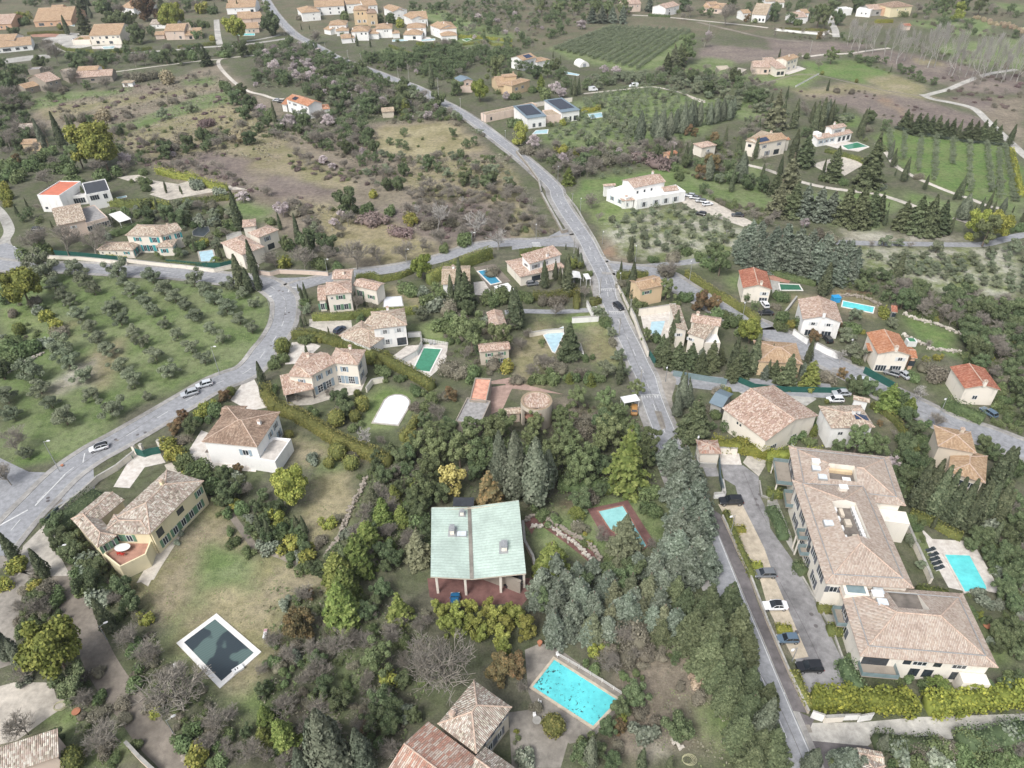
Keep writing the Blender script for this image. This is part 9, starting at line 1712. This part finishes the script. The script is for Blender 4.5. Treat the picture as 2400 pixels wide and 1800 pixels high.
ev 2050 110 220;ev 2130 240 200;ev 2090 20 150;bg 1880 200 160;bg 1990 240 100;bg 1800 130 100;ev 2150 30 160;bu 1790 350 110;by 1820 330 60;bu 1910 370 80;bu 1760 300 100;cy 1870 420 330 1.3;ev 1980 480 170;ev 2080 540 190;ev 2150 650 150;ev 1980 620 120;bu 2150 420 130;bg 2200 350 120;ev 2180 550 120;bu 2000 430 120;bg 1930 560 90;pm 1510 930 220!fan palm in front of the apartment ground floor;bu 1130 910 90;bu 1220 880 110;bu 1370 940 130;ev 2050 930 180;ev 1900 950 150;ev 2180 900 170;bu 2100 860 120;ev 1400 1000 100;bu 730 700 120;bu 770 790 130;bu 1740 160 50
= beside the bottom right lane
cb 700 1580 270!silvery cedar half covering the tiled lane gatehouse;cb 800 1640 200;cg 340 1700 1480 1.;cg 960 1500 1380 1.3;bg 1130 1500 240;br 1280 1470 220;bu 1500 1460 240;bu 1750 1410 220;bg 2080 1370 240;br 2000 1480 240;ba 2150 1480 200;bu 1850 1500 200;bu 1250 1600 240;bg 1450 1590 240;bu 1700 1570 240;br 1600 1500 220;bu 1950 1600 240;bu 2150 1600 220;bg 1060 1440 160;dk 50 1450 330;dk -20 1250 260;bu 600 1620 120
@00
= around the villas of the upper left
cy 590 300 120 2.2;dk 720 210 160;cg 790 160 40;cg 760 120 30;pi 1440 130 200;pi 1500 110 170;pi 2030 220 200!dark umbrella pine beside the oval pool;ev 90 660 220;by 195 130 90;bu 190 180 110;ba 460 440 200;ba 400 390 180;ev 340 530 140;ev 640 520 160;ev 690 490 120;ba 780 520 150;bu 870 500 90;ev 960 500 100;ba 1150 500 140;ba 1240 500 120;ev 1300 480 90;ev 1540 490 130;ev 1430 490 120;bu 1650 480 110;dk 1770 490 120!round dark tree beside the white track;bu 1930 460 110;ev 2090 420 130;bu 2180 420 90;ev 1050 180 180;ev 960 190 160;dp 1130 160 120;ba 1230 230 130;ev 1180 290 160;ev 1300 260 100;bu 1090 360 70;bu 1060 330 60;to 705 350 50;bu 520 230 60;to 515 230 50;ru 1240 50 220;ba 1030 60 160;dp 880 50 150;dk 700 40 120;ev 940 90 120;dk 1390 30 90;ba 1500 30 150;ev 1620 40 110;ba 1700 30 120;cy 1985 110 0 1.2;cy 2065 110 0 1.2;cy 1870 110 20;by 1730 70 110;bu 1820 80 110;cy 1690 240 180;bu 1620 210 120;bu 1750 200 100;bu 1690 300 100;by 1830 330 60;ba 1440 400 130;ev 1010 240 80;br 1060 240 120;ev 720 560 120;by 880 590 60;ba 400 620 150;ev 740 730 90;ev 60 740 130;br 1200 650 160;rd 1440 670 150;br 1310 640 130;ba 60 800 200;ba 120 870 150;ev 140 300 120;ba 600 640 160;ba 430 760 150;ba 900 700 150;ba 1100 640 120;br 80 900 180;br 530 800 60
ev 430 830 90;br 560 760 90
@00
= in the meadow strips of the upper left
rd 900 990 150;rd 830 1010 70;br 700 1010 150;br 600 1010 130;ev 780 1030 90;cy 555 1290 980 1.9;cg 390 1290 1000 .7;cy 610 1130 985 1.2;cy 650 1140 1010 1.2;ba 370 1100 230;ba 100 1100 230;ba 50 1200 200;ol 1390 980 110;ol 1640 920 110;ba 1000 900 90;br 1600 780 60;br 1650 810 90;br 1500 860 100;br 1390 890 80;br 1100 980 110;bu 1930 740 110;ev 1970 760 100;br 1770 730 60;ev 2030 840 130;ev 2080 780 120;ev 2150 880 150;ev 2110 970 120;ba 1650 640 110;ba 1780 630 110;br 1000 1120 120;br 1150 1090 90;bu 1060 1080 60;rd 2060 1180 140;bu 1730 1140 70;br 1800 1140 120;br 1900 1180 130;br 1600 1180 130;pu 1780 1050 180;pu 1400 1280 160;br 1500 1260 110;bu 2100 1070 70
pi 760 1180 380!broad crowned green pine between the cypresses and the field;pi 860 1260 300;dp 660 1300 220;al 1070 1360 130;ev 1210 1370 110;bu 420 1310 130;bu 300 1390 150;bu 50 1420 170;bu 150 1420 130;ru 140 1390 110;bu 250 1430 150;bu 580 1460 150;bu 450 1450 140;bu 150 1520 150;bu 60 1520 130;ba 380 1520 200;ba 270 1270 150;ba 850 1420 170;bu 640 1560 150;bu 900 1500 180;bu 1220 1480 90;bu 550 1380 110;ba 1060 1420 130;bg 1700 1590 140;bg 1900 1659 130;bu 1250 1620 100;cy 1435 1630 1560;cy 1560 1659 1600;bu 1140 1560 60;by 30 1610 90;bu 1250 1550 110;bu 350 1360 120;ba 470 1400 150
@01
= around the cream villa with turquoise shutters
cy 745 80 -60 2.;bu 1260 105 110;by 1330 155 50;ol 1540 95 120;ol 1630 100 120;ba 1720 100 130;br 1830 110 120;cy 1370 170 50 1.6;ol 1560 170 110;ev 1440 180 150;ev 1280 190 130;bu 1190 180 90;bg 1170 140 70;ev 1550 230 170;bu 1620 240 130;bg 1720 240 140;ol 1840 190 120;bu 1900 160 110;ol 2000 180 120;cy 2075 330 10 2.;bu 2000 260 110;bg 1850 250 120;br 1960 200 100;al 2090 30 120;bu 1680 280 90;bg 900 360 130;bu 1170 520 60;bu 1350 530 60;ev 1540 530 110;ol 1630 430 100;cy 1540 510 440;bu 1700 450 140;by 1760 440 90;ol 1870 430 110;cy 1910 580 450 1.5;cy 1690 520 400;pm 1855 565 90;ba 1950 330 100;bu 1880 340 120;cy 1880 380 290;cy 2090 830 520 2.4!tall cypress beside the left road, leftmost of its cluster;cy 2160 860 640 2.2;cy 2205 720 420 1.6;cy 2140 600 480;bg 1600 520 70;bu 2010 300 100;ba 330 110 90;cy 160 210 100 1.6;cy 240 130 50;ev 190 220 90;ev 240 180 110;bu 330 240 80;by 50 30 110;by 60 100 80;bu 340 490 200;by 420 510 90;bu 1060 180 130;bu 900 300 90;cy 470 340 250 1.2;bu 850 80 110;bu 1440 600 60;bu 1400 565 50;bg 780 280 60;bu 1500 460 60;ev 2150 290 90
bu 2140 620 80;cy 1575 20 -60 .9;cy 1440 10 -80 .9
''')
# fields, orchards and scrub
rows('20 370,430','20 880,240','20 1530,275','20 1080,600',42,13,'ol',3.4,'in the striped olive field',miss=.02,jit=.03)
rows('20 640,890','20 1180,730','20 1850,940','20 1000,1180',11,9,'ol',4.2,'in the olive grove behind the broad cypresses')
rows('20 330,1200','20 620,930','20 1050,1060','20 1000,1250',8,7,'ol',3.8,'in the olive grove behind the broad cypresses')
scatter('20 600,720 1100,650 1900,700 2212,800 2212,1000 1950,960 1650,850 1300,740 1000,740 650,790',90,{'ol':6,'ev':1,'br':1},.8,1.2,'in the dense olive strip behind the parked vans',.7)
for i,(a,b)in enumerate(((('30 1045,1150','30 1050,1300')),('30 1175,1160','30 1165,1380'),('30 1320,1170','30 1290,1480'),('30 1450,1200','30 1430,1560'),('30 1590,1200','30 1590,1420'),('30 1735,1220','30 1740,1659'),('30 1880,1230','30 1930,1659'),('30 1990,1300','31 1995,60'),('30 2040,1260','31 2120,80'))):
 A,B=W(PX(a)[0]),W(PX(b)[0]);n=max(3,int(np.linalg.norm(B-A)/3.2))
 for k in range(n):
  p=A+(B-A)*k/(n-1);put('ol',p,.55*rnd.uniform(.8,1.2),'in the straight rows of the right-hand orchard')
rows('31 900,560','31 2212,600','31 2212,880','31 1180,700',10,5,'ol',3.3,'in the stony orchard below the grey lane')
scatter('21 850,260 1250,130 1550,160 1950,260 2080,360 1850,440 1500,520 1100,520 900,400',60,{'ol':1},.5,.68,'in the stony olive field below the farmhouse',1.1)
scatter('10 1300,80 2212,10 20 1000,0 1050,120 600,180 350,400 200,430 10 2000,470 1500,430 1850,350 1600,200',380,{'ev':5,'ba':3,'bu':3,'br':4,'al':.4,'ol':2},.6,1.05,'in the scrub wood at the top centre',0.42)
scatter('10 700,500 1000,530 1500,430 2000,460 20 50,480 20 20,600 10 1900,560 1700,700 1500,690 1200,640',200,{'ev':8,'bu':3,'ba':1},.6,.95,'in the dark trees beyond the main road',0.4)
scatter('10 0,420 450,400 700,520 1100,680 1500,860 1900,1080 2100,1280 1900,1150 1600,1050 1100,1080 850,1060 650,900 400,760 0,760',420,{'ev':7,'ba':4,'bu':5,'br':5,'ol':4,'al':1.6},.65,1.1,'in the scrub wood left of the main road',0.4)
scatter('10 0,880 150,1100 450,1000 850,1060 1050,1150 1050,1350 950,1450 700,1350 400,1250 0,1180',150,{'ba':5,'ev':5,'bu':4,'br':5,'al':.5},.5,.95,'in the thicket below the orange-roofed farmhouse',0.42)
scatter('10 1030,1350 1500,1340 2000,1350 2212,1330 2212,1659 1000,1659 950,1500',140,{'ev':3,'bu':6,'br':5,'ba':2,'ol':3},.5,.9,'on the stony terraces in the centre',0.6)
scatter('11 1400,0 2212,0 21 50,0 380,380 150,390 0,420 11 1900,440 1500,380 1200,150',200,{'br':7,'ba':5,'bu':2,'pu':2,'bw':.6},.5,.9,'in the brown thicket inside the road bend',0.45)
scatter('11 0,30 400,50 700,150 850,350 600,480 500,300 300,80 00 2212,1600 1600,1300 1100,1300 1250,1450 1900,1550',90,{'br':5,'ba':3,'bu':3,'al':.6,'pu':2},.5,.9,'at the lower edge of the brown field',0.5)
scatter('10 1150,1180 1950,1180 2050,1300 1550,1340 1150,1300',14,{'ev':3,'bu':3},.5,.7,'on the pale central clearing',1.)
scatter('00 250,880 900,800 1800,600 2050,780 10 250,1100 10 200,1400 00 1200,1300 500,1000',130,{'br':6,'pu':5,'bu':2,'ba':1},.4,.9,'in the wide brown field on the left',0.8)
scatter('00 650,470 2212,420 2212,470 1900,500 1300,560 900,600 600,560',110,{'ba':4,'ev':5,'bu':4},.5,.85,'in the tree belt above the white track',0.45)
scatter('00 0,560 250,640 180,860 350,900 100,1300 -100,1400 -100,560',90,{'ba':5,'ev':4,'br':3},.6,1.,'in the wood at the far left',0.45)
scatter('00 0,-160 2212,-160 10 2212,-160 10 1000,0 500,5 200,-20 00 2212,10 1700,60 1300,70 650,60 250,60 0,60',420,{'ev':5,'dp':3,'ba':4,'dk':1},.6,1.1,'in the woods at the top left edge',0.42)
scatter('20 0,-120 2212,-120 30 2212,-120 30 2212,0 1400,10 600,30 0,10 20 1500,10 1000,-5',260,{'ev':5,'dp':3,'ba':3,'dk':1},.6,1.1,'in the woods at the top right edge',0.42)
scatter('20 350,1280 1000,1280 1100,1300 1450,1200 1500,1300 1380,1460 900,1440 600,1540 400,1620 200,1400',170,{'br':6,'ba':5,'bu':4,'ev':2,'al':.7},.5,.9,'in the scrub between the olive grove and the farmhouse',0.45)
scatter('20 1500,1380 1900,1200 2212,900 30 200,1000 0,1300 0,1659 20 2000,1659 1450,1500',100,{'ev':3,'bu':5,'ba':3,'br':3,'ol':3,'cy':.5},.5,.9,'among the gardens on the right',0.6)
scatter('21 1450,20 2212,150 2212,330 1900,240 1750,60',40,{'br':4,'ba':3,'bu':4},.5,.9,'on the bank above the farmhouse drive',.7)
scatter('20 1420,600 2000,640 30 200,760 30 0,820 20 1700,720',50,{'br':5,'ba':5,'pu':2},.5,.9,'in the grey scrub strip on the right',.6)
scatter('30 0,270 900,330 1700,480 2212,560 2212,620 1700,600 1200,420 700,380 0,330',70,{'br':6,'bu':2,'ba':2,'ru':.5},.5,.9,'in the brown strip below the poplars',.7)
scatter('30 1250,180 1700,240 2212,300 2212,180 1900,130 1700,60 2212,120 2212,340 1500,300',70,{'br':6,'ba':3,'ev':2},.6,1.,'in the wood beyond the poplars',.6)
scatter('30 650,480 1050,560 1250,640 1500,740 1400,760 1150,660 900,600 700,520',30,{'ev':4,'bu':3},.45,.65,'along the meadow edge on the right',.6)
scatter('30 1500,680 2212,620 2212,960 1950,960 1600,860',45,{'br':5,'pu':4,'ba':2},.5,1.,'in the brown heath at the right edge',.8)
scatter('30 150,780 800,780 1300,900 1700,1100 1100,1080 700,950 200,850',25,{'br':4,'pu':3},.35,.7,'on the bare slope at the right',1.2)
scatter('30 1730,130 2212,260 2212,300 1800,180',26,{'rd':1},.9,1.4,'in the long straw-coloured reed bed',.6)
scatter('31 1060,870 1250,840 1700,980 2212,1060 2212,1659 1980,1640 1700,1480 1700,1200 1300,1080 1100,1000',260,{'ev':8,'ba':4,'bu':5,'by':.5,'br':3},.55,.95,'in the dark wood at the right edge',0.4)
scatter('31 700,700 1100,760 1150,1000 950,940 800,880 600,830',34,{'ev':5,'bu':4,'br':3},.4,.65,'in the thicket above the long pool',.6)
scatter('32 1900,0 2212,60 2212,500 1900,400',26,{'ev':4,'bu':3,'ba':2},.5,.9,'between the east road and the right edge',.7)
scatter('32 1080,560 1260,500 1400,620 1400,900 1230,1000 1100,900',26,{'ev':5,'bu':5},.4,.6,'on the wooded slope behind the apartments',.6)
scatter('32 1900,1250 2212,1150 2212,1659 33 2212,700 2050,500 1950,100 32 1700,1500',46,{'ev':5,'bu':4,'ba':2,'bg':2},.4,.7,'on the wooded slope behind the apartments',.6)
scatter('12 1380,420 2212,350 22 0,300 1200,300 1250,900 400,950 12 2212,1000 1900,700 1500,950 1300,700',34,{'dp':6,'ev':3,'bu':2},.5,.8,'behind the green-roofed house',.65)
scatter('22 380,160 1000,230 1150,350 900,420 650,300 420,240',26,{'bu':4,'br':6},.35,.7,'on the cleared slope behind the round house',.9)
scatter('11 1600,1050 2212,1080 2212,1659 1650,1600',50,{'ev':3,'br':5,'ba':4,'bu':5},.4,.7,'between the green pool and the pines',.6)
scatter('12 1000,600 1500,700 1500,1500 1100,1659 700,1560 850,1350 950,1000',60,{'ev':5,'bu':5,'ba':4,'cf':2},.35,.65,'in the thicket left of the green-roofed house',.6)
scatter('13 50,500 600,100 1500,300 1500,900 1200,1600 200,1659 50,1000',110,{'ev':4,'ba':6,'bu':7,'br':5},.35,.65,'in the orchard thicket at the bottom centre',.6)
scatter('23 200,50 1400,0 1400,500 1000,500 800,560 300,500',26,{'cb':5,'ev':3},.5,.75,'in the silvery belt beside the main road',.6)
scatter('23 800,550 1300,500 1400,700 1000,900 800,760',26,{'br':5,'ba':3,'bu':2},.4,.7,'around the leafy pool',.7)
scatter('03 700,0 1100,60 1300,400 1100,1100 1500,1400 1600,1659 1900,1659 2200,1500 1900,1200 1700,900 1400,700 1200,250 900,250',60,{'ba':3,'bu':5,'br':5},.35,.65,'beside the dirt lane at the bottom left',.7)
scatter('03 0,0 500,0 650,500 800,900 900,1300 1000,1659 750,1659 650,1100 500,900 150,900',40,{'ba':3,'bu':5,'br':5},.35,.65,'beside the dirt lane at the bottom left',.8)
scatter('33 1000,1540 1500,1530 2212,1480 2212,1750 1100,1750',34,{'bu':5,'br':4,'bg':3},.5,.8,'beside the bottom right lane',.7)
scatter('02 420,1260 620,1200 900,1500 1000,1659 600,1659 520,1450',26,{'ev':3,'bu':5},.4,.7,'around the yellow villa with the courtyard',.7)
scatter('02 1500,680 1640,700 1900,900 2000,1000 2212,1250 2212,1500 2050,1300 1900,1080 1750,950',34,{'ev':3,'bu':5,'by':1,'br':2},.35,.65,'around the yellow villa with the courtyard',.7)
scatter('12 0,1000 250,1150 450,1400 600,1659 400,1640 200,1500 0,1400',30,{'ev':3,'bu':5,'by':1},.35,.6,'in the garden below the brown-roofed villa',.7)
scatter('01 0,830 200,830 330,1000 380,1350 0,1450',18,{'bu':4,'br':3,'bg':2},.4,.7,'in the garden at the left edge',.8)
scatter('01 1080,150 2000,100 2070,350 1880,420 1600,420 1550,290 1100,260',40,{'bu':4,'bg':3,'ol':2,'br':3},.4,.7,'around the cream villa with turquoise shutters',.8)
scatter('10 1850,60 2212,60 2212,300 1850,160',24,{'bu':4,'ba':2,'ol':1},.4,.6,'on the terraces right of the hamlet',.9)
UG=['00 250,880 900,800 1800,600 2050,780 10 250,1100 10 200,1400 00 1200,1300 500,1000','11 1100,150 1900,50 2212,150 2212,400 1500,400 1200,250','10 0,420 450,400 700,520 1100,680 1500,860 1900,1080 2100,1280 1900,1150 1600,1050 1100,1080 850,1060 650,900 400,760 0,760','10 0,880 150,1100 450,1000 850,1060 1050,1150 1050,1350 950,1450 700,1350 400,1250 0,1180','10 1030,1350 2212,1330 2212,1659 1000,1659 950,1500','11 0,30 400,50 700,150 850,350 600,480 500,300 300,80 00 2212,1600 1600,1300 1100,1300 1250,1450 1900,1550']
scatter('00 900,1120 1300,1180 1500,1230 2212,1120 2212,1260 1600,1350 1250,1420 1000,1300',70,{'br':6,'ev':3,'ba':3,'bu':3},.55,.95,'in the hedgerow belt across the brown field',.5)
scatter('10 300,1300 750,1440 1050,1500 1000,1600 600,1560 250,1440',60,{'br':5,'pu':4,'bu':3,'al':1,'ba':2},.5,.9,'in the hedgerow belt across the brown field',.5)
scatter('00 0,900 150,1000 300,1100 300,1350 0,1400',36,{'ba':4,'ev':4,'bu':3},.6,1.,'in the wood at the far left',.55)
undergrowth(UG,1.1,'br','dry brown and purple undergrowth covering the abandoned fields',.8,.5,3)
undergrowth(['13 50,500 600,100 1500,300 1500,900 1200,1600 200,1659 50,1000','03 700,0 1100,60 1300,400 1100,1100 1500,1400 1600,1659 2200,1500 1700,900 1400,700','23 700,560 1450,500 1900,900 2100,1300 2000,1659 900,1400 1000,1100','12 1000,600 1500,700 1500,1500 1100,1659 700,1560 850,1350','03 150,0 560,50 800,900 1000,1659 750,1659 500,900 100,500'],4.5,'br','leaf litter, dead grass and brambles under the garden trees',.35,.26,5)
undergrowth(['13 50,100 600,100 1500,300 1500,900 1200,1600 200,1659','12 1000,600 2212,350 22 1200,300 1250,900 300,1300 12 1500,1500 700,1560','22 350,200 1200,300 1250,900 350,950','02 1500,680 1640,700 2000,1000 2212,1250 12 400,1500 500,1659 02 2050,1300','02 420,1260 900,1500 03 1300,400 1100,400 900,100','31 1060,790 2212,980 2212,1659 1700,1480 1700,1200','32 1080,560 1400,620 1230,1000 1100,900','32 1900,1250 2212,1150 33 2212,700 1950,100','11 1600,1050 2212,1080 2212,1659 1650,1600','33 950,1430 2212,1380 2212,1700 1100,1700'],2.6,'bu','green brambles and ivy covering the ground between the trees',.6,.34,8)
undergrowth(['01 250,680 2050,800 11 0,880 01 2200,1400 1900,1600 02 1500,60 900,450 650,640 300,760 0,650 0,0 01 0,1450','02 1720,1010 1880,1100 12 0,1500 600,1640 13 100,330 60,1100 03 2050,1300 1550,800 1150,60 02 1400,1600','12 230,300 1000,650 930,850 500,1450 340,640','21 110,1070 780,1050 850,1400 700,1500','21 720,230 1500,110 2100,340 1600,590 1000,540','22 350,950 1300,900 1300,1350 1000,1450 250,1500','23 1100,900 2212,1000 2100,1659 950,1659'],2.4,'gr','short winter grass and dry tufts on lawns and orchard ground',.1,.2,12,'grass')
scatter('03 170,0 480,0 560,180 700,560 620,700 150,450',24,{'bu':5,'br':4,'ev':2},.5,.8,'beside the dirt lane at the bottom left',.6)
PL=grow()
# ------------------------------------------------------------------ labels of the plants: a few of a kind in one spot are told apart by their order from the left
from collections import defaultdict
ORD=['leftmost','second from the left','third from the left','fourth from the left','fifth from the left','sixth from the left','seventh from the left','eighth from the left']
NUM=['','one','two','three','four','five','six','seven','eight']
_g=defaultdict(list)
for r,o in PL:_g[(r[0],r[1])].append((r,o))
for(code,place),L in _g.items():
 K=KIND[code];rest=sorted([q for q in L if not q[0][2]],key=lambda q:q[0][3]);n=len(rest);wd=K['words']
 if len((wd+' '+place).split())>11:wd=wd.split(' with ')[0]
 for r,o in L:
  if r[2]:o['label']=r[2]
 gname=f"{wd}s {place}".replace('bushs','bushes')
 for i,(r,o)in enumerate(rest):
  lb=f"{wd} {place}"
  if n>1:o['group']=gname
  if 1<n<=8:lb+=f", {ORD[i] if i < n-1 else 'rightmost'} of {NUM[n]}"
  q=lb.split()
  if len(q)>16:lb=f"{wd.split()[-2]} {wd.split()[-1]} {place}"+(f", {ORD[i] if i < n-1 else 'rightmost'}" if 1<n<=8 else '')
  if len(lb.split())>16:lb=lb.replace('clump of ','').replace(' with drooping sprays','').replace('big ','').replace('from the left','from left')
  o['label']=lb
  # ------------------------------------------------------------------ thin winter haze in the air of the whole valley
hm=bpy.data.materials.new('air_haze');hm.use_nodes=True;hn=hm.node_tree;hn.nodes.clear()
ho=hn.nodes.new('ShaderNodeOutputMaterial');hv=hn.nodes.new('ShaderNodeVolumePrincipled');hv.inputs['Color'].default_value=(.9,.94,1,1)
hv.inputs['Density'].default_value=.00008;hn.links.new(hv.outputs[0],ho.inputs['Volume'])
hb=MB();hb.box(-2600,2600,-100,3600,-1.5,125);tag(hb.build('haze',hm),'thin pale haze in the air',None,None,'stuff')
